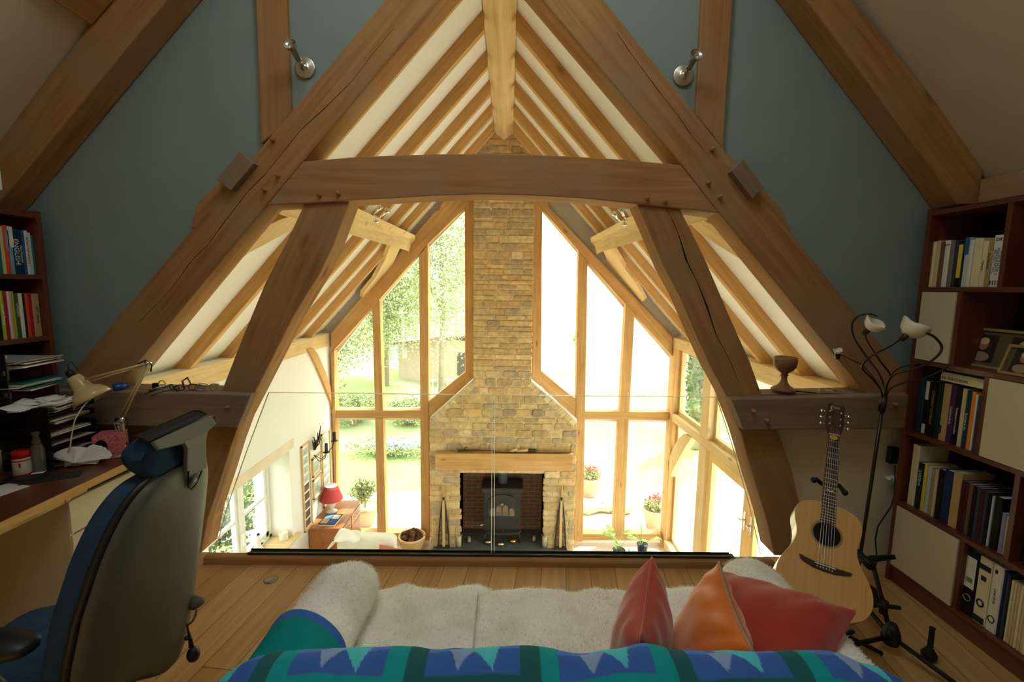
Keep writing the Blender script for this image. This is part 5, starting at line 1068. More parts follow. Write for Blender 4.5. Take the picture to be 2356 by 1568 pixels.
m.lathe([(a*1.28, b*1.12) for a, b in prf], s0, 32, axis=ax); obj('lamp_shade', m, LC, t, 'glossy cream bell shade')
m = MB(); m.lathe([(0,-.035),(.012,-.035),(.017,-.028),(.018,.002),(0,.002)], s0, 16, axis=ax); obj('lamp_cap', m, BLACK, t, 'black cap')
m = MB(); m.ball(s0+ax*.10, .028, 14, 10); obj('bulb', m, WHITE, t)
m = MB(); m.tube([s0-ax*.03, s0+Vector((-.02,0,.06)), s0+Vector((-.0,0,.075)), s0+Vector((.03,0,.03))], .002, 6); obj('flex', m, BLACK, t, 'black flex'); m = MB(); m.tube([top+Vector((-.05,0,-.005)), top+Vector((-.01,0,.015)), top+Vector((.02,0,-.01)), top+Vector((.012,0,-.045))], .0035, 6); obj('flex', m, BLACK, t, 'black flex'); m = MB(); m.tube([k0+Vector((.03,0,.03)), k0+Vector((.05,0,-.01)), k0+Vector((.035,0,-.05))], .002, 6); obj('flex', m, BLACK, t, 'black flex') if 0 else obj('flex', m, BLACK, t, 'black flex')
# things on the left stub beam ---------------------------------------------
ZB = AY(2.395, (300,902))[0].z+.001
def onb(x, y): return at(x, y, 'z', ZB+.004)
a = onb(243, 903); b = onb(298, 893); a.y = max(a.y, 2.41); d = (b-a); m = MB(); m.smooth = True
n = 14; rs = []
for k in range(n+1):
    u = k/n; r_ = .025*(.55+.45*math.sin(math.pi*min(1, u*1.2+.15))**.5) if u < .97 else .008; c = a.lerp(b, u)+Vector((0,0,.018)); nx = d.cross(Vector((0,0,1))).normalized()
    rs.append([c+nx*r_*1.2*math.cos(q)+Vector((0,0,1))*r_*.9*math.sin(q) for q in [2*math.pi*i/12 for i in range(12)]])
m.rings(rs); obj('glasses_case', m, C('case_blue', (25,80,165), rough=.25, spec=.6), None, 'shiny blue case on the stub beam behind the lamp arm', 'case')
c = onb(362, 892); t = thing('tape_dispenser', 'black and clear tape dispenser at the left of the stub beam', 'tape dispenser', c); m = MB(); m.box((c.x-.03,c.y-.0,ZB),(c.x+.0,c.y+.02,ZB+.03)); obj('dispenser_base', m, BLACK, t, bevel=.004)
m = MB(); m.tube([c+Vector((.02+.018*math.cos(q),.01,.022+.018*math.sin(q))) for q in [2*math.pi*i/16 for i in range(17)]], .003, 6); obj('tape_roll', m, C('tape', (200,195,170), rough=.2), t)
a = onb(345, 901); b = onb(384, 888); m = MB(); m.tube([a+Vector((0,0,.006)), a.lerp(b,.3)+Vector((0,0,.006))], .007, 10); obj('stapler', m, BLACK, None, 'black and chrome stapler lying on the stub beam edge', 'stapler') if False else None
t = thing('stapler', 'black and chrome stapler lying on the stub beam edge', 'stapler', a); d = b-a; m = MB(); m.M = Matrix.Translation(a) @ Vector((1,0,0)).rotation_difference(d.normalized()).to_matrix().to_4x4(); L_ = d.length
m.box((0,-.006,-.002),(L_*.35,.006,.012)); obj('grip', m, BLACK, t, bevel=.003); m2 = MB(); m2.M = m.M; m2.box((L_*.3,-.006,-.002),(L_,.006,.012)); obj('body', m2, CHROME, t, bevel=.003)
def specs(px, yaw, mat, label, s=1.0, tilt=0, hang=False):
    c = onb(*px); M = Matrix.Translation(c+Vector((0,0,.012))) @ Matrix.Rotation(yaw, 4, 'Z') @ Matrix.Rotation(tilt, 4, 'X'); t = thing('spectacles', label, 'spectacles', c, 'spectacles on the left stub beam')
    for sx in (-1, 1):
        m = MB(); m.M = M; m.tube([(sx*.030*s+.022*s*math.cos(q), 0, .016*s*math.sin(q)+.006) for q in [2*math.pi*i/18 for i in range(19)]], .0025, 6); obj('rim', m, mat, t)
        m = MB(); m.M = M; m.prism([(sx*.030*s+.021*s*math.cos(q), 0, .015*s*math.sin(q)+.006) for q in [2*math.pi*i/18 for i in range(18)]], (0,.0008,0)); obj('lens', m, GLASS, t)
        m = MB(); m.M = M; m.tube([(sx*.053*s, 0, .010), (sx*.054*s, .05*s, .008), (sx*.050*s*(.6 if sx > 0 else 1), .10*s, .003), (sx*.046*s*(.6 if sx > 0 else 1), .125*s, -.010)], .0026, 6); obj('temple', m, mat, t)
    m = MB(); m.M = M; m.tube([(-.009*s,0,.010),(0,-.002,.014),(.009*s,0,.010)], .0018, 6); obj('bridge', m, mat, t)
SPB = C('specs_black', (25,22,22), rough=.3); SPR_ = C('specs_red', (110,30,30), rough=.3); SPG = C('specs_gold', (150,120,90), rough=.3); SPS = plain('specs_wire', (.5,.48,.45), rough=.2, metal=1)
specs((402,899), 2.6, SPB, 'black folded spectacles with one arm hanging over the beam edge', 1.0)
specs((430,898), .35, SPR_, 'dark red spectacles in the middle of the beam', 1.0)
specs((452,897), -.2, SPG, 'golden brown spectacles beside the red pair', .95)
specs((478,897), .5, SPS, 'thin wire spectacles nearest the truss leg', .95)
m = MB(); m.tube([onb(424,893)+Vector((0,0,.004)), onb(420,884)+Vector((0,.0,.02)), onb(432,880)+Vector((0,0,.03)), onb(440,886)+Vector((0,0,.004))], [.004,.006,.006,.003], 8); obj('watch_strap', m, SPB, None, 'curled black watch strap behind the spectacles', 'watch')
# ------------------------------------------------------------------ office chair
t = thing('office_chair', 'blue upholstered office chair with headrest and grey plastic back shell, turned to the desk', 'office chair', (-1.35, 1.27, 0))
CB = plain('chair_blue', (.028,.060,.120), rough=.95, spec=.1, var=.12, scale=30, bump=.3); SHELL = plain('chair_shell', (.085,.085,.07), rough=.5, spec=.35, var=.05); SHL2 = plain('chair_grey', (.13,.13,.10), rough=.5, spec=.35)
# back: local (v across: -1 near .. 1 far, h height) -> world
def bk(v, h, o=0):
    """v -1..1 from near to far side, h 0..1 bottom to top, o outward towards the viewer's side"""
    yc_ = 1.255+.03*h; hw = .225; x = -1.115+.15*h-.012*v-.03*v*v; z = .475+.615*h-.17*max(0, 1-h)**2*max(0, v+.25)
    return Vector((x+o-.0*v, yc_+hw*v+.03*0, z))
def outline_back(k, n, inset=0, topw=.80, botw=.86):
    a = 2*math.pi*k/n; c_, s_ = math.cos(a), math.sin(a); e = .40
    u = (abs(c_)**e)*(1 if c_ > 0 else -1); w = (abs(s_)**e)*(1 if s_ > 0 else -1); h = .5+.5*w
    wid = (.78+.22*math.sin(math.pi*min(1, h*.9+.12))) if h > .5 else (.80+.2*math.sin(math.pi*min(1,(h*.9+.12))))
    wid = 1-.27*max(0,(h-.45)/.55)**1.6-.03*max(0,(.4-h)/.4)**2
    return u*wid*(1-inset), .5+(h-.5)*(1-inset*.8)
n = 56; m = MB(); m.smooth = True; rs = []
for ins, o in ((.0,-.012),(.0,.004),(.02,.018),(.08,.028),(.3,.034),(.6,.037),(.95,.038)): rs.append([bk(*outline_back(k, n, ins), o) for k in range(n)])
m.rings(rs); obj('back_shell', m, SHELL, t, 'dark grey plastic back shell')
m = MB(); m.smooth = True; rs = []
for ins, o in ((.03,-.012),(.0,-.022),(-.015,-.045),(.02,-.075),(.10,-.092),(.35,-.10),(.7,-.10),(.96,-.10)): rs.append([bk(*outline_back(k, n, ins), o) for k in range(n)])
m.rings(rs); obj('backrest', m, CB, t, 'dark blue upholstered backrest')
m = MB(); m.tube([bk(*outline_back(k, n, -.005), -.006) for k in list(range(n))+[0]], .011, 8); obj('shell_rim', m, BLACK, t, 'black rim')
# badge
bc_ = bk(.16, .905, .0405); bx = (bk(.3,.9,.03)-bk(0,.9,.03)).normalized(); bz = (bk(.1,.95,.03)-bk(.1,.85,.03)).normalized(); nrm = bx.cross(bz)
nrm = nrm if nrm.x > 0 else -nrm
m = MB(); m.prism([bc_+bx*.018*math.cos(q)+bz*.018*math.sin(q) for q in [2*math.pi*i/20 for i in range(20)]], nrm*.002); bd = obj('badge', m, BLACK, t, 'round black badge')
text('rh', .018, bc_+nrm*.0028-bz*.001, bx, bz, C('badge_white', (210,205,195)), bd)
m = MB(); P = [bk(.0,.97,.037), bk(.02,.93,.0385), bk(.06,.885,.0395), bk(.14,.862,.0395), bk(.22,.868,.0395), bk(.30,.90,.0395), bk(.36,.95,.0385), bk(.38,.985,.036)]; m.tube(P, .0022, 6); obj('cover_seam', m, BLACKM, t)
# headrest
h0 = Vector((-.965, 1.165, 1.16)); h1 = Vector((-.965, 1.41, 1.165)); ax_ = (h1-h0)
m = MB(); m.smooth = True; rs = []
for k in range(13):
    u = k/12; e = min(u, 1-u)/.5; sc_ = (1-(1-min(1, e*3.2))**2.2)**.5*.999+.02; c = h0.lerp(h1, u)+Vector((-.018,0,-.012+.0*u))
    rs.append([c+Vector((.046*sc_*math.cos(q)*(1.0), 0, .060*sc_*math.sin(q)))+Vector((-.015*math.cos(2*q),0,0)) for q in [2*math.pi*i/20 for i in range(20)]])
m.rings(rs); hp = obj('headrest', m, CB, t, 'blue headrest roll')
def hr(u, a, r_=1.0): 
    c = h0.lerp(h1, u)+Vector((-.018,0,-.012)); return c+Vector((.052*r_*math.cos(a), 0, .062*r_*math.sin(a)))
m = MB(); m.smooth = True; A_ = [R(52), R(60), R(68), R(76), R(84), R(92), R(100)]
m.grid(9, 7, lambda u, v: hr(.02+.96*u, A_[min(6, int(v*6+.001))])); m.grid(9, 7, lambda u, v: hr(.02+.96*u, A_[min(6, int(v*6+.001))], 1.06))
for v_ in (0, 6):
    m.add([hr(.02+.96*i/8, A_[v_]) for i in range(9)]+[hr(.02+.96*i/8, A_[v_], 1.10) for i in range(9)], [(i, i+1, i+10, i+9) for i in range(8)])
for u_ in (.02, .98): m.add([hr(u_, a) for a in A_]+[hr(u_, a, 1.10) for a in A_], [(i, i+1, i+8, i+7) for i in range(6)])
obj('headrest_cover', m, BLACK, t, 'black top cover of the headrest')
m = MB(); m.smooth = False
c1 = lambda u, a, r_=1.06: hr(u, a, r_)
m.prism([c1(.03,R(50),1.03), c1(.99,R(50),1.03), c1(.99,R(18)), c1(.80,R(10)), c1(.76,R(-10)), c1(.42,R(-10)), c1(.38,R(10)), c1(.03,R(24))], (.010,0,.004))
st = bk(.28, .955, .02); m.prism([c1(.42,R(12),1.05), c1(.76,R(12),1.05), Vector((st.x+.005, 1.375, 1.045)), Vector((st.x+.005, 1.285, 1.045))], (.012,0,0)); obj('headrest_bracket', m, SHL2, t, 'lighter grey headrest bracket', bevel=.003)
# seat, arms, column, star base
m = MB(); m.smooth = True; rs = []
for k, (s_, z) in enumerate(((.86,.40),(.97,.42),(1.0,.45),(.98,.485),(.88,.505),(.5,.512),(.05,.513))):
    rs.append([Vector((-1.40+.255*s_*(abs(math.cos(q))**.5)*(1 if math.cos(q) > 0 else -1), 1.27+.245*s_*(abs(math.sin(q))**.5)*(1 if math.sin(q) > 0 else -1), z+.012*math.sin(3*q)*(k == 3))) for q in [2*math.pi*i/32 for i in range(32)]])
m.rings(rs); obj('seat', m, CB, t, 'blue upholstered seat')
m = MB(); m.tube([(-1.36,1.27,.09),(-1.36,1.27,.40)], .028, 14); m.cbox((-1.34,1.27,.40), (.20,.16,.05)); m.tube([(-1.30,1.27,.40),(-1.14,1.26,.42),(-1.10,1.26,.56)], .02, 10); obj('gas_column', m, BLACK, t)
for k in range(5):
    a = 2*math.pi*k/5+.3; e = Vector((-1.36+.30*math.cos(a), 1.27+.30*math.sin(a), .075)); m = MB(); m.tube([(-1.36,1.27,.11), e], [.028,.018], 8); lg = obj('base_arm', m, BLACK, t); m = MB(); m.tube([e+Vector((-.022*math.sin(a), .022*math.cos(a), -.045)), e+Vector((.022*math.sin(a), -.022*math.cos(a), -.045))], .03, 14); m.tube([e, e+Vector((0,0,-.04))], .01, 8); obj('castor', m, BLACK, lg)
def armrest(y):
    m = MB(); m.smooth = True; rs = []
    for s_, z in ((.7,.692),(.98,.698),(1.0,.714),(.92,.726),(.4,.73)): rs.append([Vector((-1.31+.13*s_*(abs(math.cos(q))**.7)*(1 if math.cos(q) > 0 else -1), y+.048*s_*(abs(math.sin(q))**.7)*(1 if math.sin(q) > 0 else -1), z)) for q in [2*math.pi*i/24 for i in range(24)]])
    m.rings(rs); m.tube([(-1.36,y,.67),(-1.34,y+(.05 if y < 1.27 else -.05),.52),(-1.33,1.27+(y-1.27)*.5,.41)], [.022,.026,.024], 10); obj('armrest', m, BLACK, t)
armrest(1.05); armrest(1.49)
# lumbar pump, knob
kb = at(447, 1385, 'y', 1.46); m = MB(); m.smooth = True; m.lathe([(0,-.01),(.022,-.01),(.024,.005),(.018,.02),(.010,.036),(0,.038)], kb, 14, axis=(.8,-.15,.25)); obj('adjuster_knob', m, SHL2, t, 'grey adjuster knob')
P = [at(x, y, 'y', 1.44) for x, y in ((452,1400),(450,1415),(443,1428),(432,1438),(428,1444))]; m = MB(); m.tube(P, .0035, 6); obj('cable_loop', m, SHL2, t)
P = [at(x, y, 'y', 1.42) for x, y in ((430,1434),(433,1450),(438,1470),(440,1486))]; m = MB(); m.tube(P, [.003,.003,.006,.008], 8); m.ball(at(430,1467,'y',1.42), .008, 8, 6); c = at(445,1504,'y',1.42); m.smooth = True; m.ball(c, (.020,.020,.027), 16, 12); obj('pump_bulb', m, BLACK, t, 'black rubber pump bulb on a tube')
# ================================================================== SOFA
def fur_mat(name, c1, c2):
    m, nt, out = newmat(name); b = bsdf(nt, out, .95, .05); g = N(nt, 'Attribute', attribute_name='gc'); n = N(nt, 'TexNoise'); n.inputs['Scale'].default_value = 7; n.inputs['Detail'].default_value = 6; nt.links.new(g.outputs['Vector'], n.inputs['Vector'])
    nt.links.new(ramp(nt, n.outputs[0], [(.35, c1), (.62, c2)]), b.inputs['Base Color']); b.inputs['Sheen Weight'].default_value = .3; return m
FUR = fur_mat('cream_fur', (.78,.74,.67), (.92,.90,.86))
SOFA = plain('sofa_fabric', (.35,.30,.24), rough=.95)
t = thing('sofa', 'low sofa seen from behind, facing the glass balustrade', 'sofa', (.15, 1.25, 0))
m = MB(); m.box((-.62, .80, .10), (.92, 1.60, .32)); obj('sofa_base', m, SOFA, t, bevel=.02)
m = MB(); m.box((-.48, 1.0, .32), (.80, 1.60, .43)); obj('seat_cushion', m, SOFA, t, bevel=.04, seg=4)
m = MB(); m.prism([(-.50,.79,.1),(-.50,1.02,.1),(-.50,1.00,.70),(-.50,.94,.745),(-.50,.88,.735),(-.50,.81,.60)], (1.24,0,0)); obj('sofa_back', m, SOFA, t, bevel=.02, seg=3)
for x0, x1 in ((-.66,-.50),(.82,.98)): m = MB(); m.box((x0+(.02 if x0 < 0 else 0), 1.0, .10), (x1-(0 if x0 < 0 else .02), 1.56, .53)); obj('sofa_arm', m, SOFA, t, bevel=.05, seg=4)
for x in (-.6,.9):
    for y in (.85,1.52): m = MB(); m.tube([(x,y,0),(x,y,.1)], .02, 10); obj('leg', m, OAK_L, t)
rnd = random.Random(11)
def pelt(fn, nu, nv, label, blades=7000, L=.010, group='sheepskin throws on the sofa', under=None):
    """fn(u,v) -> surface point; a thick soft sheet with pile"""
    def P(u, v):
        p = fn(u, v); n = (fn(min(1, u+.01), v)-fn(max(0, u-.01), v)).cross(fn(u, min(1, v+.01))-fn(u, max(0, v-.01)))
        n = n.normalized() if n.length > 1e-9 else Vector((0,0,1)); n = n if n.z > -.2 else -n
        d = noise.noise(p*6)*.014+noise.noise(p*14)*.009+noise.noise(p*30)*.005
        return p+n*(.012+d), n
    m = MB(); m.grid(nu, nv, lambda u, v: P(u, v)[0]); c = sum(m.v, Vector())/len(m.v)
    t = thing('sheepskin', label, 'throw', (c.x, c.y, min(p.z for p in m.v)), group); o = obj('hide', m, FUR, t); sm = o.modifiers.new('s', 'SOLIDIFY'); sm.thickness = .012; sm.offset = -1
    b = MB(); vs = []; fs = []
    for k in range(int(blades*1.8)):
        e = rnd.random()
        if e < .25: u, v = rnd.choice((0, 1)), rnd.random()
        elif e < .38: u, v = rnd.random(), 1
        else: u, v = rnd.random(), rnd.random()
        p, n = P(u, v); dirn = (n+Vector((rnd.uniform(-.55,.55)+.7*noise.noise(p*6), rnd.uniform(-.55,.55)+.7*noise.noise(p*6+Vector((5,5,5))), rnd.uniform(-.2,.2)))).normalized()
        s = dirn.cross(Vector((rnd.random(), rnd.random(), rnd.random()))).normalized()*.0011; i = len(vs); l = L*rnd.uniform(.6, 1.3)
        vs += [p-s-n*.003, p+s-n*.003, p+dirn*l-Vector((0,0,l*.25))]; fs.append((i, i+1, i+2))
    b.keepn = True; b.add(vs, fs); obj('pile', b, FUR, t, kind='stuff'); return t
def seat_fn(x0, x1, yb, yf, hang=.05, z0=.455):
    def fn(u, v):
        x = x0+(x1-x0)*u; y = yb+(yf-yb)*v; e = max(0, (v-.9)/.1); eu = .008*math.sin(u*3.1)
        return Vector((x, y+.012*math.sin(u*9+x), z0+.012*math.sin(math.pi*u)-e*e*hang+eu))
    return fn
def arm_fn(x0, x1, yb, yf, z0=.585, r=.085):
    def fn(u, v):
        a = math.pi*(1.12-u*1.24); xc = (x0+x1)/2; e = max(0, (v-.86)/.14); rr = (x1-x0)/2*(1-.12*e)*(1-.55*max(0, (v-.95)/.05))
        return Vector((xc+rr*math.cos(a)*1.0, yb+(yf-yb)*v, z0-.055+.085*max(-1.2, math.sin(a))*(1-.10*e)-e*e*.05+.01*math.sin(v*7)))
    return fn
pelt(arm_fn(-.685,-.475,.93,1.60), 22, 26, 'cream fur throw over the left sofa arm', 7500)
pelt(seat_fn(-.50,-.06,.95,1.665), 24, 30, 'smooth cream fur on the left half of the sofa seat', 7500)
pelt(seat_fn(-.10,.50,.95,1.645,z0=.462), 30, 30, 'matted cream fur in the middle of the sofa seat', 9000, L=.011)
pelt(seat_fn(.46,.86,.95,1.665), 22, 30, 'cream fur on the right half of the seat, behind the cushions', 6000)
pelt(arm_fn(.80,1.01,.93,1.62,z0=.60), 22, 26, 'cream fur throw over the right sofa arm by the guitar', 6500)
# quilt over the back -------------------------------------------------------
QX0, QX1 = -.70, 1.05
def qprof(s, endf):
    """s 0..1: from the seat side over the top down the back"""
    pts = [(1.07,.55),(1.055,.65),(1.03,.712),(.99,.765),(.945,.783),(.89,.77),(.84,.73),(.80,.65),(.775,.47),(.765,.25)]
    f = s*(len(pts)-1); i = min(int(f), len(pts)-2); u = f-i; p = [pts[max(i-1,0)], pts[i], pts[i+1], pts[min(i+2,len(pts)-1)]]
    c = [.5*((2*p[1][k])+(p[2][k]-p[0][k])*u+(2*p[0][k]-5*p[1][k]+4*p[2][k]-p[3][k])*u*u+(3*p[1][k]-p[0][k]-3*p[2][k]+p[3][k])*u**3) for k in (0,1)]
    return c
def qpt(u, s):
    x = QX0+(QX1-QX0)*u; e = max(0, 1-u/.13); e2 = max(0, (u-.80)/.20); y, z = qprof(s, 0); dz = .13*e**2.2+.16*e2**2.1
    w = .009*math.sin(x*19+s*4)*(.5+.5*math.sin(x*7))+.006*noise.noise(Vector((x*14, s*7, 0)))
    f = (z-.25)/.52
    return Vector((x-.0*e, y+w*.5+.05*e2*(y-.9)-.0, z-dz*f+w))
def inside_tri(p, a, b, c):
    def sg(p, q, r): return (p[0]-r[0])*(q[1]-r[1])-(q[0]-r[0])*(p[1]-r[1])
    d = (sg(p,a,b), sg(p,b,c), sg(p,c,a)); return not (min(d) < 0 and max(d) > 0)
def qcol(x, d):
    """patchwork: x along the sofa, d distance down from the crest (m)"""
    per = .300; q = (x-.035) % per; CYAN = lin((85,200,215)); PAL = lin((140,165,212)); BL = lin((66,104,185)) ; DT_ = lin((42,98,104)); TQ = lin((28,155,162)); PRT = lin((120,80,60))
    BL2 = lin((85,130,210)); odd = int((x-.035)//per) % 2
    if q < .046: return TQ if odd else DT_
    if q < .088: return DT_ if odd else TQ
    r = q-.088; wB = per-.088; c = wB/2
    d += .012
    if d > .074: return (DT_ if odd else TQ) if d < .15 else (BL if (x*9) % 2 < 1 else TQ)
    if d < -.075: return TQ
    if inside_tri((r, d), (c-.016,-.014), (c+.062,-.016), (c+.044,.068)): return CYAN
    if inside_tri((r, d), (c-.058,-.002), (c+.006,.002), (c-.034,.066)): return PAL
    if inside_tri((r, d), (c-.060,-.028), (c+.060,-.028), (c-.02,.006)): return CYAN if r > c-.03 else PAL
    if d < -.022 and abs(r-c) < .026: return PRT if (int(x*140)+int(d*140)) % 3 else lin((215,200,190))
    return BL2 if (r < .05 or r > wB-.05) and d < .01 else BL
nu, nv = 560, 90; vs = []; cs = []
LT = []; L = 0; prev = None
for j in range(nv):
    p = qprof(j/(nv-1), 0)
    if prev: L += math.hypot(p[0]-prev[0], p[1]-prev[1])
    LT.append(L); prev = p
crest = LT[int(nv*.40)]
m = MB(); m.grid(nu, nv, lambda u, s: qpt(u, s))
m.c = [qcol(QX0+(QX1-QX0)*(k % nu)/(nu-1), LT[k//nu]-crest) for k in range(nu*nv)]
QM = tintmat('quilt_cotton', .9, .1, .06, 40, .08)
q = obj('patchwork_quilt', m, QM, None, 'blue and turquoise star patchwork quilt draped over the sofa back', 'quilt'); sm = q.modifiers.new('s', 'SOLIDIFY'); sm.thickness = .014; sm.offset = -1
# corner of a second fold lying over the left arm
m = MB()
def corner(u, v):
    a = math.pi*(1.10-u*1.15); y = .90+.36*v*(1-.25*abs(u-.35)); return Vector((-.585+.124*math.cos(a)*(1-.08*v), y, .562+.086*max(-1.3, math.sin(a))+.006*math.sin(9*u+4*v)))
m.grid(60, 50, corner); TQ = lin((15,135,140)); BLL = lin((60,105,190)); DD = lin((30,65,140)); CY = lin((60,170,190))
m.c = []
for k in range(3000):
    u, v = (k % 60)/59, (k//60)/49
    m.c.append(BLL if v > .90 else (TQ if v > .52 else (CY if inside_tri((u, v), (.45,.5), (.7,.3), (.75,.5)) else DD)))
q = obj('quilt_corner', m, QM, None, 'teal and blue quilt corner folded over the left sofa arm', 'quilt'); sm = q.modifiers.new('s', 'SOLIDIFY'); sm.thickness = .012; sm.offset = 1
# cushions -------------------------------------------------------------------
def cushion(c, un, uu, size, th, mat, label, seam=None, piping=None, sag=.05):
    un = Vector(un).normalized(); uu = Vector(uu); uu = (uu-un*uu.dot(un)).normalized(); uv = un.cross(uu); c = Vector(c)
    t = thing('cushion', label, 'cushion', c-Vector((0,0,size/2)), 'velvet cushions against the right sofa arm')
    def S(a, b, side):
        k = (1-abs(a)**2.3)*(1-abs(b)**2.3); k = max(k, 0)**.48; pin = 1-.07*(1-a*a)*(b*b)-.0; pin2 = 1-.07*(1-b*b)*(a*a)
        w = noise.noise(Vector((a*2.2, b*2.2, side*3.3+c.x*5)))*.010*k + .004*math.sin(a*11+b*7+3*noise.noise(Vector((a*3,b*3,c.x))))*(abs(b)**1.5+abs(a)**1.5)*min(1, k*2)
        return c+uv*(a*pin2*size/2*pin**0)*1.0*(1-.06*(1-a*a)*0)+uu*(b*pin*size/2)+un*side*(k*th/2+w)
    m = MB(); n = 33
    f = lambda x: math.sin(x*math.pi/2)
    m.grid(n, n, lambda u, v: S(f(u*2-1), f(v*2-1), 1)); m.grid(n, n, lambda u, v: S(f(u*2-1), f(v*2-1), -1))
    obj('cover', m, mat, t)
    e = [(-1+2*i/24, -1) for i in range(25)]+[(1, -1+2*i/24) for i in range(1,25)]+[(1-2*i/24, 1) for i in range(1,25)]+[(-1, 1-2*i/24) for i in range(1,25)]
    P = [(S(a, b, 1)+S(a, b, -1))/2 for a, b in e]; m = MB(); m.tube(P, .0035 if not piping else .0055, 6); obj('piping', m, seam or mat, t)
VEL = lambda n, c: (lambda m: (m.node_tree.nodes['Principled BSDF'].inputs['Sheen Weight'].__setattr__('default_value', .5), m)[1])(plain(n, c, rough=.8, spec=.1, srgb=True, var=.06, scale=8))
REDV = VEL('red_velvet', (175,62,48)); ORV = VEL('orange_satin', (215,110,20)); ORV.node_tree.nodes['Principled BSDF'].inputs['Roughness'].default_value = .45; RED2 = VEL('coral_velvet', (170,58,50))
ROPE = C('rope_trim', (170,130,95))
cushion((.395, 1.21, .565), (.92, -.36, -.06), (.08, .0, 1), .38, .17, REDV, 'coral red cushion standing upright at the left of the three cushions')
cushion((.575, 1.20, .56), (-.86, .24, .34), (.30, -.02, 1), .40, .16, ORV, 'orange cushion with a rope edge between the two red ones', seam=ROPE, piping=1)
cushion((.735, 1.235, .60), (-.34, .02, .93), (.72, .62, .22), .42, .19, RED2, 'coral red cushion leaning back against the right sofa arm')
c = at(623, 1333, 'z', 0); t = thing('floor_socket', 'round metal floor socket in the oak boards', 'socket', c); m = MB(); m.lathe([(0,0),(.035,0),(.036,.003),(.028,.005),(.026,.003),(0,.003)], c, 28); obj('cover_plate', m, plain('dull_steel', (.35,.34,.30), rough=.4, metal=.8), t)
# ================================================================== LOWER ROOM
TEAK = wood('teak', (.30,.10,.03), (.42,.16,.05), (.50,.21,.08), rough=.35, spec=.4, knots=0, s_ac=14)
sbY0, sbY1, sbX1, sbZ = 6.13, 6.97, -2.36, -1.84
t = thing('sideboard', 'reddish teak sideboard against the white wall below the pictures', 'sideboard', (-2.6, 6.55, ZF))
m = MB(); m.box((XL+.01, sbY0, ZF+.08), (sbX1, sbY1, sbZ)); obj('carcase', m, TEAK, t, grain=(0,1,0), bevel=.006)
m = MB(); m.box((XL+.01, sbY0-.015, sbZ), (sbX1+.015, sbY1+.01, sbZ+.022)); obj('top', m, TEAK, t, grain=(0,1,0), bevel=.005)
for k, (a, b) in enumerate(((sbY0+.02, sbY0+.41), (sbY0+.43, sbY1-.02))):
    m = MB(); m.box((sbX1, a, sbZ-.19), (sbX1+.012, b, sbZ-.02)); dr = obj('drawer', m, TEAK, t, grain=(0,1,0), bevel=.002); m = MB()
    for q in (.3, .7): yc = a+(b-a)*q; m.tube([(sbX1+.012, yc-.03, sbZ-.11), (sbX1+.03, yc-.02, sbZ-.115), (sbX1+.03, yc+.02, sbZ-.115), (sbX1+.012, yc+.03, sbZ-.11)], .005, 6)
    obj('handle', m, STEEL, dr)
    m = MB(); m.box((sbX1, a, ZF+.1), (sbX1+.012, b, sbZ-.20)); obj('door', m, TEAK, t, grain=(0,0,1), bevel=.002)
for x in (XL+.05, sbX1-.05):
    for y in (sbY0+.05, sbY1-.05): m = MB(); m.tube([(x,y,ZF),(x,y,ZF+.09)], .018, 8); obj('leg', m, TEAK, t)
sz = sbZ+.022
c = at(764, 1176, 'z', sz); t = thing('table_lamp', 'table lamp with a pleated red shade on the teak sideboard', 'lamp', c)
m = MB(); m.lathe([(0,0),(.075,0),(.08,.008),(.04,.03),(.028,.05),(.035,.07),(.068,.12),(.075,.165),(.06,.20),(.02,.215),(.012,.25),(0,.25)], c, 24); obj('lamp_base', m, WHITE, t, 'white ceramic urn base')
m = MB(); m.smooth = True; n = 60; rs = []
for r_, z_ in ((.165,.20),(.15,.235),(.105,.36),(.085,.41),(.08,.41),(.10,.36),(.145,.235),(.16,.2)): rs.append([c+Vector(((r_+(.004 if i % 2 else 0))*math.cos(2*math.pi*i/n), (r_+(.004 if i % 2 else 0))*math.sin(2*math.pi*i/n), z_)) for i in range(n)])
m.rings(rs, cap=False); obj('lamp_shade', m, plain('red_shade', (.42,.05,.05), rough=.8), t, 'pleated dusty red shade')
m = MB(); m.lathe([(.083,.405),(.088,.405),(.088,.418),(.083,.418)], c, 30); m.ball(c+Vector((0,0,.33)), .035, 12, 8); obj('bulb', m, WHITE, t)
c = at(761, 1198, 'z', sz); t = thing('magazine_book', 'glossy photo book lying on the teak sideboard in front of the red lamp', 'book', c); M = Matrix.Translation(c) @ Matrix.Rotation(-.05, 4, 'Z')
m = MB(); m.M = M; m.box((-.12,-.15,0),(.12,.15,.025)); obj('page_block', m, PAPER, t); m = MB(); m.M = M; m.box((-.122,-.152,.025),(.122,.152,.029)); cv = obj('cover', m, C('cover_navy', (40,50,70)), t, 'dark cover with four pictures')
for k, (dx, dy, cc_) in enumerate(((-.055,.07,'sky'),(.055,.07,'white'),(-.055,-.065,'tan'),(.055,-.065,'blue'))): m = MB(); m.M = M; m.box((dx-.05,dy-.06,.029),(dx+.05,dy+.06,.030)); obj('cover_picture', m, cols[cc_], cv)
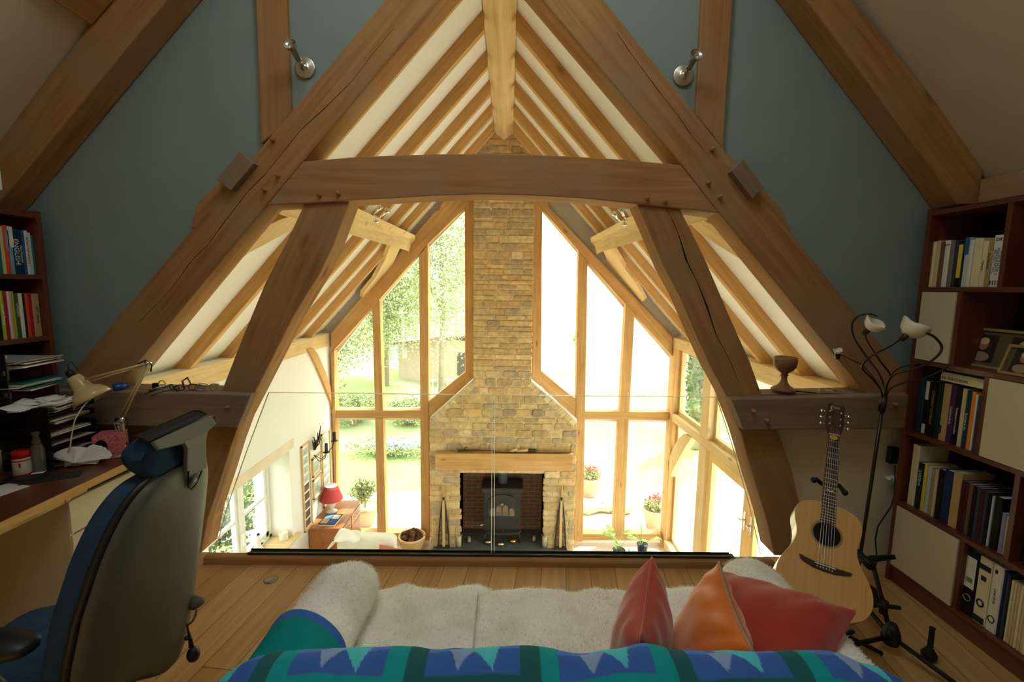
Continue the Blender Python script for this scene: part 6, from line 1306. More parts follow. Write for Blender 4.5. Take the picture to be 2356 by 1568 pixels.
# pictures
def wallpic(y0, y1, z0, z1, label, n, grp=None, dark=0):
    t = thing('picture_frame', label, 'picture', (XL, (y0+y1)/2, z0), 'pale framed pictures on the white wall'); w = .022; m = MB()
    for a, b, c, d in ((y0,y1,z0,z0+w),(y0,y1,z1-w,z1),(y0,y0+w,z0,z1),(y1-w,y1,z0,z1)): m.box((XL+.001, a, c), (XL+.026, b, d))
    obj('frame_moulding', m, OAKP, t, bevel=.002); m = MB(); m.box((XL+.001, y0+w, z0+w), (XL+.010, y1-w, z1-w)); mt = obj('mount', m, WHITE, t)
    h = (z1-z0-2*w-.03)/n
    for k in range(n):
        zz = z0+w+.02+h*k; m = MB(); m.box((XL+.010, y0+w+.03, zz), (XL+.0115, y1-w-.03, zz+h*.78)); ph = obj('photograph', m, C('photo_dim', (90,80,80)) if k < dark else C('photo_soft', (185,190,185)), mt)
        m = MB(); m.box((XL+.0115, y0+w+.05, zz+h*.1), (XL+.012, y1-w-.08, zz+h*.45)); obj('image_patch', m, C('photo_brown', (130,85,60)) if k < dark else C('photo_green', (165,175,150)), ph)
wallpic(6.00, 6.25, -1.82, -.58, 'tall narrow frame of small pictures nearest the window', 9, dark=5)
wallpic(6.66, 6.98, -1.80, -.63, 'tall narrow frame of pictures partly behind the red lamp', 8)
wallpic(6.32, 6.62, -1.16, -.88, 'upper of two small framed pictures between the tall frames', 1)
wallpic(6.32, 6.62, -1.50, -1.20, 'lower of two small framed pictures between the tall frames', 1)
# sconce with twigs
IR = plain('dark_iron', (.05,.04,.03), rough=.6, metal=.3)
c = at(722, 1028, 'x', XL+.02); t = thing('candle_sconce', 'dark iron candle sconce decorated with twigs on the white wall', 'sconce', c)
rnd = random.Random(5); m = MB()
for k in range(9):
    p = c+Vector((.01, rnd.uniform(-.06,.06), rnd.uniform(-.05,.05))); q = p+Vector((rnd.uniform(0,.08), rnd.uniform(-.09,.09), rnd.uniform(.10,.33))); m.tube([p, p.lerp(q,.5)+Vector((rnd.uniform(0,.03), rnd.uniform(-.03,.03), 0)), q], [.012,.009,.004], 6)
obj('twigs', m, IR, t, kind='stuff')
for k, (dy, dz, hx) in enumerate(((.05,-.10,.16),(.26,.0,.20))):
    a = c+Vector((0,0,-.12)); e = c+Vector((hx, dy, dz)); m = MB(); m.tube([a, a+Vector((.06,dy*.4,-.10)), e+Vector((-.02,-dy*.2,-.08)), e], .006, 6); obj('arm', m, IR, t); m = MB(); m.lathe([(0,0),(.045,0),(.05,.008),(0,.01)], e, 16); obj('drip_pan', m, IR, t); m = MB(); m.lathe([(0,.01),(.022,.01),(.022,.14),(.004,.145),(0,.155)], e, 14); obj('candle', m, C('dark_candle', (75,62,50)), t)
# sill things
WZ0 = WZ0+.012; c = at(653, 1240, 'z', WZ0); m = MB(); m.lathe([(0,0),(.05,0),(.052,.005),(.052,.10),(.046,.105),(.04,.098),(0,.098)], c, 24); obj('pillar_candle', m, C('wax_white', (238,230,210)), None, 'fat white candle on the oak window sill', 'candle')
c = Vector((-2.95, 5.10, WZ0)); t = thing('white_figurine', 'white porcelain bird figurine on the window sill', 'figurine', c)
m = MB(); m.smooth = True; m.lathe([(0,0),(.05,0),(.06,.02),(.075,.08),(.065,.16),(.04,.21),(.035,.25),(.045,.28),(.04,.31),(.02,.33),(0,.335)], c, 18); m.tube([c+Vector((.04,.0,.28)), c+Vector((.09,.02,.26))], [.018,.004], 8); obj('figure_body', m, WHITE, t)
m = MB(); m.ball(c+Vector((-.01,.04,.335)), .018, 8, 6); obj('crest', m, C('figure_dark', (60,60,70)), t)
# armchair
t = thing('armchair', 'armchair under a white cover in front of the teak sideboard', 'armchair', (-1.95, 5.7, ZF)); TH = plain('white_cover', (.86,.82,.72), rough=.9)
m = MB(); m.box((-2.25, 5.05, ZF+.1), (-1.55, 5.85, ZF+.45)); obj('seat', m, TH, t, bevel=.05, seg=3)
m = MB(); m.prism([(-2.30,5.80,ZF+.3),(-1.52,5.80,ZF+.3),(-1.50,5.80,-1.82),(-1.56,5.80,-1.77),(-2.18,5.80,-1.75),(-2.30,5.80,-1.84)], (0,.16,0)); obj('backrest', m, TH, t, bevel=.04, seg=3)
for x in (-2.33, -1.60): m = MB(); m.box((x, 5.05, ZF+.1), (x+.13, 5.82, ZF+.62)); obj('armrest', m, TH, t, bevel=.04, seg=3)
for x in (-2.2,-1.6):
    for y in (5.1, 5.85): m = MB(); m.tube([(x,y,ZF),(x,y,ZF+.12)], .02, 8); obj('leg', m, TEAK, t)
m = MB(); m.grid(14, 12, lambda u, v: Vector((-2.36+.36*u+.04*math.sin(v*5), 5.62+.42*v, -1.76+.05*math.sin(u*3)-.5*max(0, v-.75)-.35*max(0,.25-u)+.015*math.sin(9*u+7*v))))
o_ = obj('throw_blanket', m, plain('checked_blanket', (.80,.77,.68), rough=.95), None, 'pale checked throw over the corner of the white armchair', 'throw'); sm = o_.modifiers.new('s', 'SOLIDIFY'); sm.thickness = .01
cushion(at(899, 1266, 'y', 5.75)+Vector((0,-.05,-.12)), (.1,-1,.3), (.2,.2,1), .36, .12, C('dusty_pink', (190,105,95)), 'dusty red cushion peeping over the glass channel, right of the white armchair')
# basket with pine cones
c = at(949, 1262, 'z', ZF); c.y -= .02; t = thing('wicker_basket', 'round wicker basket full of pine cones left of the fireplace', 'basket', c); WK = wood('wicker', (.40,.24,.10), (.55,.36,.17), (.66,.46,.24), s_ac=60, knots=0)
m = MB(); 
for k in range(7):
    z_ = .02+.032*k; r_ = .13+.065*math.sin(min(1, k/6)*1.5); m.tube([c+Vector(((r_+.005*math.sin(i*1.57*2+k*3.14))*math.cos(2*math.pi*i/32), (r_+.005*math.sin(i*3.14+k*3.14))*math.sin(2*math.pi*i/32), z_)) for i in range(33)], .017, 6)
m.lathe([(0,0),(.12,0),(.12,.02),(0,.02)], c, 20); obj('weave', m, WK, t)
m = MB(); m.tube([c+Vector((.205*math.cos(2*math.pi*i/32), .205*math.sin(2*math.pi*i/32), .235)) for i in range(33)], .016, 8); obj('rim', m, OAKP, t, 'pale rim')
rnd = random.Random(9); CONE = C('pine_cone', (120,84,58), rough=.9); proto = None
spots = [(-.10,-.06,.20),(.02,-.11,.21),(.11,-.03,.20),(-.05,.04,.25),(.07,.06,.25),(.0,-.02,.29),(-.12,.06,.22),(.02,.12,.24)]
cn = ['at the left front rim','at the front rim','at the right front rim','left of the topmost one','right of the topmost one','topmost of the heap','at the left back rim','at the back of the basket']
for k, (dx, dy, dz) in enumerate(spots):
    if proto is None:
        m = MB(); m.lathe([(0,-.05),(.02,-.05),(.035,-.02),(.032,.02),(.012,.05),(0,.055)], (0,0,0), 12)
        for i in range(60):
            u = i/60; a = i*2.4; z_ = -.048+.10*u; r_ = .040*math.sin(math.pi*(.15+.8*u))**.7; d = Vector((math.cos(a), math.sin(a), 0)); s_ = Vector((-d.y, d.x, 0)); p = Vector((0,0,z_))+d*r_*.6; q = Vector((0,0,z_+.010))+d*(r_+.010)
            m.add([p-s_*.009, p+s_*.009, q+s_*.007, q-s_*.007, q+Vector((0,0,.005))], [(0,1,2,3),(3,2,4),(0,3,4),(1,4,2),(0,4,1)])
        proto = obj('pine_cone', m, CONE, local=True); o_ = proto
    else: o_ = proto.copy(); COL.objects.link(o_)
    o_.scale = (1.25, 1.25, 1.2); o_.location = c+Vector((dx, dy, dz)); o_.rotation_euler = (rnd.uniform(-1.3,1.3), rnd.uniform(-1.3,1.3), rnd.uniform(0,6)); setp(o_, 'brown pine cone '+cn[k], 'pine cone', 'pine cones in the basket')
# hearth things --------------------------------------------------------------
def hz(x, y): return at(x, y, 'z', ZH+.0005)
def artpiece(x, label):
    b = hz(x[1], 1252); b.y = min(b.y, 6.86); top = at(x[0], 1118, 'y', b.y); Hh = top.z-ZH; t = thing('driftwood_sculpture', label, 'ornament', b, 'tall pointed ornaments on the hearth')
    for s in (-1, 1):
        m = MB(); P = [b+Vector((s*(.085-.075*(i/10)**1.6), 0, Hh*.80*i/10)) for i in range(11)]; m.tube(P, .013, 6); obj('side_rail', m, IR, t)
    m = MB(); m.box((b.x-.095, b.y-.03, ZH), (b.x+.095, b.y+.03, ZH+.03)); obj('foot', m, IR, t)
    m = MB(); m.box((b.x-.020, b.y-.012, ZH+.03), (b.x+.020, b.y+.012, ZH+Hh*.80)); obj('centre_stave', m, C('pale_stave', (200,175,125)), t, 'pale centre stave')
    m = MB(); m.tube([b+Vector((0,0,Hh*.78)), b+Vector((0,0,Hh*.83))], .018, 10); obj('collar', m, BLACK, t); m = MB(); m.tube([b+Vector((0,0,Hh*.83)), b+Vector((0,0,Hh))], [.018,.014], 10); obj('handle', m, OAK, t)
    rr = random.Random(int(x[0])); m = MB()
    for i in range(70):
        z_ = ZH+.04+Hh*.62*rr.random(); s = rr.choice((-1,1)); w_ = .075*(1-((z_-ZH)/(Hh*.8))**1.6); m.tube([b+Vector((s*rr.uniform(.025, max(.03,w_)), rr.uniform(-.01,.01), z_-b.z)), b+Vector((s*rr.uniform(.025, max(.03,w_)), rr.uniform(-.01,.01), z_-b.z+.05))], .006, 5)
    obj('twig_infill', m, C('twig_brown', (130,100,60)), t, kind='stuff')
artpiece((1024, 1023), 'tall pointed wooden ornament on the left of the hearth')
artpiece((1285, 1287), 'tall pointed wooden ornament on the right of the hearth')
WAX = C('wax_cream', (225,205,175)); HG = glassmat('hurricane_glass', tint=(.95,.96,.94), refl=.12)
def hurricane(x, lab, lab2):
    b = hz(x, 1252); b.y -= .07; m = MB(); m.lathe([(0,0),(.05,0),(.055,.01),(.068,.09),(.066,.15),(.070,.25),(.068,.25),(.063,.15),(.064,.09),(.05,.014),(0,.012)], b, 28); obj('hurricane_glass', m, HG, None, lab, 'candle holder', 'glass candle holders on the hearth')
    m = MB(); m.lathe([(0,0),(.038,0),(.039,.16),(.034,.165),(0,.16)], b+Vector((0,0,.014)), 20); obj('pillar_candle', m, WAX, None, lab2, 'candle', 'candles on the hearth')
hurricane(1057, 'tall glass candle holder left of the stove', 'cream candle inside the left glass holder'); hurricane(1252, 'tall glass candle holder right of the stove', 'cream candle inside the right glass holder')
def smallc(x, y, lab):
    b = hz(x, y); t = thing('tealight_holder', lab, 'candle', b, 'small candles on the hearth'); m = MB(); m.lathe([(0,0),(.032,0),(.040,.03),(.040,.10),(.037,.10),(.036,.03),(0,.01)], b, 20); obj('glass_cup', m, HG, t); m = MB(); m.lathe([(0,.012),(.031,.012),(.034,.08),(0,.082)], b, 16); obj('wax', m, WAX, t)
smallc(1079, 1246, 'small candle in a glass between the left glass holder and the bowls'); smallc(1229, 1244, 'small candle in a glass between the right glass holder and the bowls')
DK = C('bowl_dark', (70,58,45), rough=.5)
def bowl(x, y, col, met, lab):
    b = hz(x, y); t = thing('metal_bowl', lab, 'bowl', b, 'small bowls on the hearth'); m = MB(); m.lathe([(0,0),(.025,0),(.055,.02),(.066,.05),(.063,.05),(.052,.022),(.02,.006),(0,.006)], b, 28); obj('bowl_outer', m, DK, t)
    m = MB(); m.lathe([(0,.0075),(.02,.0075),(.050,.024),(.062,.050),(.0635,.0515)], b, 28); obj('bowl_lining', m, plain('lining_'+lab[:6], col, rough=.25, metal=met), t, 'shiny lining')
bowl(1123, 1250, (.55,.38,.25), .9, 'copper-lined bowl on the hearth, left of the three'); bowl(1152, 1255, (.6,.5,.3), .9, 'pale gold bowl on the hearth, middle and nearest of the three'); bowl(1180, 1248, (.85,.5,.05), .8, 'bright yellow-gold bowl on the hearth, right of the three')
b = hz(1040, 1251); m = MB(); m.smooth = True; m.ball(b+Vector((0,0,.035)), (.045,.03,.035), 12, 8); m.v = [v+Vector((.01*noise.noise(v*60), .01*noise.noise(v*70), .01*noise.noise(v*50))) for v in m.v]; obj('pale_stone', m, C('stone_pale', (190,175,150)), None, 'pale rough stone beside the left ornament', 'stone')
# stove
t = thing('wood_stove', 'black cast iron wood stove with arched glass door', 'stove', (.0, 7.1, ZH)); CI = plain('cast_iron', (.028,.027,.026), rough=.55, spec=.35, var=.1)
ys = 7.02; X0, X1 = at(1112,1150,'y',ys).x, at(1199,1150,'y',ys).x; ZT = at(1155,1121,'y',ys).z; ZB0 = ZH+.16; cx_ = (X0+X1)/2
m = MB(); m.box((X0, ys, ZB0), (X1, ys+.36, ZT-.05)); obj('stove_body', m, CI, t, bevel=.015, seg=3)
m = MB(); m.box((X0-.035, ys-.04, ZT-.09), (X1+.035, ys+.38, ZT)); obj('top_plate', m, CI, t, bevel=.025, seg=3)
m = MB(); m.prism([(X0-.02, ys-.0, ZB0+.03), (X0+.05, ys-.09, ZB0+.03), (cx_, ys-.12, ZB0+.03), (X1-.05, ys-.09, ZB0+.03), (X1+.02, ys-.0, ZB0+.03)], (0,0,.04)); obj('ash_lip', m, CI, t, bevel=.01)
for x in (X0+.03, X1-.03):
    for y in (ys+.04, ys+.30): m = MB(); m.tube([(x,y,ZB0+.01),(x+(-.02 if x < cx_ else .02),y-.02,ZH)], [.025,.014], 8); obj('leg', m, CI, t)
zd0, zd1 = at(1155,1187,'y',ys).z-.02, ZT-.10
m = MB(); arch = [(cx_-.235, zd0), (cx_+.235, zd0)]+[(cx_+.235*math.cos(a), zd1-.16+.15*math.sin(a)) for a in [math.pi*k/16 for k in range(17)]]
m.prism([(x, ys-.002, z) for x, z in arch], (0,-.022,0)); dr = obj('door', m, CI, t, bevel=.004)
EM = plain('stove_glass', (.16,.115,.085), rough=.15, spec=.6, var=.35, scale=14)
for k in range(4):
    xa_ = cx_-.205+.104*k; hgt = [.13,.185,.185,.13][k]; m = MB(); pts = [(xa_+.006, zd0+.04), (xa_+.096, zd0+.04), (xa_+.096, zd0+.04+hgt*.55)]+[(xa_+.051+.045*math.cos(a), zd0+.04+hgt*.55+hgt*.45*math.sin(a)) for a in [math.pi*q/10 for q in range(1,10)]]+[(xa_+.006, zd0+.04+hgt*.55)]
    m.prism([(x, ys-.0245, z) for x, z in pts], (0,-.002,0)); obj('arched_pane', m, EM, dr)
m = MB(); zq = zd0+.04+.17; m.prism([(cx_-.03, ys-.0245, zq+.03), (cx_, ys-.0245, zq-.015), (cx_+.03, ys-.0245, zq+.03), (cx_, ys-.0245, zq+.045)], (0,-.002,0)); obj('top_light', m, plain('stove_amber', (.30,.16,.07), rough=.2), dr)
m = MB(); m.ball((X0-.03, ys-.03, ZB0+.16), .018, 10, 8); m.tube([(X0-.03, ys-.03, ZB0+.16),(X0+.02, ys, ZB0+.16)], .006, 6); obj('door_knob', m, STEEL, dr); m = MB(); m.ball((cx_+.02, ys-.03, ZB0+.075), .009, 8, 6); obj('vent_knob', m, CHROME, t)
m = MB(); fx = at(1157,1100,'y',ys+.2).x; m.tube([(fx, ys+.2, ZT-.01), (fx, ys+.2, ZOP+.15)], .075, 24); obj('flue_pipe', m, plain('flue_grey', (.09,.11,.105), rough=.5), t)
# on the mantel
zm_ = ZM+.001; a = at(1053, 1042, 'y', 6.83); b_ = at(1312, 1046, 'y', 6.83); m = MB(); m.tube([Vector((a.x, 6.83, zm_+.015)), Vector((a.x+.25, 6.82, zm_+.03)), Vector((a.x+.60, 6.83, zm_+.02))], [.018,.014,.006], 8); m.tube([Vector((a.x+.10, 6.83, zm_+.03)), Vector((a.x+.12, 6.83, zm_+.075)), Vector((a.x+.15, 6.83, zm_+.07))], .006, 6)
obj('iron_poker', m, IR, None, 'dark hooked iron poker lying on the left of the mantel beam', 'poker')
m = MB(); m.tube([Vector((a.x+.55, 6.80, zm_+.008)), Vector((b_.x, 6.80, zm_+.010))], .007, 6); obj('iron_rod', m, IR, None, 'long thin iron rod lying along the mantel beam', 'rod')
rnd = random.Random(4); p = at(1195, 1040, 'y', 6.84); p.z = zm_
for k, (dx, L_, a_, lab) in enumerate(((-.10,.14,.5,'pale wood chip on the mantel, left of the pair'), (.04,.20,.15,'larger pale wood piece on the mantel, right of the pair'))):
    m = MB(); m.M = Matrix.Translation(p+Vector((dx,0,.02))) @ Matrix.Rotation(-a_, 4, 'Y'); m.box((-L_/2,-.025,-.016),(L_/2,.025,.02)); obj('wood_piece', m, OAKP, None, lab, 'wood piece', 'pale wood pieces on the mantel', bevel=.006)
p2 = at(1224, 1040, 'y', 6.84); m = MB(); m.box((p2.x-.06, 6.80, zm_+.016), (p2.x+.07, 6.86, zm_+.05)); obj('iron_fitting', m, IR, None, 'dark iron fitting right of the pale wood pieces on the mantel', 'fitting', bevel=.005)
# plants on the right -----------------------------------------------------------
def leafplant(base, h, n, L, mat, t, rr, spread=.6, w=.35, name='foliage'):
    m = MB(); stems = MB()
    for k in range(n):
        a = rr.uniform(0, 6.28); u = rr.uniform(.4, 1); top = base+Vector((math.cos(a)*spread*h*rr.uniform(.1,.9), math.sin(a)*spread*h*rr.uniform(.1,.9), h*u)); stems.tube([base, base.lerp(top,.5)+Vector((0,0,.03)), top], .004, 5)
        d = Vector((math.cos(a), math.sin(a), rr.uniform(-.2,.5))).normalized(); s = d.cross(Vector((0,0,1))).normalized()*L*w; l = L*rr.uniform(.7,1.2)
        m.add([top, top+d*l*.35+s+Vector((0,0,.01)), top+d*l*.75+s*.6, top+d*l-Vector((0,0,L*.2)), top+d*l*.75-s*.6, top+d*l*.35-s+Vector((0,0,.01)), top+d*l*.5+Vector((0,0,L*.06))], [(0,1,6),(1,2,6),(2,3,6),(3,4,6),(4,5,6),(5,0,6)])
    obj('stems', stems, mat, t); obj(name, m, mat, t)
LEAFI = plain('house_leaf', (.35,.50,.12), rough=.5, var=.25)
rr = random.Random(2); c = at(1421, 1262, 'z', ZF+.02); c = Vector((1.78, 6.72, ZF))
t = thing('potted_plant', 'green leafy plant in a black pot below the right gable window', 'plant', c); m = MB(); m.lathe([(0,0),(.07,0),(.095,.15),(.10,.15),(.085,.14),(0,.13)], c, 20); obj('pot', m, BLACK, t); leafplant(c+Vector((0,0,.12)), .32, 9, .17, LEAFI, t, rr)
c = Vector((2.17, 6.80, ZF)); t = thing('potted_plant', 'straggly plant in a navy glazed pot in front of the corner post', 'plant', c); m = MB(); m.lathe([(0,0),(.06,0),(.085,.20),(.09,.20),(.075,.19),(0,.17)], c, 20); obj('pot', m, C('navy_glaze', (25,35,75), rough=.2), t); leafplant(c+Vector((0,0,.16)), .25, 11, .13, LEAFI, t, rr, spread=1.0, w=.25)
m = MB(); m.box((1.93, 6.55, ZF), (2.06, 6.75, ZF+.18)); obj('glass_box', m, C('frosted_pale', (205,220,205)), None, 'pale frosted box between the two potted plants', 'box', bevel=.01)
m = MB(); m.grid(16, 12, lambda u, v: Vector((2.12+.36*u, 6.30+.35*v, ZF+.02+.30*math.sin(math.pi*u)*(1-.3*v)+.015*math.sin(11*u+5*v)))); o_ = obj('floor_cushion', m, TH, None, 'white floor cushion heap in front of the navy pot', 'cushion'); sm = o_.modifiers.new('s', 'SOLIDIFY'); sm.thickness = .02
# ================================================================== OUTSIDE
ZE = -2.75
def extmat(name, stops, scale, rough=.95, bump=0):
    m, nt, out = newmat(name); b = bsdf(nt, out, rough, .05); g = N(nt, 'Attribute', attribute_name='gc'); n = N(nt, 'TexNoise'); n.inputs['Scale'].default_value = scale; n.inputs['Detail'].default_value = 8; nt.links.new(g.outputs['Vector'], n.inputs['Vector'])
    nt.links.new(ramp(nt, n.outputs[0], stops), b.inputs['Base Color']); return m
GRASS = extmat('lawn', [(.35, (.21,.27,.10)), (.55, (.28,.33,.145)), (.7, (.40,.43,.25))], .35)
PAVE = extmat('terrace_paving', [(.35, (.60,.57,.50)), (.65, (.70,.67,.60))], 2)
m = MB(); n = 60
def gz(x, y):
    d = max(0, y-13); s = .0 if x > -2 else .10*min(6, (-2-x))*min(1, max(0, (y-10)/6)); far_ = .02*max(0, y-30)+.0; return ZE-.03+s+.012*d+.12*math.sin(x*.25+y*.2)*min(1, d/10)+far_*(1 if x < 200 else 1)
m.grid(70, 70, lambda u, v: Vector((-60+140*u, 7.35+150*v*v, gz(-60+140*u, 7.35+150*v*v)))); obj('ground', m, GRASS, kind=S)
m = MB(); m.add([(2.9, 2.0, ZE), (60, -10, ZE-.03), (60, 7.4, ZE-.03), (2.9, 7.4, ZE)], [(0,1,2,3)]); m.add([(-60,-10,ZE-.03),(-3.35,-10,ZE-.03),(-3.35,7.4,ZE-.03),(-60,7.4,ZE-.03)], [(0,1,2,3)]); obj('ground', m, GRASS, kind=S)
m = MB(); m.prism([(-5,7.3,ZE),(7,7.3,ZE),(7,8.8,ZE),(5,9.6,ZE),(1.6,9.3,ZE),(.9,12.5,ZE),(-.6,12.6,ZE),(-.9,9.4,ZE),(-5,8.8,ZE)], (0,0,.03)); m.prism([(2.85,1.5,ZE),(7,1.5,ZE),(7,7.3,ZE),(2.85,7.3,ZE)], (0,0,.03)); obj('terrace', m, PAVE, kind=S)
TERRA = C('terracotta', (205,165,135), rough=.9)
def epot(c, r_, h_, label, s=1.0, soil=True):
    t = thing('terracotta_pot', label, 'plant pot', c, 'terracotta pots on the terrace'); m = MB(); m.lathe([(0,0),(r_*.62,0),(r_*.92,h_*.84),(r_*1.0,h_*.84),(r_*1.02,h_),(r_*.93,h_),(r_*.90,h_*.92),(0,h_*.90)], c, 28); obj('pot', m, TERRA, t); return t
LEAFO = plain('shrub_leaf', (.33,.38,.18), rough=.7, var=.3, scale=3); LEAFB = plain('birch_leaf', (.40,.45,.24), rough=.7, var=.3, scale=2); LEAFD = plain('dark_leaf', (.10,.15,.055), rough=.7, var=.35, scale=2)
BARK = wood('bark', (.20,.15,.10), (.32,.26,.19), (.42,.36,.28))
def leafcloud(c, r3, n, s, mat, t, rr, name='crown', hollow=.4, clumps=0):
    vs = []; fs = []; c = Vector(c); cl = [Vector((rr.uniform(-1,1), rr.uniform(-1,1), rr.uniform(-1,1))) for _ in range(clumps)]; cl = [q.normalized()*rr.uniform(.35,.8) for q in cl]
    for k in range(n):
        d = Vector((rr.gauss(0,1), rr.gauss(0,1), rr.gauss(0,1))).normalized(); q = d*(hollow+(1-hollow)*rr.random())
        if cl: q = rr.choice(cl)+d*rr.uniform(.1,.42)
        p = c+Vector((q.x*r3[0], q.y*r3[1], q.z*r3[2])); a = Vector((rr.gauss(0,1), rr.gauss(0,1), rr.gauss(0,1))).normalized(); b = a.cross(Vector((rr.gauss(0,1), rr.gauss(0,1), rr.gauss(0,1)))).normalized(); l = s*rr.uniform(.6,1.4); i = len(vs)
        vs += [p-a*l, p+b*l*.5, p+a*l, p-b*l*.5]; fs.append((i, i+1, i+2, i+3))
    m = MB(); m.keepn = True; m.add(vs, fs); return obj(name, m, mat, t)
def tree(base, h_, r3, n, s, mat, label, cat='tree', group='trees and shrubs outside', clumps=14, trunk=.12, seed=1, nm='garden_tree'):
    rr = random.Random(seed); base = Vector(base); t = thing(nm, label, cat, base, group); m = MB(); m.tube([base-Vector((0,0,.1)), base+Vector((.1,0,h_*.4)), base+Vector((-.05,.1,h_*.8))], [trunk, trunk*.7, trunk*.25], 8)
    for k in range(6): a = rr.uniform(0,6.28); u = rr.uniform(.35,.7); m.tube([base+Vector((0,0,h_*u)), base+Vector((math.cos(a)*r3[0]*.6, math.sin(a)*r3[1]*.6, h_*(u+.25)))], [trunk*.4, trunk*.1], 6)
    obj('trunk', m, BARK, t); leafcloud(base+Vector((0,0,h_-r3[2]*.7)), r3, n, s, mat, t, rr, clumps=clumps); return t
c = at(841, 1205, 'z', ZE+.03); t = epot(c, .24, .36, 'big terracotta pot with a small yellow-green shrub outside the left window'); rr = random.Random(8); m = MB(); m.tube([c+Vector((0,0,.3)), c+Vector((.01,0,.48))], .014, 6); obj('stem', m, BARK, t); leafcloud(c+Vector((0,0,.68)), (.30,.26,.24), 1100, .030, LEAFO, t, rr, 'shrub', clumps=12)
c = at(1505, 1212, 'z', ZE+.03); t = epot(c, .23, .38, 'terracotta pot with red geraniums nearest the corner post'); leafcloud(c+Vector((0,0,.45)), (.22,.2,.13), 500, .035, LEAFO, t, rr, 'leaves'); GER = C('geranium_red', (215,95,95)); leafcloud(c+Vector((0,-.05,.58)), (.16,.14,.10), 90, .028, GER, t, rr, 'blooms')
c = at(1354, 1138, 'z', ZE+.03); t = epot(c, .26, .42, 'pale planter with pink flowers farther out on the terrace'); leafcloud(c+Vector((0,0,.5)), (.26,.22,.13), 500, .035, LEAFO, t, rr, 'leaves'); leafcloud(c+Vector((0,-.05,.62)), (.2,.16,.08), 60, .028, GER, t, rr, 'blooms')
# split logs
LOG = wood('split_log', (.30,.24,.17), (.45,.38,.28), (.58,.50,.38)); rnd = random.Random(6)
lw = ['lowest at the left','lowest in the middle','lowest at the right','second row left','second row middle','second row right','leaning at the left end','topmost','behind the topmost','leaning at the right end']
for k, (x, y) in enumerate(((1352,1210),(1380,1212),(1410,1208),(1362,1190),(1390,1192),(1415,1186),(1340,1185),(1385,1172),(1400,1165),(1432,1200))):
    c = at(x, y, 'y', 8.35+.06*(k % 3)); c.z = max(c.z, ZE+.12); M = Matrix.Translation(c) @ Matrix.Rotation(rnd.uniform(-.9,.9), 4, 'Z') @ Matrix.Rotation(rnd.uniform(-.5,.5), 4, 'Y')
    m = MB(); m.M = M; r_ = rnd.uniform(.07,.10); pr_ = [(r_*math.cos(a)*rnd.uniform(.8,1.1), r_*math.sin(a)*rnd.uniform(.8,1.1)) for a in [2*math.pi*i/7 for i in range(7)]]; m.prism([(-.15, u, v) for u, v in pr_], (.30,0,0)); obj('split_log', m, LOG, None, 'pale split log in the heap outside the right window, '+lw[k], 'log', 'heap of split logs on the terrace', bevel=.01)
# trees, shrubs
tree((-2.4, 16, ZE), 9.6, (2.3,2.2,4.8), 32000, .052, LEAFB, 'tall pale birch seen between the chimney and the tall left post', seed=3, clumps=60)
tree((-6.4, 15, ZE+.3), 5.6, (2.4,2.0,3.0), 25000, .052, LEAFB, 'leafy tree outside the upper left window, nearest the white wall', seed=4, clumps=50)
tree((-4.9, 18, ZE+.3), 7.6, (2.3,2,4.2), 30000, .055, LEAFB, 'tree outside behind the leftmost upper mullion', seed=5, clumps=50)
tree((-8.2, 13, ZE+.4), 5.0, (2.2,2,2.4), 6000, .06, LEAFO, 'darker tree at the far left outside', seed=6, clumps=16)
for k, (x, y, r_, lab) in enumerate(((-4.6,13.4,1.0,'rounded shrub on the bank below the leftmost upper pane'),(-3.2,13.8,.8,'loose shrub on the bank right of the lower mullion'),(-6.2,13.6,1.3,'wide shrub on the bank at the left outside'),(-1.9,14.6,.7,'small shrub beside the path under the birch'))):
    b = Vector((x, y, gz(x, y))); t = thing('garden_shrub', lab, 'shrub', b, 'trees and shrubs outside'); rr = random.Random(40+k); m = MB(); m.tube([b-Vector((0,0,.1)), b+Vector((0,0,r_*.6))], .04, 6); obj('stem', m, BARK, t); leafcloud(b+Vector((0,0,r_*.55)), (r_, r_*.8, r_*.7), 3500, .04, LEAFO if k != 2 else LEAFB, t, rr, clumps=14)
b = Vector((5.0, 32, gz(5,32))); t = thing('garden_shrub', 'lone round bush on the field beyond the right chimney post', 'shrub', b, 'trees and shrubs outside'); rr = random.Random(60); m = MB(); m.tube([b-Vector((0,0,.1)), b+Vector((0,0,.6))], .05, 6); obj('stem', m, BARK, t); leafcloud(b+Vector((0,0,.7)), (.7,.6,.8), 900, .10, LEAFO, t, rr, clumps=8)
b = Vector((-3.0, 11.4, gz(-3,11.4))); m = MB(); rr = random.Random(61); o_ = leafcloud(b+Vector((0,0,.22)), (1.3,.5,.22), 1400, .045, LEAFO, None, rr, 'flower_bed', hollow=.1); setp(o_, 'low bed of pale blue flowers beside the path', 'flower bed', kind='stuff'); o2 = leafcloud(b+Vector((.2,-.1,.36)), (1.1,.45,.12), 700, .035, C('bluebell', (190,200,228)), None, rr, 'blue_flowers', hollow=.1); setp(o2, 'pale blue blooms over the flower bed', 'flowers', kind='stuff')
b = Vector((6.6, 9.6, ZE)); rr = random.Random(62); o2 = leafcloud(b+Vector((0,0,.3)), (1.1,.8,.25), 1800, .045, C('lavender', (140,130,190)), None, rr, 'lavender_bed', hollow=.1); setp(o2, 'purple lavender bed beyond the glazed right side', 'flowers', kind='stuff')
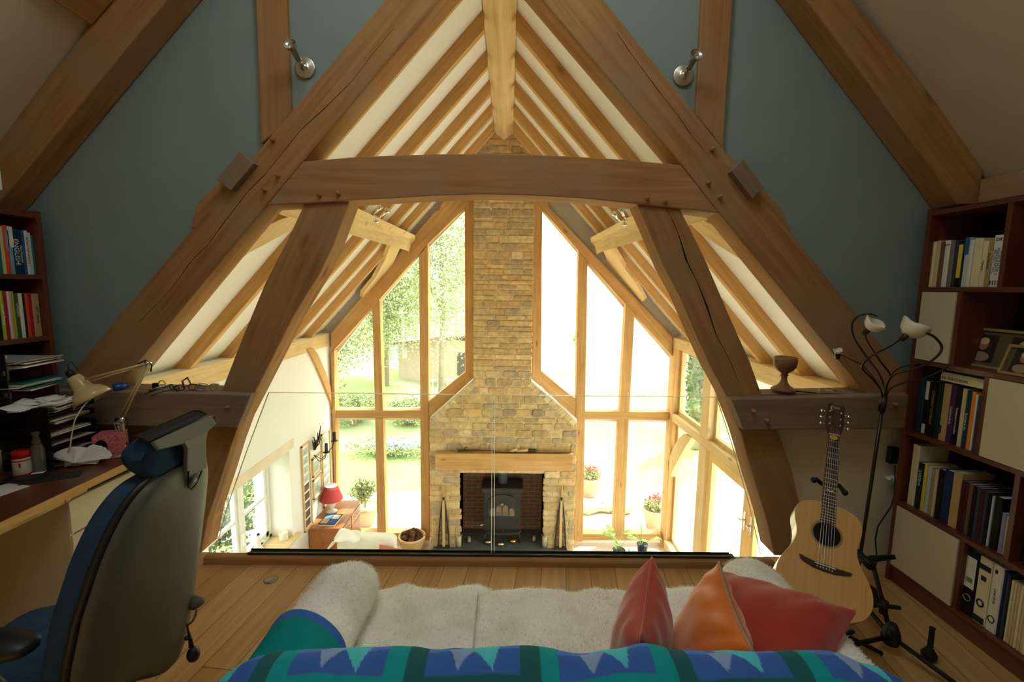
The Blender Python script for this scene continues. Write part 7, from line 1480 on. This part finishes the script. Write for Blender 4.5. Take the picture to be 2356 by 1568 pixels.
# trees beyond the right side and left window
t = thing('ivy_tree', 'ivy-clad tree trunk outside the upper right side window', 'tree', (5.2, 12.2, ZE), 'trees and shrubs outside'); b = Vector((5.2, 12.2, ZE)); rr = random.Random(63); m = MB(); m.tube([b, b+Vector((0,0,5.0))], [.20,.16], 10); obj('trunk', m, BARK, t); leafcloud(b+Vector((0,0,2.3)), (.30,.3,2.5), 2600, .07, LEAFD, t, rr, 'ivy', hollow=.7)
tree((8.6, 15.5, ZE), 4.2, (2.4,1.8,1.8), 7000, .055, LEAFB, 'bushy tree beyond the glazed right side', seed=8, clumps=16)
tree((10.5, 11.0, ZE), 3.6, (2.2,1.8,1.5), 6000, .055, LEAFO, 'dark bushy tree far right outside, seen under the right wall plate', seed=9, clumps=14)
for k, (x, y) in enumerate(((-4.9, 7.9), (-4.6, 6.6), (-5.8, 9.4), (-4.5, 5.4))):
    b = Vector((x, y, ZE)); t = thing('hedge_bush', ['green bush outside the white casement, farthest light', 'green bush outside the white casement, middle light', 'green bush outside beyond the white casement corner', 'green bush outside the white casement, nearest light'][k], 'bush', b, 'bushes outside the side window'); rr = random.Random(70+k); m = MB(); m.tube([b, b+Vector((0,0,1.2))], .06, 6); obj('stem', m, BARK, t); leafcloud(b+Vector((0,0,1.25)), (1.0,.9,1.3), 6500, .04, LEAFD if k % 2 else LEAFO, t, rr, clumps=16)
# shed and bench
SHW = plain('pale_boards', (.45,.36,.28), rough=.9); sx, sy = -2.75, 19.5; sz_ = gz(sx, sy)
t = thing('garden_shed', 'low brick and timber outbuilding below the birch', 'shed', (sx, sy, sz_)); m = MB(); m.prism([(sx-2.0, sy, sz_-.2), (sx+1.6, sy, sz_-.2), (sx+1.6, sy, sz_+1.75), (sx-.2, sy, sz_+2.1), (sx-2.0, sy, sz_+1.75)], (0,2,0)); obj('shed_wall', m, SHW, t)
m = MB(); m.prism([(sx-2.3, sy-.2, sz_+1.7), (sx+2.0, sy-.2, sz_+2.2), (sx+2.0, sy-.2, sz_+2.3), (sx-2.3, sy-.2, sz_+1.8)], (0,2.4,0)); obj('roof', m, C('roof_tile', (150,110,90)), t); m = MB(); m.box((sx+.55, sy-.03, sz_+.4), (sx+1.1, sy, sz_+1.4)); obj('window', m, C('shed_window', (90,80,70)), t)
bx_, by_ = -2.35, 16.2; bz = gz(bx_, by_); t = thing('garden_bench', 'slatted pale garden bench below the shed', 'bench', (bx_, by_, bz)); BW = plain('weathered_teak', (.50,.46,.40), rough=.9)
for k in range(9): m = MB(); m.box((bx_-.75+.175*k, by_, bz+.45), (bx_-.70+.175*k, by_+.03, bz+.90)); obj('slat', m, BW, t)
m = MB(); m.box((bx_-.8, by_-.02, bz+.88), (bx_+.75, by_+.05, bz+.96)); obj('top_rail', m, BW, t); m = MB(); m.box((bx_-.8, by_-.45, bz+.40), (bx_+.75, by_+.05, bz+.45)); obj('seat', m, BW, t)
for x in (bx_-.78, bx_+.68):
    for y in (by_-.42, by_-.0): m = MB(); m.box((x, y, bz-.05), (x+.07, y+.06, bz+.42)); obj('leg', m, BW, t)
    m = MB(); m.box((x, by_-.45, bz+.62), (x+.07, by_+.03, bz+.67)); obj('armrest', m, BW, t)
# far hills
m = MB(); m.grid(60, 6, lambda u, v: Vector((-150+330*u, 155+40*v, 0+v*(6+2.5*math.sin(u*9)+1.2*math.sin(u*31))))); obj('hills', m, LEAFB, kind=S)
# ================================================================== LIGHT
wd = bpy.data.worlds.new('sky'); sc.world = wd; wd.use_nodes = True; nt = wd.node_tree; nt.nodes.clear()
o = nt.nodes.new('ShaderNodeOutputWorld'); bg = nt.nodes.new('ShaderNodeBackground'); bg.inputs[0].default_value = (.985, .985, .97, 1); bg.inputs[1].default_value = SKYS; nt.links.new(bg.outputs[0], o.inputs[0])
def portal(c, sx, sy, rot):
    l = bpy.data.lights.new('portal', 'AREA'); l.shape = 'RECTANGLE'; l.size = sx; l.size_y = sy; l.cycles.is_portal = True
    o = bpy.data.objects.new('daylight_portal', l); COL.objects.link(o); o.location = c; o.rotation_euler = rot
portal((-1.95, YG+.35, -.4), 2.0, 4.6, (R(-90), 0, 0)); portal((1.75, YG+.35, -.4), 2.0, 4.6, (R(-90), 0, 0))
portal((-.1, YG+.4, 1.2), 2.4, 4.2, (R(-90), 0, 0))
portal((XR+.3, 5.2, -.95), 3.4, 3.6, (0, R(90), 0))
portal((-3.3, 4.7, -1.1), 1.2, 1.95, (0, R(-90), 0))
for sx in (-1, 1):
    xe = (XLL if sx < 0 else XLR)+sx*.12; x0, x1 = CX+(xe-CX)*RT[0], CX+(xe-CX)*RT[1]; a = math.atan(1.135)
    for (y0, y1) in (SKY if sx > 0 else SKY[1:]):
        portal(((x0+x1)/2+sx*.12, (y0+y1)/2, zloft((x0+x1)/2)+.26), abs(x1-x0)/math.cos(a), y1-y0, (0, sx*a, 0))
su = bpy.data.lights.new('sun', 'SUN'); su.energy = SUNE; su.angle = R(1.5); su.color = (1, .95, .86)
so = bpy.data.objects.new('sun', su); COL.objects.link(so); so.rotation_euler = Vector(SUND).to_track_quat('Z', 'Y').to_euler()
vs = sc.view_settings; vs.view_transform = 'Standard'; vs.look = 'None'; vs.exposure = EXPO; vs.gamma = 1; vs.use_curve_mapping = False
sc.cycles.use_denoising = True
try: sc.cycles.denoiser = 'OPENIMAGEDENOISE'
except Exception: pass
sc.cycles.max_bounces = 12; sc.cycles.diffuse_bounces = 7; sc.cycles.transparent_max_bounces = 24; sc.cycles.sample_clamp_indirect = 8; sc.cycles.caustics_reflective = False; sc.cycles.caustics_refractive = False
